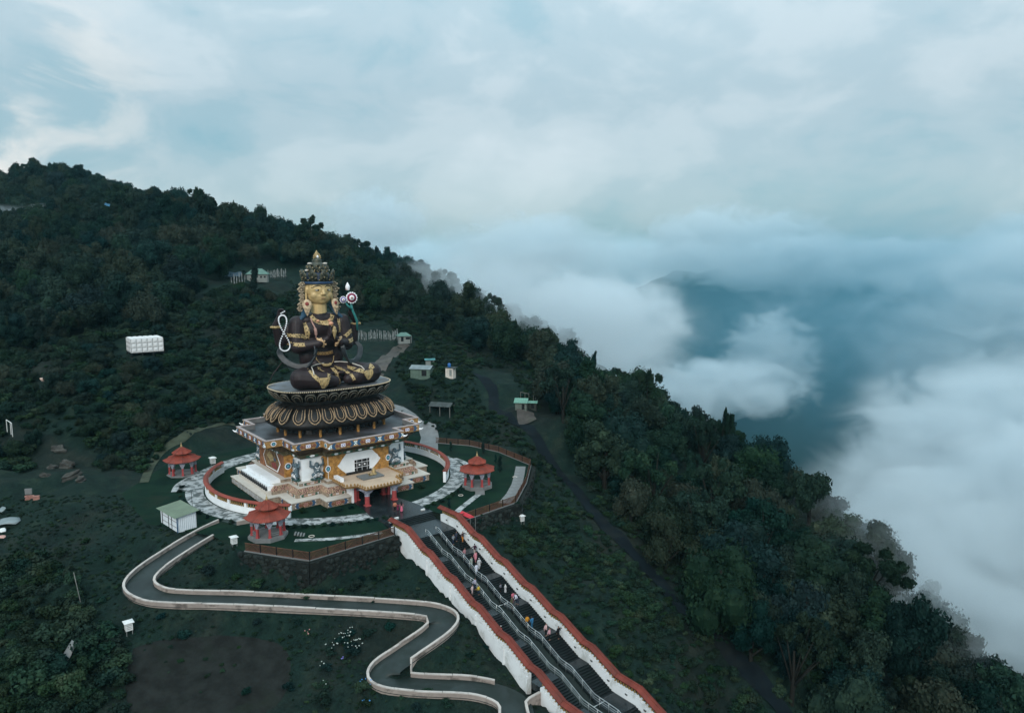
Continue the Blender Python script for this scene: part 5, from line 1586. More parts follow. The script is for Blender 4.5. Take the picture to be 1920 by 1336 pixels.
# lotus stem in the other hand: leaf, two blossoms and a bud
mb = MB(); mb.tube([T(X0 + 7.4, .2, 28.2), T(X0 + 7.2, .5, 30.0), T(X0 + 6.6, .75, 31.2), T(X0 + 6.1, .7, 32.4), T(X0 + 6.0, .6, 33.6)], [.22, .24, .24, .22, .2], 7)
mb.tube([T(X0 + 6.1, .7, 32.3), T(X0 + 5.3, .7, 33.0), T(X0 + 4.6, .6, 33.9)], [.26, .2, .14], 6)
mb.tube([T(X0 + 6.0, .6, 33.8), T(X0 + 5.9, .3, 35.3), T(X0 + 5.5, .4, 36.0)], [.06, .05, .05], 5)
stem = st('lotus_stem', mb, M_TEAL)
def bloom(cx, cf, cz, r, petals, c1):
    mb = MB()
    for i in range(petals):
        t = 2 * math.pi * i / petals
        mb.ball((r * .92 * math.cos(t), 0, r * .92 * math.sin(t)), (r * .22, .12, r * .22), 0, 7, 5)
    mb.plate([(r * .86 * math.cos(2 * math.pi * i / 20), r * .86 * math.sin(2 * math.pi * i / 20)) for i in range(20)], (0, -.02, 0), (1, 0, 0), (0, 0, 1), .14, 1)
    mb.plate([(r * .48 * math.cos(2 * math.pi * i / 16), r * .48 * math.sin(2 * math.pi * i / 16)) for i in range(16)], (0, -.15, 0), (1, 0, 0), (0, 0, 1), .1, 0)
    mb.ball((0, -.22, 0), (r * .25, .16, r * .25), 2, 8, 6)
    o = st('lotus_blossom', mb, [M_CHALK, c1, M_PINKY], stem)
    o.location = T(cx, cf, cz); o.rotation_euler = (R(-6), 0, R(-14))
M_MAG = mat('magenta_paint', (.22, .02, .06), .5, .2, 2, .3)
bloom(X0 + 6.0, .95, 34.5, 1.02, 14, M_MAG)
bloom(X0 + 4.25, .95, 34.2, .62, 12, M_PURPLE)
mb = MB(); mb.lathe([(.2, -.6), (.42, -.45), (.36, -.25), (.46, .0), (.36, .35), (.03, .95)], T(X0 + 5.45, .5, 36.5), 12); mb.ball(T(X0 + 5.45, .5, 36.1), (.5, .4, .12), 1, 9, 5)
st('lotus_bud', mb, [M_CHALK, M_MURALRED], stem)
bm_.free()
# ------------------------------------------------------------------ paving and lawns round the temple
def sheet(name, pts_sf, z, material, kind='structure'):
    mb = MB()
    mb.v = [loc(s, f, z) for s, f in pts_sf]
    mb.f = [tuple(range(len(pts_sf)))]; mb.m = [0]
    o = mb.build(name, material)
    return tag(o, kind=kind)
def arc(r, a0, a1, n):
    return [(r * math.cos(R(a0 + (a1 - a0) * i / n)), r * math.sin(R(a0 + (a1 - a0) * i / n))) for i in range(n + 1)]
lawn = [p for p, _ in PLAZA if not (abs(p[0]) < 5 and p[1] > 30)]
sheet('lawn', [(-4.7, 28.9)] + [p for p in lawn if p != (-4.7, 28.9)], .0, M_LAWN)
mb = MB()
ro, ri = arc(26.0, 99, 440, 90), arc(22.95, 100, 439.5, 90)
for i in range(90):
    mb.add([loc(*ro[i], .03), loc(*ro[i + 1], .03), loc(*ri[i + 1], .03), loc(*ri[i], .03)], [(0, 1, 2, 3)])
tag(mb.build('ring_path', M_PATHSTONE), kind='structure')
def strip(name, pts_sf, w, z, m, lift=None):
    pts = [loc(s, f, 0) for s, f in pts_sf]
    pts = [tuple(p) for p in spline(pts, 5)]
    return drape(name, pts, w, m, zfun=(lambda i, x, y: z) if lift is None else (lambda i, x, y: H(x, y) + lift))
strip('back_path', [(24.6, -4), (28.5, -10), (32.5, -16), (34.5, -23), (33, -31), (27, -38)], 4.2, 0, M_GREY, .10)
strip('side_path', [(25.9, 4.0), (25.6, 8.5), (23.4, 13.5)], 1.3, .04, M_PATHSTONE)
strip('side_path', [(16.0, 26.4), (12.0, 28.8), (8.2, 31.2), (6.4, 33.0)], 1.1, .04, M_PATHSTONE)
strip('side_path', [(-18.4, 26.6), (-14, 29.4), (-9.5, 31.2), (-6.6, 31.9)], 1.1, .04, M_PATHSTONE)
strip('side_path', [(-25.6, -9.0), (-23.5, -13.5), (-18.5, -18.5), (-12.0, -23.2), (-4, -26.0)], 2.6, .045, M_PATHSTONE)
walk = spline([Vector(loc(s, f, 0)) for s, f in [(33.0, 17.6), (29.0, 22.0), (24.8, 26.4), (20.5, 30.2), (16.4, 33.2)]], 1)
for i in range(len(walk) - 1):
    for k in range(3):
        a, b = walk[i].lerp(walk[i + 1], k / 3), walk[i].lerp(walk[i + 1], (k + 1) / 3)
        d = (b - a).normalized(); nn = Vector((-d.y, d.x, 0))
        mb = MB(); c = (a + b) / 2
        mb.box((0, 0, .03), ((b - a).length - .12, 2.0, .12))
        o = mb.build('terrace_slab', M_GREY, loc=c, rz=math.atan2(d.y, d.x))
        tag(o, kind='structure')
mb = MB(); mb.prism([loc(s, f)[:2] for s, f in [(-3.6, 15.4), (3.6, 15.4), (3.9, 20.5), (4.6, 24.0), (4.6, 28.9), (-4.6, 28.9), (-4.6, 24.0), (-3.9, 20.5)]], -1.8, .055)
tag(mb.build('forecourt', M_WETSLAB), kind='structure')
# ------------------------------------------------------------------ staircase
stair = empty('staircase', loc(0, 0, 0), PHI, 'long wet dark staircase running down the slope from the temple forecourt', 'staircase')
def sp(name, mb, m, parent=stair, smooth=False): return mb.build(name, m, parent, smooth=smooth)
for i in range(4):
    mb = MB(); mb.box((0, -(28.9 + .17 + i * .36), -.10 - .155 * i - .3), (8.7, .36, .6)); sp('step', mb, M_STEP)
mb = MB(); mb.box((0, -(30.35 + STAIR_FL[0]) / 2, STAIR_Z0 - .6), (8.7, STAIR_FL[0] - 30.35, 1.2)); sp('landing', mb, M_WETSLAB)
stepm = {}
NST = 12
for k, a in enumerate(STAIR_FL[:8]):
    z0 = STAIR_Z0 - k * STAIR_D
    for sgn in (-1, 1):
        if 'm' not in stepm:
            b = MB(); b.box((0, 0, -.25), (3.28, STAIR_RUN / NST + .03, .5)); b.box((0, -.17, .004), (3.28, .05, .03)); stepm['m'] = b.mesh('step', M_STEP)
        for i in range(NST):
            o = link('step', stepm['m'], stair)
            o.location = (sgn * 2.6, -(a + (i + .5) * STAIR_RUN / NST), z0 - (i + 1) * STAIR_D / NST + .02)
        e0, e1 = a + STAIR_RUN + .02, (STAIR_FL[k + 1] if k + 1 < len(STAIR_FL) else a + 6)
        b = MB(); b.box((sgn * 2.6, -(e0 + e1) / 2, z0 - STAIR_D - .45), (3.28, e1 - e0 - .02, .9)); sp('landing', b, M_WETSLAB)
# hollow between the hand rails
fs = [36.2]
for a in STAIR_FL[:8]: fs += [a, a + STAIR_RUN]
fs = sorted(set(fs + [90.0]))
mb = MB()
for f0, f1 in zip(fs[:-1], fs[1:]):
    mb.add([(-.95, -f0, stair_z(f0) - .32), (.95, -f0, stair_z(f0) - .32), (.95, -f1, stair_z(f1) - .32), (-.95, -f1, stair_z(f1) - .32)], [(0, 1, 2, 3)])
sp('median', mb, mat('median_channel', (.012, .018, .016), .7, .4, 1, .2))
# double tube rails
rail_f = [35.4] + sorted(sum([[a + .2, a + STAIR_RUN - .1] for a in STAIR_FL[:8]], [])) + [90]
for sgn in (-1, 1):
    rt = empty('handrail', loc(sgn * .95, 0, 0), PHI, 'steel double-tube handrail on the %s edge of the middle channel of the staircase' % ('temple-left' if sgn < 0 else 'forest-side'), 'handrail', 'handrails along the middle of the staircase')
    rt['label'] = 'steel handrail down the middle of the staircase, the one nearer the %s' % ('zigzag ramp' if sgn < 0 else 'forest')
    for hh, r in ((.98, .034), (.62, .02), (.34, .016)):
        mb = MB(); mb.tube([(0, -f, stair_z(f) + hh) for f in rail_f], r, 6); mb.build('rail', M_STEEL, rt, smooth=True)
    pm = MB(); pm.tube([(0, 0, -.4), (0, 0, .98)], .028, 6); PMM = pm.mesh('post', M_STEEL, True)
    f = 35.5
    while f < 90:
        o = link('post', PMM, rt); o.location = (0, -f, stair_z(f)); f += 1.5
    for f in (54.0, 72.4):
        mb = MB(); mb.tube([(0, -f, stair_z(f) + .98), (-sgn * .95, -f, stair_z(f) + .98)], .035, 6); mb.build('cross_rail', M_STEEL, rt, smooth=True)
# ------------------------------------------------------------------ side walls of the staircase
bal = MB(); bal.box((0, 0, -.30), (.17, .17, .10)); bal.lathe([(.055, -.26), (.10, -.1), (.06, .08), (.09, .22), (.07, .30)], n=8); bal.box((0, 0, .33), (.16, .16, .08)); BAL = bal.mesh('baluster', M_BALUST)
lampm = MB(); lampm.box((0, 0, 0), (.08, .34, .13), 0); lampm.box((0, 0, .10), (.14, .40, .05), 1); LAMP = lampm.mesh('wall_light', [M_DARK, M_GREY])
def cop_z(f): return stair_z(f) + 2.2
for sgn in (-1, 1):
    w = empty('stair_wall', loc(sgn * 4.6, 0, 0), PHI, ('white wall with red coping along the ramp side of the staircase' if sgn < 0 else 'white wall with red coping along the forest side of the staircase'), 'wall', 'white side walls of the staircase')
    gaps = [(64.9, 67.2)] if sgn < 0 else []
    # body in pieces with a stepped top edge
    cuts = [31.7] + [a - .1 for a in STAIR_FL[1:8]] + [90.0]
    for c0, c1 in zip(cuts[:-1], cuts[1:]):
        runs = [(c0, c1)]
        for g0, g1 in gaps:
            runs = [r for a, b in runs for r in ((a, min(b, g0)), (max(a, g1), b)) if r[1] - r[0] > .2] if (c0 < g1 and c1 > g0) else runs
        for a, b in runs:
            top, bot = [], []
            n = max(1, int((b - a) / .72))
            for i in range(n):
                f0, f1 = a + (b - a) * i / n, a + (b - a) * (i + 1) / n
                zt = max(stair_z(f0), stair_z(f1)) + 1.12
                zt = stair_z((f0 + f1) / 2) + 1.14
                top += [(-f0, zt), (-f1, zt)]
            bot = [(-b, stair_z(b) - 2.6), (-a, stair_z(a) - 2.6)]
            if a < 32: bot = [(-b, stair_z(b) - 2.6), (-34, -2.6), (-a, -1.8)]
            mb = MB(); mb.plate((top + bot), (.28, 0, 0), (0, 1, 0), (0, 0, 1), -.56, 0)
            mb.build('wall_section', M_STAIRWHITE, w)
            if sgn < 0:
                mb = MB(); mb.box((-.36, -b + .1, stair_z(b) - .9), (.16, .22, 3.6)); mb.build('pilaster', M_STAIRWHITE, w)
    # red tiled coping, one length per flight
    kn = [31.3, 36.4] ; segs = []
    pts = [31.2] + sorted(sum([[a + .15, a + STAIR_RUN + .25] for a in STAIR_FL[:8]], []))
    joints = [31.2] + [a + STAIR_RUN + .35 for a in STAIR_FL[:8]]
    for j0, j1 in zip(joints[:-1], joints[1:]):
        line = [j0] + [p for p in pts if j0 + .1 < p < j1 - .3] + [j1 - .06]
        mid = []
        for i, f in enumerate(line):
            mid.append((f, cop_z(f) + (.03 if i == 1 else 0)))
        if j0 < 32: mid[0] = (j0, mid[0][1] - .12)
        mb = MB()
        prof = [(-.56, -.05), (-.60, .10), (-.12, .34), (.12, .34), (.60, .10), (.56, -.05)]
        rows = [[(x, -f, z + dz) for x, dz in prof] for f, z in mid]
        for r in rows: mb.v += r
        m = len(prof)
        for i in range(len(rows) - 1):
            for k in range(m): mb.f.append((i * m + k, i * m + (k + 1) % m, (i + 1) * m + (k + 1) % m, (i + 1) * m + k)); mb.m.append(0)
        mb.f += [tuple(range(m)), tuple((len(rows) - 1) * m + k for k in range(m - 1, -1, -1))]; mb.m += [0, 0]
        mb.tube([(0, -f, z + .36) for f, z in mid], .09, 6)
        for f, z in mid[1:-1]:
            mb.tube([(-.60, -f, z + .11), (-.12, -f, z + .355), (.12, -f, z + .355), (.60, -f, z + .11)], .03, 4)
        mb.build('coping', M_REDC, w)
    f = 32.0
    while f < 88:
        if not any(g0 < f < g1 for g0, g1 in gaps):
            o = link('baluster', BAL, w); o.location = (0, -f, cop_z(f) - .44); o.scale = (1.1, 1.1, 1.2)
        f += .46
    f = 33.5
    while f < 86 and sgn > 0:
        o = link('wall_light', LAMP, w); o.location = (-.31, -f, stair_z(f) + .62); f += 3.02
# ------------------------------------------------------------------ ring balustrade
def balustrade(a0, a1, label):
    t = empty('ring_balustrade', loc(0, 0, 0), PHI, label, 'balustrade', 'curved balustrades round the temple')
    rad = 22.45
    n = int(round((a1 - a0) / 11.0))
    for i in range(n):
        b0, b1 = a0 + (a1 - a0) * i / n, a0 + (a1 - a0) * (i + 1) / n
        def ring_piece(r0, r1, z0, z1, prof=None):
            mb = MB(); k = 5
            pr = prof or [(r0, z0), (r1, z0), (r1, z1), (r0, z1)]
            rows = []
            for j in range(k + 1):
                a = R(b0 + (b1 - b0) * j / k)
                rows.append([(r * math.cos(a), -r * math.sin(a), z) for r, z in pr])
            for r in rows: mb.v += r
            m = len(pr)
            for j in range(k):
                for q in range(m): mb.f.append((j * m + q, j * m + (q + 1) % m, (j + 1) * m + (q + 1) % m, (j + 1) * m + q)); mb.m.append(0)
            mb.f += [tuple(range(m)), tuple(k * m + q for q in range(m - 1, -1, -1))]; mb.m += [0, 0]
            return mb
        ring_piece(rad - .22, rad + .22, -.2, 1.15).build('wall_section', M_WHITE, t)
        ring_piece(0, 0, 0, 0, [(rad - .44, 1.98), (rad - .46, 2.10), (rad - .1, 2.34), (rad + .1, 2.34), (rad + .46, 2.10), (rad + .44, 1.98)]).build('coping', M_RED, t)
        a = R(b0)
        mb = MB(); mb.box((0, 0, 1.56), (.42, .46, .84)); mb.build('pillar', M_WHITE, t, (rad * math.cos(a), -rad * math.sin(a), 0), -a)
        for j in range(1, 8):
            a = R(b0 + (b1 - b0) * j / 8)
            o = link('baluster', BAL, t); o.location = (rad * math.cos(a), -rad * math.sin(a), 1.57); o.rotation_euler = (0, 0, -a); o.scale = (1.3, 1.3, 1.16)
    a = R(a1)
    mb = MB(); mb.box((0, 0, .98), (.5, .5, 2.0)); mb.build('pillar', M_WHITE, t, (rad * math.cos(a), -rad * math.sin(a), 0), -a)
balustrade(132, 226, 'curved white balustrade with red coping beside the corrugated shed')
balustrade(-24, 47, 'curved white balustrade with red coping right of the temple')
# ------------------------------------------------------------------ pavilions
def octa(r, a=22.5): return [(r * math.cos(R(a + 45 * i)), r * math.sin(R(a + 45 * i))) for i in range(8)]
def make_pavilion():
    t = empty('pavilion')
    mb = MB(); mb.prism(octa(2.95), -.9, .42); mb.build('plinth', M_GREY, t)
    mb = MB(); mb.prism(octa(2.75), .422, .55); mb.build('floor', M_GREY, t)
    cs = MB(); cs.box((0, 0, .55 + .1), (.44, .44, .22)); cs.box((0, 0, 1.35), (.32, .32, 1.3)); CS = cs.mesh('shaft', M_COLRED)
    cp = MB(); cp.box((0, 0, 2.05), (.36, .36, .14)); cp.prism([(-.16, -.2), (.16, -.2), (.16, .2), (-.16, .2)], 2.12, 2.85, [(-.2, -.5), (.2, -.5), (.2, .5), (-.2, .5)]); cp.box((0, 0, 2.2), (.42, .42, .1)); CPM = cp.mesh('capital', bpy.data.materials['capital_silver'])
    for x, y in octa(2.35):
        a = math.atan2(y, x)
        o = link('column', CS, t); o.location = (x, y, 0); o.rotation_euler = (0, 0, a)
        link('capital', CPM, o)
    # arched beams between the columns
    P = octa(2.35)
    for i in range(8):
        (x0, y0), (x1, y1) = P[i], P[(i + 1) % 8]
        L = math.hypot(x1 - x0, y1 - y0)
        pts = [(0, 3.25), (0, 2.6)] + [(L * (.5 - .42 * math.cos(math.pi * k / 8)), 2.55 + .40 * math.sin(math.pi * k / 8)) for k in range(9)] + [(L, 2.6), (L, 3.25)]
        mb = MB(); d = Vector((x1 - x0, y1 - y0, 0)).normalized()
        mb.plate(pts[::-1], (x0, y0, 0), d, (0, 0, 1), .2, 0)
        mb.build('arch', bpy.data.materials['capital_silver'], t)
        if i % 2:
            mb = MB(); c = ((x0 + x1) / 2, (y0 + y1) / 2); mb.box((0, 0, .8), (L - .5, .1, .12)); mb.box((0, 0, 1.1), (L - .5, .08, .08))
            mb.build('bench_rail', M_GREY, t, (c[0], c[1], 0), math.atan2(d.y, d.x))
    def roof(r0, z0, r1, z1, tip):
        o0, o1 = octa(r0), octa(r1)
        for i in range(8):
            j = (i + 1) % 8
            def lift(p, z, k): return (p[0], p[1], z + k)
            m0 = ((o0[i][0] + o0[j][0]) / 2 * .965, (o0[i][1] + o0[j][1]) / 2 * .965)
            mb = MB()
            vs = [lift(o0[i], z0, tip), (m0[0], m0[1], z0), lift(o0[j], z0, tip), (o1[j][0], o1[j][1], z1), (o1[i][0], o1[i][1], z1)]
            lo = [(x, y, z - .10) for x, y, z in vs]
            mb.add(vs + lo, [(0, 1, 2, 3, 4), (9, 8, 7, 6, 5), (0, 5, 6, 1), (1, 6, 7, 2), (2, 7, 8, 3), (3, 8, 9, 4), (4, 9, 5, 0)])
            for q in range(1, 6):
                u = q / 6
                a = Vector(vs[0]).lerp(Vector(vs[1]), u * 2) if u < .5 else Vector(vs[1]).lerp(Vector(vs[2]), u * 2 - 1)
                b = Vector(vs[4]).lerp(Vector(vs[3]), u)
                mb.tube([a + Vector((0, 0, .02)), b + Vector((0, 0, .02))], .025, 4)
            pn = mb.build('roof_panel', M_RED, t)
            rb = MB(); rb.tube([vs[0], vs[4]], .075, 5); rb.build('ridge', M_RED, pn)
    roof(3.45, 3.25, 1.2, 4.25, .16)
    mb = MB(); mb.prism(octa(1.22), 4.1, 4.85); mb.build('drum', M_WOODRED, t)
    roof(1.78, 4.62, .12, 5.75, .10)
    mb = MB(); mb.lathe([(.16, 0), (.24, .12), (.1, .25), (.17, .4), (.06, .55), (.02, 1.0)], (0, 0, 5.7), 10); mb.build('finial', M_GOLD, t, smooth=True)
    return t
pav = make_pavilion()
for i, (s, f, lab) in enumerate([(-20.9, 22.5, 'red roofed octagonal pavilion in front, partly hiding the end of the curved balustrade'),
                                 (18.4, 22.6, 'red roofed octagonal pavilion on the lawn right of the temple'),
                                 (-21.9, -20.2, 'red roofed octagonal pavilion at the foot of the dark hill left of the temple')]):
    o = pav if i == 0 else copy_tree(pav)
    o.location = loc(s, f, (0.05, .05, -.3)[i]); o.rotation_euler = (0, 0, PHI + R(8))
    tag(o, lab, 'pavilion', 'red roofed pavilions round the temple')
def steps_to(s, f, ang, n, w, label):
    t = empty('garden_steps', loc(s, f, 0), PHI + ang, label, 'steps')
    for i in range(n):
        mb = MB(); mb.box((0, -.1 - i * .42, .30 - .1 * i), (w, .24, .16)); mb.build('step', M_GREY, t)
steps_to(-17.6, 24.6, R(60), 4, 1.3, 'four pale garden steps beside the front pavilion')
steps_to(16.8, 25.6, R(-35), 4, 1.7, 'four pale garden steps below the right hand pavilion')
# ------------------------------------------------------------------ terrace fence and stone retaining walls
def fence_run(pts_sf, label, zf=lambda s, f: .0, group='brown lattice fences along the terrace edge'):
    t = empty('terrace_fence', loc(pts_sf[0][0], pts_sf[0][1], 0), 0, label, 'fence', group)
    org = Vector(loc(pts_sf[0][0], pts_sf[0][1], 0))
    pp = [Vector(loc(s, f, zf(s, f))) - org for s, f in pts_sf]
    for a, b in zip(pp[:-1], pp[1:]):
        L = (b - a).length; n = max(1, int(round(L / 2.9)))
        for i in range(n):
            p, q = a.lerp(b, i / n), a.lerp(b, (i + 1) / n)
            d = (q - p); l = d.length; an = math.atan2(d.y, d.x)
            mb = MB()
            for z in (.14, 1.2): mb.box((l / 2, 0, z), (l - .14, .06, .09))
            k = int(l / .145)
            for j in range(1, k): mb.box((l * j / k, 0, .67), (.055, .035, 1.0))
            pts = [(l * .08, 0, .2), (l * .5, 0, 1.1), (l * .92, 0, .2)]
            mb.tube(pts, .035, 4)
            mb.build('fence_panel', M_WOODRED, t, p, an)
            mb = MB(); mb.box((0, 0, .62), (.13, .13, 1.4)); mb.build('fence_post', M_DARK, t, p, an)
            mb = MB(); mb.box((l / 2, 0, -.02), (l, .34, .16)); mb.build('fence_kerb', M_GREY, t, p, an)
    return t
fence_run([(5.6, 35.7), (18.3, 34.0), (27.0, 26.5), (35.2, 18.1), (36.4, 6.0)], 'brown lattice fence along the terrace edge from the staircase round the right hand lawn')
fence_run([(36.4, 6.0), (34.6, -2.5), (30.0, -9.5)], 'dim brown lattice fence behind the right hand lawn', lambda s, f: .05)
fence_run([(-5.6, 34.0), (-19.7, 35.0), (-25.6, 25.8)], 'brown and yellow lattice fence on the stone wall under the front pavilion')
stm = []
for i in range(5):
    r_ = random.Random(60 + i); b = MB(); b.ball((0, 0, 0), (.5, .3, .38), 0, 7, 5)
    b.v = [(x * r_.uniform(.8, 1.15), y, z * r_.uniform(.8, 1.15)) for x, y, z in b.v]; stm.append(b.mesh('stone', M_STONE))
def retaining(pts_sf, depth, label, nmax):
    t = empty('retaining_wall', loc(pts_sf[0][0], pts_sf[0][1], 0), 0, label, 'wall', 'stone retaining walls of the terrace')
    org = Vector(loc(pts_sf[0][0], pts_sf[0][1], 0)); r_ = random.Random(8)
    tot = sum(math.hypot(b[0] - a[0], b[1] - a[1]) for a, b in zip(pts_sf[:-1], pts_sf[1:]))
    for a, b in zip(pts_sf[:-1], pts_sf[1:]):
        A, B = Vector(loc(*a, 0)) - org, Vector(loc(*b, 0)) - org
        d = (B - A); L = d.length; an = math.atan2(d.y, d.x)
        # outward side: away from the plaza centre
        nn = Vector((-d.y, d.x, 0)).normalized()
        if (A + org + nn - Vector(loc(0, 0, 0))).length < (A + org - Vector(loc(0, 0, 0))).length: nn = -nn
        mb = MB(); mb.box((L / 2, 0, -depth / 2 - .06), (L + .3, .5, depth)); mb.build('wall_core', M_MORTAR, t, A + nn * .25, an)
        n = int(nmax * L / tot)
        for i in range(n):
            o = link('stone', r_.choice(stm), t)
            p = A.lerp(B, r_.random()) + nn * (.46 + r_.uniform(0, .1)); p.z = -.2 - depth * .96 * r_.random()
            o.location = p; o.rotation_euler = (r_.uniform(-.3, .3), r_.uniform(-.4, .4), an); k = r_.uniform(.5, 1.15); o.scale = (k, k, k)
retaining([(-5.4, 34.3), (-19.9, 35.4), (-26.0, 25.4)], 4.6, 'dark stone retaining wall under the front fence', 290)
retaining([(5.6, 36.0), (18.5, 34.4), (27.2, 26.9), (35.5, 18.4)], 4.0, 'dark stone retaining wall under the right hand fence', 270)
# ------------------------------------------------------------------ zigzag ramp
def off_line(pts, d):
    out = []
    for i, p in enumerate(pts):
        a, b = pts[max(i - 1, 0)], pts[min(i + 1, len(pts) - 1)]
        t = Vector((b.x - a.x, b.y - a.y)).normalized()
        out.append(Vector((p.x - t.y * d, p.y + t.x * d, p.z)))
    return out
drape('ramp', RAMP_L, 4.2, M_RAMP, zfun=lambda i, x, y: RAMP_L[min(i, len(RAMP_L) - 1)].z + .04, across=5)
def clean(line, mind=.55):
    out = [line[0]]
    for p in line[1:]:
        if (p - out[-1]).length > mind: out.append(p)
    # drop loops where the inner offset folds back
    res = []
    for p in out:
        while len(res) > 1 and (res[-1] - res[-2]).to_2d().dot((p - res[-1]).to_2d()) < 0: res.pop()
        res.append(p)
    return res
def ramp_wall(line, label, hgt=.64, th=.24, base=1.5):
    line = clean(line)
    t = empty('ramp_wall', line[0], 0, label, 'wall', 'pale walls along the zigzag ramp')
    org = line[0]
    i = 0
    r_ = random.Random(len(line))
    while i < len(line) - 1:
        j = min(i + 3, len(line) - 1)
        seg = [p - org for p in line[i:j + 1]]
        for name, w, z0, z1, m in (('wall_section', th, -base, hgt - .12, M_PINKWALL), ('coping', th + .08, hgt - .119, hgt, bpy.data.materials.get('ramp_coping') or mat('ramp_coping', (.44, .40, .37), .85, .12, .6, .12, dirt=((.19, .16, .145), .65, .7)))):
            mb = MB(); rows = []
            for k, p in enumerate(seg):
                a, b = seg[max(k - 1, 0)], seg[min(k + 1, len(seg) - 1)]
                if i + k > 0 and k == 0: a = line[i - 1] - org
                if j < len(line) - 1 and k == len(seg) - 1: b = line[j + 1] - org
                d = Vector((b.x - a.x, b.y - a.y)).normalized(); n = Vector((-d.y, d.x))
                sh = 0 if name != 'coping' else .02 * ((i // 3) % 3)
                if k in (0, len(seg) - 1) and name == 'coping' and len(seg) > 1:
                    p = p.lerp(seg[1 if k == 0 else -2], .025)
                rows.append([(p.x + n.x * o, p.y + n.y * o, p.z + z + sh) for o, z in ((-w / 2, z0), (w / 2, z0), (w / 2, z1), (-w / 2, z1))])
            for r in rows: mb.v += r
            for k in range(len(rows) - 1):
                for q in range(4): mb.f.append((k * 4 + q, k * 4 + (q + 1) % 4, (k + 1) * 4 + (q + 1) % 4, (k + 1) * 4 + q)); mb.m.append(0)
            e = (len(rows) - 1) * 4
            mb.f += [(0, 1, 2, 3), (e + 3, e + 2, e + 1, e)]; mb.m += [0, 0]
            mb.build(name, m, t)
        i = j
RL = list(RAMP_L)
kA0 = 8
iA = max(i for i, p in enumerate(RL) if p.y > 81.9)           # the inner wall stops where the ramp meets the stairs
ramp_wall([p for p in off_line(RL, 1.85)[kA0:iA - 1]] , 'pale ramp wall on the temple side of the zigzag ramp')
ramp_wall(off_line(RL, -1.85)[3:], 'pale ramp wall on the outer side of the zigzag ramp')
ramp_wall([Vector(p) for p in ((-46.6 + 2.9, 111.5, -.1), (-45.0 + 3.0, 109.6 + 2.9, -.0), (-40.6, 113.0, .0))], 'short pale wall stub at the top of the zigzag ramp', .8)
q = [Vector(loc(-4.95, 67.3, -10.3)), Vector((1.75, 80.6, -10.5)), Vector((1.75, 79.4, -10.7)), Vector((2.0, 77.5, -11.0)), Vector((1.9, 74.0, -11.6)), Vector((1.4, 69, -12.8))]
ramp_wall(spline(q, 4), 'short pale ramp wall joining the lower flight of the staircase')
# ------------------------------------------------------------------ sheds, huts, tank, boxes
def oriented(name, x, y, rz, label, cat, group=None, z=None, dz=0.0): return empty(name, (x, y, (H(x, y) if z is None else z) + dz), rz, label, cat, group)
# corrugated shed
t = oriented('shed', -51.7, 108.5, math.atan2(4.5, -4.8), 'white corrugated metal shed with green sheet roof beside the ring path', 'shed')
t.location.z = min(H(-51.7, 108.5), H(-55, 112)) - .1
L_, W_ = 6.3, -2.9
cor = lambda n, ln, h: [(ln * i / n, (.03 if i % 2 else -.03)) for i in range(n + 1)]
def corr_wall(x0, y0, ang, ln, h0, h1, nm='corrugated_wall'):
    mb = MB(); n = max(4, int(ln / .14))
    for i in range(n + 1):
        u = i / n; mb.v += [(ln * u, .035 if i % 2 else -.035, -.6), (ln * u, .035 if i % 2 else -.035, h0 + (h1 - h0) * u)]
    for i in range(n): mb.f.append((2 * i, 2 * i + 2, 2 * i + 3, 2 * i + 1)); mb.m.append(0)
    return mb.build(nm, M_SHEDWALL, t, (x0, y0, 0), ang)
for k, (a, b) in enumerate(((0, 1.9), (2.1, 3.1), (3.3, 5.5))):
    corr_wall(a, 0, 0, b - a, 2.55, 2.55)
    for z in (.85, 1.7):
        mb = MB(); mb.box(((a + b) / 2, .05, z), (b - a, .05, .05)); mb.build('sheet_joint', M_GREY, t)
corr_wall(5.75, 0, 0, .5, 2.5, 2.5)
corr_wall(0, W_, R(90), 2.9, 2.85, 2.55)
corr_wall(L_, W_, R(90), 2.9, 2.85, 2.55)
corr_wall(0, W_, 0, L_, 2.85, 2.85)
for x in (2.0, 3.2, 5.62, -.02):
    mb = MB(); mb.box((x, .03, 1.0), (.16, .1, 3.2)); mb.build('post', M_BLUE if x < 0 else M_DARK, t)
mb = MB()
n = 40
for i in range(n + 1):
    x = -.45 + (L_ + .9) * i / n; dz = .03 if i % 2 else 0
    mb.v += [(x, .55, 2.56 + dz), (x, W_ - .45, 2.98 + dz)]
for i in range(n): mb.f.append((2 * i, 2 * i + 2, 2 * i + 3, 2 * i + 1)); mb.m.append(0)
mb.build('roof_sheet', M_SHEDROOF, t)
mb = MB(); mb.box((L_ / 2, W_ / 2, .0), (L_, 2.8, .1)); mb.build('floor', M_GREY, t)
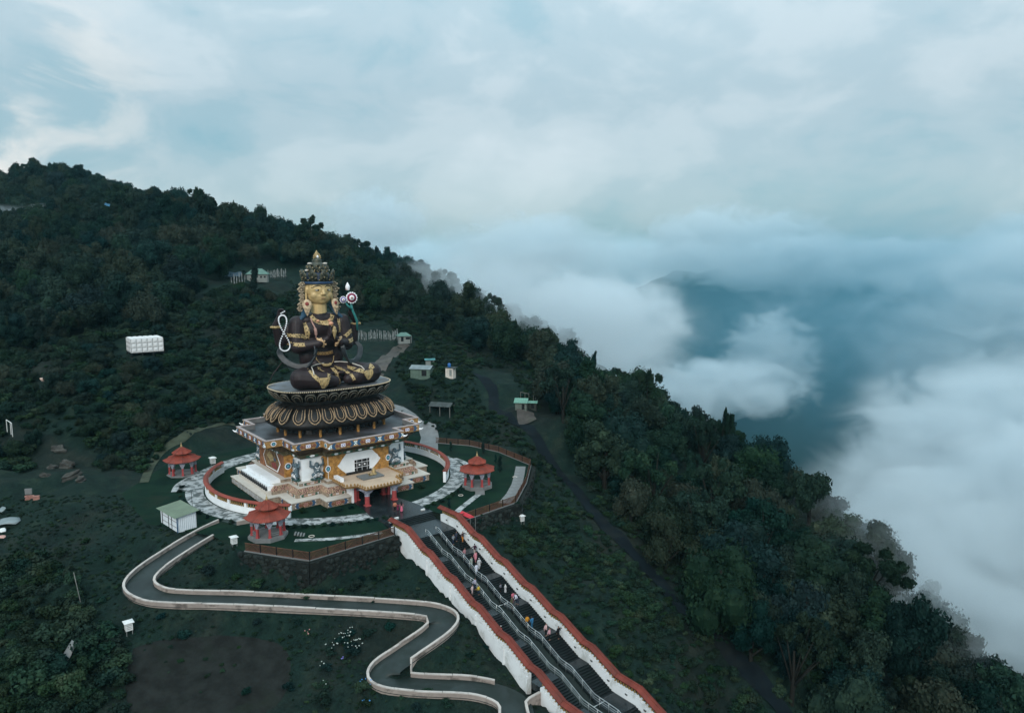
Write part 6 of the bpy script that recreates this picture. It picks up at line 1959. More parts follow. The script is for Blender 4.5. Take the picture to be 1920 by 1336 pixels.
# sectional water tank on the hill
tx, ty = -97.2, 185.2
tz = H(tx, ty)
tank = empty('water_tank', (tx, ty, tz + .9), math.atan2(4.5, 6.1), 'white sectional panel water tank on short legs standing on the dark hillside', 'water tank')
pan = MB(); pan.box((0, 0, 0), (1.22, .06, 1.12)); pan.prism([(-.5, -.03), (.5, -.03), (.5, -.03), (-.5, -.03)], 0, 0) if False else None
pan.add([(-.55, -.031, -.5), (.55, -.031, -.5), (.55, -.031, .5), (-.55, -.031, .5), (-.28, -.13, -.25), (.28, -.13, -.25), (.28, -.13, .25), (-.28, -.13, .25)], [(0, 1, 5, 4), (1, 2, 6, 5), (2, 3, 7, 6), (3, 0, 4, 7), (4, 5, 6, 7)])
PAN = pan.mesh('tank_panel', M_TANK)
NX_, NY_, NZ_ = 6, 5, 3
for k in range(NZ_):
    for i in range(NX_):
        o = link('tank_panel', PAN, tank); o.location = ((i + .5) * 1.27, 0, (k + .5) * 1.17)
        o = link('tank_panel', PAN, tank); o.location = ((i + .5) * 1.27, NY_ * 1.27, (k + .5) * 1.17); o.rotation_euler = (0, 0, R(180))
    for j in range(NY_):
        o = link('tank_panel', PAN, tank); o.location = (0, (j + .5) * 1.27, (k + .5) * 1.17); o.rotation_euler = (0, 0, R(-90))
        o = link('tank_panel', PAN, tank); o.location = (NX_ * 1.27, (j + .5) * 1.27, (k + .5) * 1.17); o.rotation_euler = (0, 0, R(90))
for i in range(NX_):
    for j in range(NY_):
        o = link('roof_panel', PAN, tank); o.location = ((i + .5) * 1.27, (j + .5) * 1.27, NZ_ * 1.17 + .04); o.rotation_euler = (R(-90), 0, 0)
mb = MB(); mb.box((NX_ * .635, NY_ * .635, -.15), (NX_ * 1.27 + .2, NY_ * 1.27 + .2, .26)); mb.build('base_frame', M_DARK, tank)
for i in range(NX_ + 1):
    mb = MB(); mb.box((i * 1.27, -.07, NZ_ * .585), (.07, .10, NZ_ * 1.17)); mb.build('rib', M_TANKRIB, tank)
for j in range(1, NY_ + 1):
    mb = MB(); mb.box((-.07, j * 1.27, NZ_ * .585), (.10, .07, NZ_ * 1.17)); mb.build('rib', M_TANKRIB, tank)
for i in range(0, NX_ + 1, 2):
    for j in (0, NY_):
        mb = MB(); mb.box((i * 1.27, j * 1.27, -1.6), (.32, .32, 2.7)); mb.build('leg', M_MORTAR, tank)
# little white louvred boxes on legs
def make_box():
    b = empty('utility_box')
    mb = MB(); mb.box((0, 0, .95), (.8, .8, 1.0)); bd = mb.build('cabinet', M_BOXW, b)
    for i in range(3):
        mb = MB(); mb.box((0, -.405, .7 + .22 * i), (.6, .03, .05)); mb.build('louvre', M_GREY, bd)
    mb = MB(); mb.prism([(-.58, -.58), (.58, -.58), (.58, .58), (-.58, .58)], 1.452, 1.52); mb.prism([(-.58, -.58), (.58, -.58), (.58, .58), (-.58, .58)], 1.521, 1.74, [(-.05, -.05), (.05, -.05), (.05, .05), (-.05, .05)]); mb.build('lid', M_BOXW, b)
    for x in (-.33, .33):
        for y in (-.33, .33):
            mb = MB(); mb.box((x, y, .1), (.07, .07, .8)); mb.build('leg', M_GREY, b)
    return b
bx0 = make_box()
for i, (px, py, a, sc, lab) in enumerate([(242, 1186, 40, 1.0, 'white box on thin legs alone on the dark grass below the bend of the ramp'), (439, 1023, 40, .95, 'white box on legs beside the front pavilion fence'),
                                          (978, 974, 35, .9, 'white box on legs below the right hand retaining wall'), (470, 866, 40, 1.1, 'white box on legs half hidden at the left of the temple cornice')]):
    o = bx0 if i == 0 else copy_tree(bx0)
    g = ground_at(px, py)
    o.location = g if i != 3 else loc(-19.5, -19.5, 0.0); o.rotation_euler = (0, 0, R(a)); o.scale = (sc, sc, sc)
    if i == 3: o.location.z = 2.2; 
    tag(o, lab, 'utility box', 'white boxes on legs round the site')
o.location = loc(-15.5, -22.5, .0)
# huts
def hip_hut(px, py, w, d, h, rz, label, wall=M_HUTWALL, roofm=M_HUTROOF, win=True, g=None):
    g = g or ground_at(px, py)
    t = empty('hut', g, rz, label, 'hut')
    mb = MB(); mb.box((0, 0, h / 2 - .4), (w, d, h + .8)); wl = mb.build('wall', wall, t)
    mb = MB(); e = .5
    mb.prism([(-w / 2 - e, -d / 2 - e), (w / 2 + e, -d / 2 - e), (w / 2 + e, d / 2 + e), (-w / 2 - e, d / 2 + e)], h, h + w * .28, [(-w * .22, -.05), (w * .22, -.05), (w * .22, .05), (-w * .22, .05)])
    mb.build('roof', roofm, t)
    mb = MB(); mb.box((-w * .2, -d / 2 - .03, h * .42), (.8, .08, h * .8)); mb.build('door', M_DARK, t)
    if win:
        for x in (w * .2, w * .38):
            mb = MB(); mb.box((x, -d / 2 - .03, h * .55), (.7, .08, .7)); mb.build('window', M_DARK, t)
    for x in (-w / 2 - .3, w / 2 + .3):
        mb = MB(); mb.box((x, -d / 2 - .4, h / 2 - .3), (.14, .14, h + .6)); mb.build('post', M_GREY, t)
    return t
g1 = ground_at(484, 530)
hip_hut(0, 0, 7.2, 5.0, 2.2, R(12), 'pale green hipped roof hut among trees high behind the statue', g=(g1[0], g1[1], g1[2] + 1.2))
hip_hut(757, 640, 3.7, 3.2, 1.75, R(18), 'small white hut with green hipped roof at the end of the dirt track')
def gable_shed(px, py, w, d, h, rz, label, wall, roofm, pitch=.3, open_=False, name='shed'):
    g = ground_at(px, py)
    t = empty(name, g, rz, label, 'shed')
    if open_:
        for x in (-w / 2, 0, w / 2):
            for y in (-d / 2, d / 2):
                mb = MB(); mb.box((x, y, h / 2 - .5), (.16, .16, h + 1)); mb.build('post', M_POLE, t)
    else:
        mb = MB(); mb.box((0, 0, h / 2 - .5), (w, d, h + 1)); mb.build('wall', wall, t)
        mb = MB(); mb.box((w * .2, -d / 2 - .02, h * .4), (w * .25, .08, h * .75)); mb.build('door', M_DARK, t)
    for sgn in (-1, 1):
        n = 6
        for i in range(n):
            x0, x1 = -w / 2 - .3 + (w + .6) * i / n, -w / 2 - .3 + (w + .6) * (i + 1) / n - .03
            y1 = sgn * (d / 2 + .4); z1 = h - .08
            mb = MB(); mb.add([(x0, 0, h + d * pitch), (x1, 0, h + d * pitch), (x1, y1, z1), (x0, y1, z1), (x0, 0, h + d * pitch - .06), (x1, 0, h + d * pitch - .06), (x1, y1, z1 - .06), (x0, y1, z1 - .06)], [(0, 1, 2, 3), (7, 6, 5, 4), (0, 4, 5, 1), (1, 5, 6, 2), (2, 6, 7, 3), (3, 7, 4, 0)])
            mb.build('roof_sheet', roofm, t)
    return t
gable_shed(792, 702, 5.6, 3.4, 2.0, R(-14), 'shed with pale tin roof in the bushes right of the statue', mat('shed_green', (.10, .15, .12), .8), M_TINROOF, .22)
gable_shed(806, 683, 2.4, 1.6, 1.5, R(10), 'tiny lean-to with teal roof just behind the tin roofed shed', M_HUTWALL, mat('teal_sheet', (.05, .19, .20), .5), .15)
gable_shed(829, 772, 5.4, 3.2, 1.9, R(-16), 'old open shelter with dark mossy roof right of the throne', M_HUTWALL, M_OLDROOF, .22, True)
gable_shed(978, 766, 2.8, 2.4, 1.8, R(-10), 'green roofed shack at the roadside near the forest edge', mat('shack_wall', (.11, .13, .115), .8), mat('shack_roof', (.13, .28, .22), .55, dirt=((.06, .1, .08), .5, .8)), .35)
gable_shed(995, 764, 3.0, 1.6, 1.5, R(-8), 'lower green roofed lean-to beside the roadside shack', mat('shack_wall_dark', (.03, .035, .03), .8), bpy.data.materials['shack_roof'], .2)
g = ground_at(845, 706)
t = empty('privy', g, R(-20), 'cream rendered privy with a blue water drum on its roof', 'privy')
mb = MB(); mb.box((0, 0, .9), (2.2, 1.8, 2.8)); mb.build('wall', mat('privy_wall', (.58, .53, .47), .8, dirt=((.3, .27, .23), .5, .8)), t)
mb = MB(); mb.box((.2, .1, 2.38), (2.8, 2.3, .14)); mb.build('roof', M_OLDROOF, t)
mb = MB(); mb.box((.4, -.92, 1.1), (.7, .08, 1.7)); mb.build('door', M_HUTWALL, t)
g = t.location
o = MB(); o.lathe([(.42, 0), (.45, .3), (.42, .6), (.45, .9), (.2, 1.05), (.2, 1.12)], n=14)
d_ = o.build('water_drum', M_PLASTICBLUE, None, (g[0] - .35, g[1] + .1, g[2] + 2.46), smooth=True); tag(d_, 'blue plastic water drum on top of the cream privy', 'water drum')
# bare frames behind the shack, white goal-like frame on the left hill
def frame(px, py, w, h, rz, label, m, dx=0.0, lean=0.0):
    g = ground_at(px, py)
    t = empty('goal_frame', g, rz, label, 'frame')
    for nm, pts in (('post', [(0, 0, -.8), (lean, 0, h)]), ('post', [(w, 0, -.8), (w + lean, 0, h * .8)]), ('crossbar', [(lean, 0, h), (w + lean, 0, h * .8)]), ('post', [(w * .55, .2, -.6), (w * .55 + lean, .2, h * .85)])):
        mb = MB(); mb.tube(pts, .075, 6); mb.build(nm, m, t)
frame(14, 812, 1.5, 3.0, R(-20), 'white pole frame with hanging strips on the dark left hillside', M_BOXW)
frame(976, 752, 2.2, 2.4, R(10), 'dim pole frame just behind the green roofed shack', M_POLE)
frame(1000, 756, 1.0, 2.6, R(-5), 'dim forked pole frame to the right of the green roofed shack', M_POLE)
# prayer flags on tall poles
fl = MB(); fl.tube([(0, 0, -.8), (.03, 0, 4.6)], .05, 5)
FLP = fl.mesh('pole', M_POLE)
def flag_cloth(seed):
    r_ = random.Random(seed); mb = MB(); n = 8
    for i in range(n + 1):
        z = .9 + 3.6 * i / n
        mb.v += [(0.03, 0, z), (.38 + .09 * math.sin(i * 1.3 + seed) , .12 * math.sin(i * .9 + seed), z - .06)]
    for i in range(n): mb.f.append((2 * i, 2 * i + 1, 2 * i + 3, 2 * i + 2)); mb.m.append(0)
    return mb.mesh('cloth', M_FLAG)
FLC = [flag_cloth(i) for i in range(4)]
rf = random.Random(21)
def flags(p0, p1, n, label, group, sc=1.0):
    for i in range(n):
        u = i / max(1, n - 1)
        g = ground_at(p0[0] + (p1[0] - p0[0]) * u + rf.uniform(-1, 1), p0[1] + (p1[1] - p0[1]) * u + rf.uniform(-.8, .8))
        t = empty('prayer_flag', g, rf.uniform(-.6, .6), label, 'flag', group)
        k = sc * rf.uniform(.75, 1.15); t.scale = (k, k, k)
        link('pole', FLP, t); link('cloth', rf.choice(FLC), t)
flags((503, 523), (535, 522), 15, 'tall faded prayer flag on a pole right of the green roofed hut behind the statue', 'prayer flags right of the upper hut', .8)
flags((434, 536), (458, 532), 6, 'faded prayer flag on a pole below the blue tarpaulin behind the statue', 'prayer flags below the blue tarpaulin', .8)
flags((668, 640), (744, 639), 28, 'faded prayer flag on a pole in the row leading to the small white hut', 'prayer flags leading to the white hut', .75)
g = ground_at(438, 524)
mb = MB(); n = 7
for i in range(n):
    for j in range(n): mb.v.append(((i / (n - 1) - .5) * 5.5, (j / (n - 1) - .5) * 4.0, 1.2 + .5 * (j / (n - 1)) * 3 + .18 * math.sin(i * 1.7 + j)))
for i in range(n - 1):
    for j in range(n - 1): q = i * n + j; mb.f.append((q, q + n, q + n + 1, q + 1)); mb.m.append(0)
M_TARP = mat('tarpaulin_slate', (.035, .07, .10), .6, .3, .5, .3)
tag(mb.build('tarpaulin', M_TARP, None, g, R(5), True), 'slate blue tarpaulin sagging among trees left of the upper hut', 'tarpaulin')
g = ground_at(147, 618)
o = link('tarpaulin', mb.mesh('tarpaulin', M_TARP, True)); o.location = g; o.rotation_euler = (0, 0, R(30)); o.scale = (.8, .7, 1.0)
tag(o, 'slate blue tarpaulin half buried in scrub above the water tank', 'tarpaulin')
g = ground_at(212, 425)
o = link('tarpaulin', mb.mesh('tarpaulin', mat('tarpaulin_blue', (.02, .12, .22), .5, .2, .5, .3), True)); o.location = (g[0], g[1] - 4, g[2] + 8.5); o.scale = (.38, .2, .5); o.rotation_euler = (R(25), R(20), R(20))
tag(o, 'bright blue tarpaulin glimpsed between treetops on the upper left hill', 'tarpaulin')
# small finds on the left hillside
g = ground_at(55, 938)
t = empty('meter_box', g, R(10), 'grey board above pink brick base on the dark left slope', 'meter box')
mb = MB(); mb.box((0, 0, 1.75), (1.15, .25, 1.0)); mb.build('board', M_GREY, t)
for i in range(3):
    for j in range(6):
        mb = MB(); mb.box((-.5 + j * .24 + (.12 if i % 2 else 0), 0, .3 + i * .28), (.22, .5, .25)); mb.build('brick', M_BRICK, t)
g = ground_at(64, 938)
t = empty('brick_stack', g, R(20), 'low stack of pink bricks next to the grey board', 'brick stack')
for i in range(3):
    for j in range(4):
        mb = MB(); mb.box((j * .25, 0, .1 + i * .24), (.23, .45, .22)); mb.build('brick', M_BRICK, t)
g = ground_at(82, 720)
mb = MB(); mb.lathe([(.35, 0), (.62, .55), (.66, .7), (.5, .62)], n=12); o = mb.build('tub', mat('peach_plastic', (.72, .52, .44), .5), None, (g[0], g[1], g[2] + .7), smooth=True); o.scale = (1.1, 1.1, 1.1)
tag(o, 'peach coloured plastic tub on the dark scrub hillside', 'tub')
def pole(p0, p1, r, label, m=M_POLE, lift=.5, name='pole', cat='pole', hgt=None):
    a = Vector(ground_at(*p0)); b = Vector(ground_at(*p1)) if hgt is None else a + Vector(hgt)
    a.z += lift if hgt is None else -.5; b.z += lift if hgt is None else 0
    mb = MB(); mb.tube([(0, 0, 0), (b - a) * .5 + Vector((0, 0, .08)), b - a], r, 6)
    tag(mb.build(name, m, None, a, smooth=True), label, cat)
pole((144, 713), (210, 690), .12, 'pale pipe lying on the scrub above the left rock outcrop', M_GREY, 1.2, 'pipe', 'pipe')
pole((156, 1146), None, .05, 'thin pale pole leaning on the grass at lower left', M_POLE, hgt=(-1.0, .3, 5.2))
pole((361, 957), None, .04, 'thin dark lamp pole beside the ring path near the shed', M_DARK, hgt=(0, 0, 3.4))
def rag(px, py, w, d, label, m, tilt, rz, lift=.6, name='sheet', cat='sheet'):
    g = ground_at(px, py); mb = MB(); n = 5
    for i in range(n):
        for j in range(n):
            u, v = i / (n - 1) - .5, j / (n - 1) - .5
            mb.v.append((u * w * (1 - .5 * abs(v)), v * d, .12 * math.cos(u * 5) * w * .3))
    for i in range(n - 1):
        for j in range(n - 1): q = i * n + j; mb.f.append((q, q + n, q + n + 1, q + 1)); mb.m.append(0)
    o = mb.build(name, m, None, (g[0], g[1], g[2] + lift), smooth=True); o.rotation_euler = (R(tilt), 0, R(rz))
    md = o.modifiers.new('thick', 'SOLIDIFY'); md.thickness = .04
    return tag(o, label, cat)
rag(16, 985, 3.6, 1.8, 'pale curved roofing sheet lying at the left edge of the slope', M_TINROOF, 18, 15, .9)
rag(4, 965, 1.6, 1.0, 'small crumpled pale sheet above the curved roofing sheet', M_TINROOF, 35, -30, .9)
rag(6, 1000, .9, .9, 'small white scrap below the curved roofing sheet', M_BOXW, 30, 40, .7)
rag(3, 1014, 1.3, .7, 'dusty pink scrap at the left edge of the slope', M_PINKY, 20, 10, .7)
rag(127, 1243, 1.6, 3.0, 'grey leaf shaped tin sheet leaning in the dark bushes', M_GREY, 55, -35, 1.2)
rag(104, 1298, 1.7, 1.0, 'yellow green tarp patch in the dark bushes at lower left', mat('tarp_lime', (.16, .17, .035), .7), 35, 10, 1.2)
# red folded canopy behind the stair coping
t = empty('canopy', loc(6.5, 36.0, -1.25), PHI, 'bright red cloth canopy behind the upper end of the stair coping', 'canopy')
mb = MB(); mb.prism([(-.5, -1.5), (.5, -1.5), (.5, 1.5), (-.5, 1.5)], 2.2, 2.55, [(-.1, -1.3), (.1, -1.3), (.1, 1.3), (-.1, 1.3)]); mb.build('cloth', mat('canopy_red', (.50, .035, .05), .6, .2, 1.2), t)
for x in (-.5, .5):
    for y in (-1.7, 1.7):
        mb = MB(); mb.tube([(x, y, -1.5), (x, y, 2.3)], .04, 5); mb.build('pole', M_GREY, t)
# rock outcrop
rr2 = random.Random(31)
M_ROCK = mat('pale_rock', (.060, .060, .055), .9, .5, .5, .1, bump=.8, bscale=2, dirt=((.014, .018, .014), .85, .4))
for i, (px, py, k) in enumerate([(108, 842, 1.1), (100, 876, .8), (124, 872, 1.3), (134, 892, 1.0), (152, 902, .8), (86, 892, .6)]):
    g = ground_at(px, py)
    b = bmesh.new(); bmesh.ops.create_icosphere(b, subdivisions=3, radius=1.0)
    for v in b.verts:
        n_ = v.co.copy(); q = 1 + .22 * math.sin(n_.x * 5 + i) * math.sin(n_.y * 4 + 2 * i) + .15 * math.sin(n_.z * 9 + i)
        v.co = Vector((n_.x * 1.1, n_.y * .9, n_.z * 1.25)) * q * k
    me = bpy.data.meshes.new('boulder'); b.to_mesh(me); b.free(); me.materials.append(M_ROCK)
    o = link('boulder', me); o.location = (g[0], g[1], g[2] - .15 * k); o.rotation_euler = (.4 * (i % 3), .3 * (i % 2), i * 1.3); o.scale = (1.5, 1.0, .8)
    tag(o, 'rough pale boulder in the rock outcrop on the left slope', 'boulder', 'boulders of the rock outcrop on the left slope')
# lamps and markers on the lawns
mk = MB(); mk.box((0, 0, .12), (.7, .28, .24)); MK = mk.mesh('floodlight', M_BOXW)
for s, f, lab in ((-1.9, 28.2, 'white floodlight box on the near edge of the forecourt, left one'), (3.6, 27.4, 'white floodlight box on the near edge of the forecourt, right one')):
    o = link('floodlight', MK); o.location = loc(s, f, .06); o.rotation_euler = (0, 0, PHI); tag(o, lab, 'floodlight', 'floodlights on the forecourt edge')
rg = MB(); rg.tube([(.42 * math.cos(a), .42 * math.sin(a), .06) for a in np.linspace(0, 2 * math.pi, 15)[:-1]], .05, 5, closed=True); RG = rg.mesh('ring_marker', M_CREAM)
for s, f, lab in ((-15.8, 26.7, 'small pale ring set in the grass right of the front pavilion'), (27.5, 22.5, 'small pale ring set in the right hand lawn near the walk'), (13.0, 25.0, 'small pale ring set in the grass left of the right hand pavilion')):
    o = link('ring_marker', RG); o.location = loc(s, f, .02); tag(o, lab, 'ring marker', 'pale rings in the lawns')
# ------------------------------------------------------------------ roads
road = [ground_at(*p) for p in [(893, 700), (912, 716), (925, 740), (928, 770)]]
rpts = [Vector(p) for p in road] + [Vector(p) for p in [ground_at(*q) for q in [(955, 785), (985, 800), (1018, 845), (1050, 890), (1105, 950), (1165, 1012), (1230, 1085), (1310, 1165), (1380, 1235), (1450, 1310), (1490, 1360)]]]
drape('road', [tuple(p) for p in spline(rpts, 5)], 2.6, M_ROAD, zfun=lambda i, x, y: H(x, y) + .22, across=5)
trk = [Vector(ground_at(*p)) for p in [(766, 646), (748, 656), (732, 668), (715, 683), (700, 697), (690, 706)]]
drape('dirt_track', [tuple(p) for p in spline(trk, 5)], 5, M_DIRT, zfun=lambda i, x, y: H(x, y) + .18, wfun=lambda u: 2.6 + 4.5 * u, across=7)
pull = [Vector(ground_at(*p)) for p in [(985, 770), (986, 782), (990, 795)]]
drape('lay_by', [tuple(p) for p in spline(pull, 4)], 4.2, M_DIRT, zfun=lambda i, x, y: H(x, y) + .28, across=5)
hill_path = [Vector(ground_at(*p)) for p in [(270, 905), (285, 870), (310, 840), (350, 815), (400, 800), (440, 795)]]
drape('hill_path', [tuple(p) for p in spline(hill_path, 5)], 1.6, mat('worn_grass', (.05, .06, .042), .95, .3, .5, .1), zfun=lambda i, x, y: H(x, y) + .12, across=3)
soil = [ground_at(*p)[:2] for p in [(250, 1215), (330, 1195), (420, 1190), (520, 1205), (545, 1250), (520, 1320), (420, 1350), (270, 1350), (235, 1290)]]
mb = MB()
pcx, pcy = sum(p[0] for p in soil) / len(soil), sum(p[1] for p in soil) / len(soil)
rows = []
ps = [tuple(q) for q in spline([Vector((x, y, 0)) for x, y in soil + soil[:1]], 5)][:-1]
for k in (1.0, .8, .6, .4, .2): rows.append([(pcx + (x - pcx) * k, pcy + (y - pcy) * k) for x, y, _ in ps])
for i, r in enumerate(rows): mb.v += [(x, y, H(x, y) + (.01 if i == 0 else .09)) for x, y in r]
m = len(ps)
for i in range(len(rows) - 1):
    for k in range(m): mb.f.append((i * m + k, i * m + (k + 1) % m, (i + 1) * m + (k + 1) % m, (i + 1) * m + k)); mb.m.append(0)
mb.f.append(tuple((len(rows) - 1) * m + k for k in range(m))); mb.m.append(0)
tag(mb.build('soil_patch', M_SOIL, smooth=True), kind='structure')
# ------------------------------------------------------------------ people
CLOTH = {}
def cloth(c):
    c = tuple(v * .78 for v in c)
    if c not in CLOTH: CLOTH[c] = mat('cloth_%d' % len(CLOTH), c, .8, .15, 4, .15)
    return CLOTH[c]
BODIES = {}
def body_parts(pose):
    """joints in metres; returns the primitives of body, top, bottom, hair"""
    walk = pose.get('stride', .18); lean = pose.get('lean', 0.0); la = pose.get('la', (-.28, .02, .82)); ra = pose.get('ra', (.28, .02, .82))
    hip = .92; sh = 1.40; fx = lean * .5
    chest = (0, -fx * .7, 1.22); neck = (0, -fx, sh + .06); hd = (0, -fx - .03, 1.60)
    lk_, lf = (-.10, -walk * .6, .50), (-.10, -walk * .3 + (.0), .08)
    rk, rf_ = (.10, walk * .35, .50), (.10, walk * .8, .08)
    def arm(sg, hand):
        s0 = (sg * .185, -fx, sh - .03)
        el = tuple((s0[i] + hand[i]) / 2 + (sg * .06 if i == 0 else (.05 if i == 1 else 0)) for i in range(3))
        return s0, el, hand
    A, B = arm(-1, (la[0], la[1] - fx, la[2])), arm(1, (ra[0], ra[1] - fx, ra[2]))
    body = [('e', hd, (.082, .098, .118)), ('c', neck, (0, -fx - .01, 1.52), .055, .05), ('e', chest, (.16, .10, .2)), ('e', (0, 0, hip + .05), (.15, .10, .14)), ('c', (0, -fx * .3, 1.05), chest, .12, .14),
            ('c', (-.09, 0, hip), lk_, .085, .06), ('c', lk_, lf, .055, .04), ('c', (.09, 0, hip), rk, .085, .06), ('c', rk, rf_, .055, .04),
            ('c', lf, (lf[0], lf[1] - .15, .04), .04, .035), ('c', rf_, (rf_[0], rf_[1] - .15, .04), .04, .035), ('e', (0, hd[1] - .1, 1.585), (.018, .03, .025)), ('e', (-.085, hd[1], 1.6), (.015, .025, .035)), ('e', (.085, hd[1], 1.6), (.015, .025, .035))]
    for s0, el, h in (A, B):
        body += [('c', s0, el, .05, .04), ('c', el, h, .038, .028), ('e', h, (.035, .025, .05))]
        for k in range(4): body.append(('c', (h[0] - .024 + .016 * k, h[1], h[2] - .04), (h[0] - .026 + .017 * k, h[1] - .012, h[2] - .10 + .01 * abs(k - 1.5)), .009, .008))
        body.append(('c', (h[0] + (.03 if h[0] < 0 else -.03), h[1] - .01, h[2] - .01), (h[0] + (.045 if h[0] < 0 else -.045), h[1] - .03, h[2] - .06), .010, .008))
    top = [('e', chest, (.195, .135, .23)), ('c', (0, -fx * .2, hip + .02), chest, .165, .175), ('c', (-.14, -fx, sh - .02), (.14, -fx, sh - .02), .085, .085)]
    for s0, el, h in (A, B): top += [('c', s0, el, .072, .058), ('c', el, tuple(el[i] + (h[i] - el[i]) * .75 for i in range(3)), .056, .045)]
    if pose.get('skirt'):
        bot = [('c', (0, 0, hip + .04), (0, .02, .45), .165, .22), ('c', (0, .02, .45), (0, .02, .22), .22, .25)]
    else:
        bot = [('e', (0, 0, hip + .04), (.17, .125, .14)), ('c', (-.09, 0, hip), lk_, .105, .08), ('c', lk_, (lf[0], lf[1], .15), .078, .062), ('c', (.09, 0, hip), rk, .105, .08), ('c', rk, (rf_[0], rf_[1], .15), .078, .062)]
    if pose.get('long'): top += [('c', (0, 0, hip + .1), (0, .01, .62), .18, .21)]
    hair = [('e', (0, hd[1] + .025, 1.63), (.092, .095, .105))]
    if pose.get('shawl'): hair += [('e', (0, -fx + .02, 1.36), (.24, .15, .16)), ('c', (0, .05, 1.5), (0, .08, 1.2), .12, .15)]
    return body, top, bot, hair
POSES = {'walk': {}, 'stand': {'stride': .04}, 'armout': {'stride': .12, 'ra': (.62, -.1, 1.22)}, 'armleft': {'stride': .1, 'la': (-.58, -.15, 1.15)}, 'skirt': {'skirt': True, 'stride': .05}, 'shawl': {'skirt': True, 'shawl': True, 'stride': .05},
         'long': {'long': True, 'stride': .1}, 'bend': {'lean': .55, 'stride': .2, 'ra': (.35, -.3, .85), 'la': (-.3, -.25, .8)}, 'akimbo': {'stride': .06, 'la': (-.2, -.12, 1.02), 'ra': (.33, -.05, 1.0)}}
def person(s, f, pose, top, bottom, hair, label, face, k=1.0, z=None):
    if pose not in BODIES:
        b, t_, bo, h = body_parts(POSES[pose])
        ms = []
        for nm, pr, vx in (('person', b, .016), ('top', t_, .03), ('trousers' if not POSES[pose].get('skirt') else 'skirt', bo, .03), ('hair', h, .025)):
            o = blob(nm, pr, vx, M_SKIN, None, 1); ms.append((nm, o.data)); bpy.data.objects.remove(o)
        BODIES[pose] = ms
    zz = (stair_z(f) if f > 30.3 else .055) if z is None else z
    root = None
    for (nm, me), c in zip(BODIES[pose], (None, top, bottom, hair)):
        if c is None:
            root = link('person', me); root.location = loc(s, f, zz); root.rotation_euler = (0, 0, PHI + R(face)); root.scale = (k, k, k)
        else:
            m2 = me.copy(); m2.materials.clear(); m2.materials.append(cloth(c)); link(nm, m2, root)
    return tag(root, label, 'person', 'visitors on the staircase and forecourt')
def tread(f):
    """top of the tread under a foot"""
    z = STAIR_Z0
    for a in STAIR_FL:
        if f >= a + STAIR_RUN: z -= STAIR_D
        elif f > a: z -= (int((f - a) / (STAIR_RUN / NST)) + 1) * STAIR_D / NST
    return z + .03
BLK, WHT, PNK, NAVY, GRYC = (.010, .010, .012), (.52, .52, .54), (.42, .19, .21), (.02, .03, .06), (.22, .24, .27)
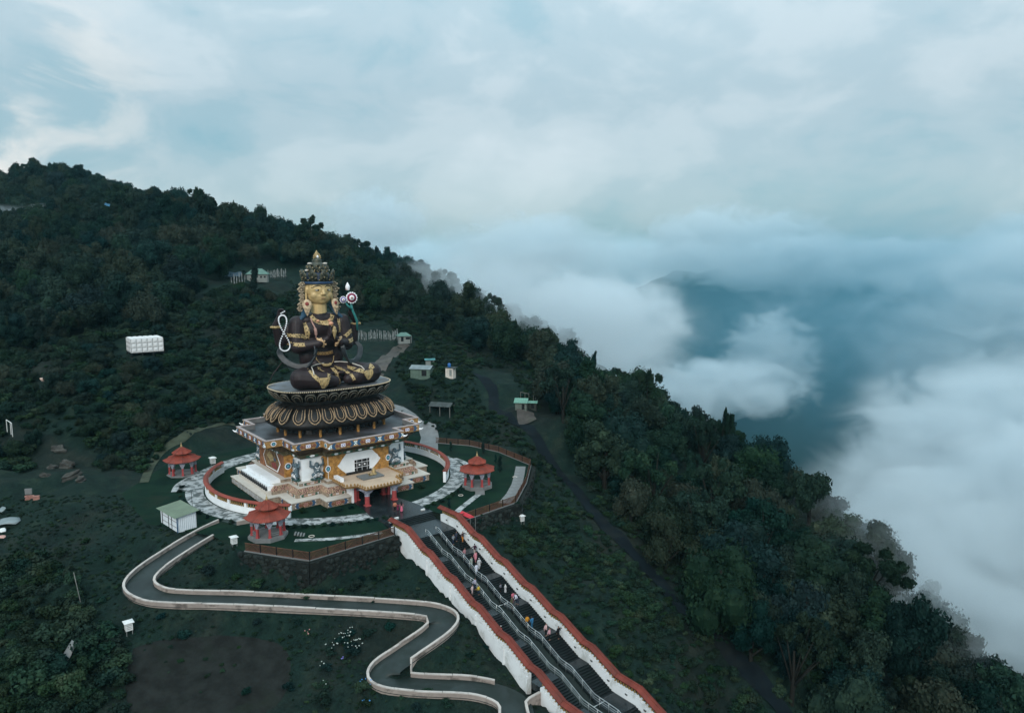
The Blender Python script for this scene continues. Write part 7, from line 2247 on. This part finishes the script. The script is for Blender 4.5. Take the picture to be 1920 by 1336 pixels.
for s, f, pose, top, bot, hair, lab, face, k in [
    (-.3, 24.9, 'stand', (.55, .20, .12), BLK, BLK, 'person in an orange top and dark trousers standing on the forecourt', 160, 1.0),
    (.35, 24.7, 'skirt', (.25, .02, .08), (.25, .02, .08), BLK, 'small child in a maroon dress between two adults on the forecourt', 170, .66),
    (.5, 25.7, 'shawl', PNK, (.70, .16, .25), BLK, 'person in a black shawl and bright pink skirt on the forecourt', 150, 1.0),
    (1.83, 39.0, 'akimbo', GRYC, NAVY, BLK, 'person in grey top at the head of the stairs beside the handrail', 10, .98),
    (2.75, 38.5, 'stand', (.05, .06, .09), NAVY, BLK, 'person in dark blue clothes near the top of the stairs', 20, .95),
    (3.62, 39.0, 'armout', (.06, .03, .03), (.60, .22, .04), BLK, 'person in an orange skirt reaching for the wall at the top of the stairs', 0, 1.0),
    (3.3, 42.6, 'armout', (.045, .015, .03), (.45, .40, .38), BLK, 'person in a dark maroon jacket and pale trousers touching the right wall', 175, 1.08),
    (1.35, 42.7, 'armleft', PNK, GRYC, BLK, 'person in a pink top leaning to the handrail below the first landing', 20, 1.0),
    (2.52, 43.9, 'long', (.66, .25, .30), (.4, .16, .2), BLK, 'person in a long pink tunic in the middle of the steps', 5, 1.0),
    (1.3, 44.5, 'long', (.30, .34, .30), (.15, .17, .16), BLK, 'person in a grey green tunic beside the handrail', 10, 1.0),
    (2.2, 45.2, 'long', WHT, (.6, .6, .62), (.5, .5, .5), 'person in white robes with head covered walking up the steps', 175, 1.05),
    (1.25, 45.8, 'long', (.66, .68, .78), (.4, .42, .5), BLK, 'person in a pale lilac tunic next to the handrail', 185, 1.0),
    (-1.25, 48.9, 'armleft', (.42, .40, .50), NAVY, BLK, 'person in a mauve shirt leading a child left of the handrail', 10, 1.0),
    (-1.2, 49.7, 'stand', (.62, .45, .06), NAVY, BLK, 'person in a yellow top pressed against the left handrail', 5, .82),
    (-2.0, 49.3, 'stand', (.68, .52, .52), (.66, .5, .5), BLK, 'small child in pale pink holding an adult hand left of the handrail', 15, .8),
    (2.2, 50.4, 'akimbo', (.20, .20, .24), BLK, BLK, 'seated looking dark figure with a grey scarf beside a white figure', 190, .72),
    (2.75, 50.8, 'shawl', WHT, WHT, (.70, .70, .68), 'person wrapped in white cloth sitting low on the steps', 185, .72),
    (2.25, 53.1, 'stand', (.60, .16, .22), (.45, .12, .18), BLK, 'slim person in deep pink on the landing by the olive figure', 190, 1.0),
    (2.6, 53.7, 'bend', (.66, .66, .76), NAVY, BLK, 'person in a white shirt bending down on the landing', 250, 1.0),
    (1.3, 54.1, 'walk', (.10, .10, .06), (.08, .08, .05), BLK, 'person in olive clothes close to the handrail on the landing', 30, 1.0),
    (1.2, 57.5, 'stand', (.62, .27, .03), BLK, BLK, 'person in a bright orange top walking beside a person in blue', 175, 1.0),
    (1.75, 57.9, 'akimbo', (.04, .17, .33), (.03, .12, .22), BLK, 'person in bright blue shirt and trousers next to the orange top', 185, 1.08),
    (2.2, 60.2, 'stand', (.66, .42, .42), BLK, BLK, 'taller person in pale pink with black hair on the lower landing', 15, 1.05),
    (2.2, 60.9, 'stand', (.62, .33, .36), BLK, BLK, 'person in pink just in front of another pink figure on the lower landing', 20, 1.0),
    (3.55, 61.2, 'armout', BLK, BLK, BLK, 'person all in black reaching up against the right stair wall', 10, 1.05),
    (-3.3, 57.5, 'stand', (.40, .05, .05), NAVY, (.6, .6, .6), 'person in dark red looking over the left stair coping', 250, 1.0),
    (-4.2, 30.2, 'stand', (.6, .56, .52), NAVY, (.5, .4, .36), 'person with pale head showing behind the upper left coping', 200, 1.0),
]:
    person(s, f, pose, top, bot, hair, lab, face, k, tread(f) if f > 36 else None if f < 29 else STAIR_Z0 if f > 30.3 else -.4)
# ------------------------------------------------------------------ garden plants
def bush_mesh(name, seed, n, size, material, lobes=7):
    m, L = crown_mesh(name, seed, lobes, n, size, material, 'round', .55)
    return m
BUSH = [bush_mesh('bush_leaves', 300 + i, 620, .095, (M_LEAF3, M_SCRUB, M_LEAF)[i % 3]) for i in range(4)]
def bush(x, y, z, k, name, label, cat, group=None, m=None, kz=None):
    t = empty(name, (x, y, z), rng.uniform(0, 6.28), label, cat, group)
    o = link('foliage', m or rng.choice(BUSH), t); o.scale = (k, k, kz or k * .75); o.location = (0, 0, -.12 * k)
    st_ = MB(); st_.tube([(0, 0, -.3), (0, 0, .5 * k)], .05 * k + .02, 5); st_.build('stem', M_BARK, t)
    return t
for a in list(range(97, 131, 3)): bush(*loc(27.0 * math.cos(R(a)), 27.0 * math.sin(R(a)), .0), rng.uniform(.5, .85), 'hedge_bush', 'dark clipped bush in the row along the ring path in front of the temple', 'bush', 'bushes along the front of the ring path')
for a in list(range(36, 82, 4)): bush(*loc(27.1 * math.cos(R(a)), 27.1 * math.sin(R(a)), .0), rng.uniform(.5, .9), 'hedge_bush', 'dark bush in the row along the ring path below the right pavilion', 'bush', 'bushes along the right of the ring path')
for a in list(range(150, 205, 6)): bush(*loc(26.9 * math.cos(R(a)), 26.9 * math.sin(R(a)), .0), rng.uniform(.4, .8), 'hedge_bush', 'dark bush at the outer edge of the ring path near the shed', 'bush', 'bushes along the left of the ring path')
for s, f, k in ((-7.5, 18.8, .9), (-9.5, 17.5, .8), (-12.4, 15.5, 1.0), (-5.4, 19.0, .7), (9.8, 16.6, 1.1), (12.8, 13.0, .8), (-20, 5, .5), (16, 15, .7)): bush(*loc(s, f, 0), k, 'lawn_bush', 'small dark bush on the lawn at the foot of the temple', 'bush', 'bushes at the foot of the temple')
CON, _L = crown_mesh('conifer_needles', 77, 20, 1500, .075, M_LEAF3, 'tall', .6)
for s, f, h_, lab in ((27.3, 18.0, 3.6, 'small pointed conifer on the right hand lawn behind the pavilion'), (33.0, 4.8, 3.0, 'small conifer near the back fence of the right hand lawn'), (28.5, -1.0, 2.4, 'low conifer near the path behind the right hand lawn'), (30.6, 12.4, 2.0, 'tiny conifer by the fence corner of the right hand lawn'), (7.4, 29.6, 1.8, 'tiny conifer between stairs and forecourt edge'), (-3.9, 29.8, 1.6, 'small dark conifer at the left corner of the forecourt')):
    t = empty('conifer', loc(s, f, 0), rng.uniform(0, 6), lab, 'conifer')
    o = link('foliage', CON, t); o.scale = (h_ * .30, h_ * .30, h_ * .5)
    mb = MB(); mb.tube([(0, 0, -.3), (0, 0, h_ * .8)], [.09, .03], 6); mb.build('trunk', M_BARK, t)
for i, (s, f, k) in enumerate([(-8, 37.2, 1.3), (-11, 37.4, 1.0), (-14.5, 37.8, 1.5), (-17.5, 38.0, 1.2), (-21, 37.2, 1.4), (-23.5, 34.0, 1.1), (-25.5, 31.0, 1.3), (-27.4, 28.0, 1.0), (-12.5, 36.6, .8), (-19.2, 37.2, .9)]):
    x_, y_, _ = loc(s, f)
    bush(x_, y_, H(x_, y_), k, 'wall_bush', 'dark bush growing at the foot of the stone wall under the front fence', 'bush', 'bushes at the foot of the front stone wall')
# hydrangea clumps with white, pink and blue heads
fh = MB(); fh.ball((0, 0, 0), (.11, .11, .09), 0, 8, 6)
HEADS = {c: fh.mesh('flower_head', mat('petal_%s' % c, col, .7, .15, 8, .2)) for c, col in (('white', (.36, .40, .37)), ('blue', (.06, .22, .50)), ('pink', (.55, .25, .25)), ('violet', (.16, .14, .40)))}
for px, py, k, c, n, lab in [(640, 1202, 1.3, 'white', 9, 'flowering bush with a ring of white heads in the dark garden'), (664, 1222, 1.7, 'white', 16, 'largest flowering bush with a dense cluster of white heads'), (622, 1222, 1.2, 'white', 7, 'flowering bush with few white heads at the left of the cluster'),
                             (656, 1190, 1.1, 'white', 8, 'faint white flowering bush behind the others'), (612, 1252, 1.0, 'white', 3, 'small bush with one bright white head below the cluster'), (646, 1238, .8, 'violet', 3, 'small bush with violet heads among the white ones'),
                             (684, 1294, 1.4, 'blue', 5, 'bush with bright blue flower heads beside the bend of the ramp'), (682, 1322, 1.2, 'blue', 3, 'lower bush with blue flower heads near the bottom edge'), (575, 1190, .8, 'pink', 4, 'tiny bush with pink flowers in the dark garden'), (605, 1290, 1.1, 'white', 2, 'low bush with two pale heads left of the blue flowers')]:
    g = ground_at(px, py)
    t = bush(*g, k, 'flowering_bush', lab, 'flowering bush', 'flowering bushes in the garden below the ramp', kz=k * .62)
    rr3 = random.Random(px)
    for i in range(n):
        a = rr3.uniform(0, 6.28); r_ = rr3.uniform(.2, .85) * k
        o = link('flower_head', HEADS[c], t); o.location = (r_ * math.cos(a), r_ * math.sin(a), k * (.82 - .25 * (r_ / k) ** 2) + .02); q = rr3.uniform(.45, 1.0); o.scale = (q, q, q)
for i, (px, py, k) in enumerate([(392, 1080, 1.5), (370, 1104, .8), (415, 1108, .8), (540, 1290, 1.0), (602, 1320, 1.6), (690, 1190, 1.0), (730, 1180, 1.1), (880, 1230, .8), (910, 1215, .7), (460, 1300, .9), (720, 1085, 1.3), (300, 1160, .9), (345, 1195, 1.2), (480, 1170, .9), (560, 1170, .8), (700, 1130, .6), (640, 1110, .7), (800, 1300, .9), (840, 1320, 1.0), (780, 1330, 1.0)]):
    g = ground_at(px, py)
    bush(*g, k, 'garden_bush', 'low dark bush on the terraced grass between the ramp walls', 'bush', 'bushes on the terraced grass')
# special skyline trees
def special(px, py, Y, top_px, kind, rad, label, lift=.28):
    d = (px - 960) / FOCAL
    zc = Y * math.cos(PITCH)
    for _ in range(3):
        x = d * (Y * math.cos(PITCH) - (H(d * Y, Y) - CAM_Z) * math.sin(PITCH))
    z = H(x, Y)
    v = (668 - top_px) / FOCAL
    zt = CAM_Z + Y * math.tan(math.atan(v) - PITCH)
    tree(kind, x, Y, rad, max(5, zt - z), z - .2, rng.uniform(0, 6), 'tree', label, None, lift=lift)
special(1105, 690, 206, 655, 4, 1.7, 'thin dark skyline tree with a bare crooked tip above the cloud', .45)
special(1150, 690, 205, 676, 7, 5.0, 'broad dark skyline tree next to the thin crooked one')
special(1212, 700, 188, 692, 5, 4.2, 'ragged skyline tree with a split top against the white cloud', .4)
special(1196, 705, 190, 708, 1, 3.0, 'small dense tree under the ragged skyline tree')
special(1352, 790, 168, 762, 5, 2.2, 'slender open skyline tree right of the big rounded crown', .42)
special(1265, 760, 176, 740, 7, 7.0, 'largest rounded crown on the near ridge against the cloud')
special(1440, 840, 160, 800, 1, 5.2, 'dark rounded skyline crown above the blue valley')
special(370, 400, 345, 350, 5, 4.2, 'open ragged tree breaking the skyline of the upper hill', .35)
special(706, 480, 345, 460, 4, 2.6, 'lone tall tree breaking the skyline above the statue', .35)
OVAL, OL = crown_mesh('oval_crown', 140, 16, 2600, .06, M_LEAF3, 'oval')
g = ground_at(476, 566)
tree(0, g[0], g[1], 2.6, 11.0, g[2], 0, 'tree', 'single dark oval tree on a bare trunk in front of the upper hut', None, OVAL, trunk_mesh('tree_trunk', 5, OL, .9, .12), .42)
# ------------------------------------------------------------------ scrub: one mass of bushes over the slopes
SCRUB_AREAS = [
    # outline of lines of sight, number of tries, spacing, size range, box
    ([(-60, 620), (120, 640), (205, 620), (330, 600), (420, 540), (520, 540), (560, 600), (540, 690), (500, 760), (440, 790), (330, 815), (280, 870), (240, 930), (140, 950), (-60, 930)], 40000, 1.5, (.8, 2.3), (-200, -30, 140, 270)),
    ([(640, 540), (760, 580), (900, 660), (1010, 690), (1010, 780), (985, 780), (960, 690), (880, 690), (905, 760), (980, 810), (1040, 890), (1150, 1005), (1290, 1150), (1430, 1300), (1440, 1350), (1215, 1350), (1080, 1180), (940, 1020), (885, 972), (975, 945), (1005, 880), (960, 840), (850, 815), (800, 800), (770, 740), (740, 690), (760, 650), (650, 640)], 50000, .95, (.5, 1.4), (-60, 60, 60, 300)),
    ([(-60, 1060), (60, 1050), (130, 1080), (165, 1180), (225, 1230), (240, 1350), (-60, 1350)], 9000, 1.25, (.8, 2.4), (-110, -35, 60, 120)),
    ([(1120, 960), (1230, 1080), (1400, 1250), (1500, 1350), (1700, 1350), (1400, 1150), (1200, 950), (1090, 860)], 14000, 1.2, (.7, 1.6), (0, 80, 70, 160)),
    ([(440, 510), (560, 500), (640, 560), (640, 640), (560, 660), (420, 560)], 14000, 1.1, (.4, 1.1), (-120, -40, 200, 290)),
]
pts = []
rs = np.random.RandomState(44)
for reg, n, dm, (k0, k1), box in SCRUB_AREAS:
    x, y, z = scatter(reg, n, dm, 9, box)
    s_, f_ = to_sf(x, y)
    ok = ~((np.abs(s_) < 5.6) & (f_ > 26) & (f_ < 98)) & ~inside(s_, f_, [p for p, _ in PLAZA])
    # keep the road and the track clear
    for line, wid in ((rpts, 1.45), (trk, 3.0)):
        for a, b in zip(line[:-1], line[1:]):
            d, _ = seg_dist(x, y, a, b); ok &= d > wid
    px_, py_ = project(x, y, z)
    ok &= ~((np.abs(px_ - 253) < 40) & (np.abs(py_ - 658) < 18))
    for bx_, by_, br_ in [(485, 525, 24), (757, 645, 20), (793, 703, 22), (845, 706, 13), (830, 772, 24), (985, 772, 22), (82, 726, 12), (120, 868, 55), (20, 820, 22), (518, 530, 28), (705, 645, 45), (978, 976, 14)]:
        ok &= np.hypot(px_ - bx_, py_ - by_) > br_
    for i in np.where(ok)[0]:
        k = rs.uniform(k0, k1) * (1 + .35 * math.sin(x[i] * .21) * math.sin(y[i] * .17))
        pts.append(dict(co=(x[i], y[i], z[i] - .18 * k), rot=(0, 0, rs.uniform(0, 6.28)), scl=(k, k, k * rs.uniform(.6, 1.0)), kind=int(rs.randint(0, 4))))
SC_PRO = []
for i, (px, py, lab) in enumerate([(165, 1018, 'low scrub bush on the dark grass left of the upper ramp bend'), (206, 1050, 'rounded scrub bush nearest the upper ramp bend'), (118, 1040, 'low scrub bush above the dense bushes at lower left'), (186, 1128, 'scrub bush between the leaning pole and the ramp bend')]):
    me = bush_mesh('scrub_leaves', 400 + i, 620, .105, M_SCRUB if i % 2 == 0 else M_LEAF, 6)
    o = bush(*ground_at(px, py), 1.1, 'scrub_bush', lab, 'bush', None, me)
    SC_PRO.append(o.children[0] if o.children[0].name.startswith('foliage') else o.children[1])
# grass tufts on the terraced slopes in front
tx_, ty_, tz_ = scatter([(-60, 930), (240, 930), (330, 1000), (420, 985), (460, 1040), (580, 1060), (740, 1010), (850, 1130), (1000, 1285), (1040, 1350), (-60, 1350)], 60000, .62, 12, (-115, 8, 58, 130))
sx_, sf_ = to_sf(tx_, ty_)
ok = ~((np.abs(sx_) < 5.4) & (sf_ > 26)) & ~inside(sx_, sf_, [p for p, _ in PLAZA])
for a, b in zip(RAMP_L[:-1], RAMP_L[1:]):
    d, _ = seg_dist(tx_, ty_, a, b); ok &= d > 2.2
pxx, pyy = project(tx_, ty_, tz_)
ok &= ~(inside(pxx, pyy, [(250, 1215), (330, 1195), (420, 1190), (520, 1205), (545, 1250), (520, 1320), (420, 1350), (270, 1350), (235, 1290)]) & (rs.uniform(0, 1, len(pxx)) > .12))
dens = .5 + .5 * np.sin(tx_ * .33 + 1) * np.sin(ty_ * .41)
ok &= rs.uniform(0, 1, len(pxx)) < .35 + .65 * dens
for i in np.where(ok)[0]:
    k = rs.uniform(.12, .42)
    pts.append(dict(co=(tx_[i], ty_[i], tz_[i] - .05), rot=(0, 0, rs.uniform(0, 6.28)), scl=(k * 1.3, k * 1.3, k * .7), kind=int(rs.randint(0, 4))))
undergrowth = instancer('undergrowth', pts, SC_PRO)
print('scrub', len(pts))
haze((-9500, -1600, -560), (9500, 12500, 245), .00007, (.28, .62, .72))
# (centre), (radii), density, puff size, seed ...
CLOUDS = [
    ((300, 4600, -170), (5200, 1000, 405), .006, 420, 1, .36, .56),
    ((1160, 1650, -190), (420, 480, 350), .012, 150, 2, .38, .56),
    ((440, 580, -165), (190, 240, 150), .024, 80, 3, .36, .54),
    ((590, 1650, -190), (135, 130, 160), .016, 66, 4, .40, .58),
    ((400, 1450, -215), (250, 200, 80), .015, 80, 5, .39, .57),
    ((520, 1520, -225), (150, 130, 70), .012, 60, 16, .40, .60),
    ((105, 880, -50), (130, 160, 100), .020, 62, 6, .38, .56),
    ((16, 300, 16), (72, 42, 32), .035, 24, 7, .34, .58),
    ((-165, 900, 84), (85, 90, 52), .022, 42, 8, .40, .56),
    ((1020, 2250, 22), (850, 300, 110), .012, 140, 9, .36, .56),
    ((860, 1500, -270), (150, 150, 120), .010, 80, 11, .41, .60),
    ((84, 150, -30), (36, 44, 34), .035, 20, 12, .34, .56),
    ((40, 1900, 60), (300, 250, 130), .010, 110, 13, .40, .56),
    ((760, 2500, 110), (420, 250, 130), .009, 130, 14, .40, .56),
    ((1750, 2300, 70), (420, 300, 165), .009, 150, 15, .40, .56),
    ((900, 1900, -150), (520, 220, 190), .0024, 110, 17, .36, .66),
    ((-10, 322, 33), (52, 28, 18), .024, 22, 18, .34, .58),
    ((-272, 425, 66), (60, 22, 9), .03, 24, 10, .42, .62),
]
for c in CLOUDS: cloud(c[0], c[1], c[2], c[3], c[4], c[5], c[6])


def mist(c, r, dens, col):
    m = bpy.data.materials.new('valley_mist')
    m.use_nodes = True
    nt = m.node_tree; nt.nodes.clear()
    out = N(nt, 'ShaderNodeOutputMaterial'); pv = N(nt, 'ShaderNodeVolumePrincipled')
    pv.inputs['Color'].default_value = (*col, 1)
    t = N(nt, 'ShaderNodeTexCoord'); ln = N(nt, 'ShaderNodeVectorMath', operation='LENGTH')
    lk(nt, t.outputs['Object'], ln.inputs[0])
    d = math_(nt, 'POWER', math_(nt, 'SUBTRACT', 1.0, ln.outputs['Value'], True), 1.3)
    lk(nt, math_(nt, 'MULTIPLY', d, dens), pv.inputs['Density'])
    lk(nt, pv.outputs[0], out.inputs['Volume'])
    m.cycles.volume_step_rate = .6
    mb = MB(); mb.ball((0, 0, 0), 1.0, nu=40, nv=20)
    o = mb.build('mist', m, loc=c, smooth=True); o.scale = r
    return tag(o, kind='stuff')
mist((950, 1850, -160), (1000, 950, 390), .0025, (.17, .43, .56))
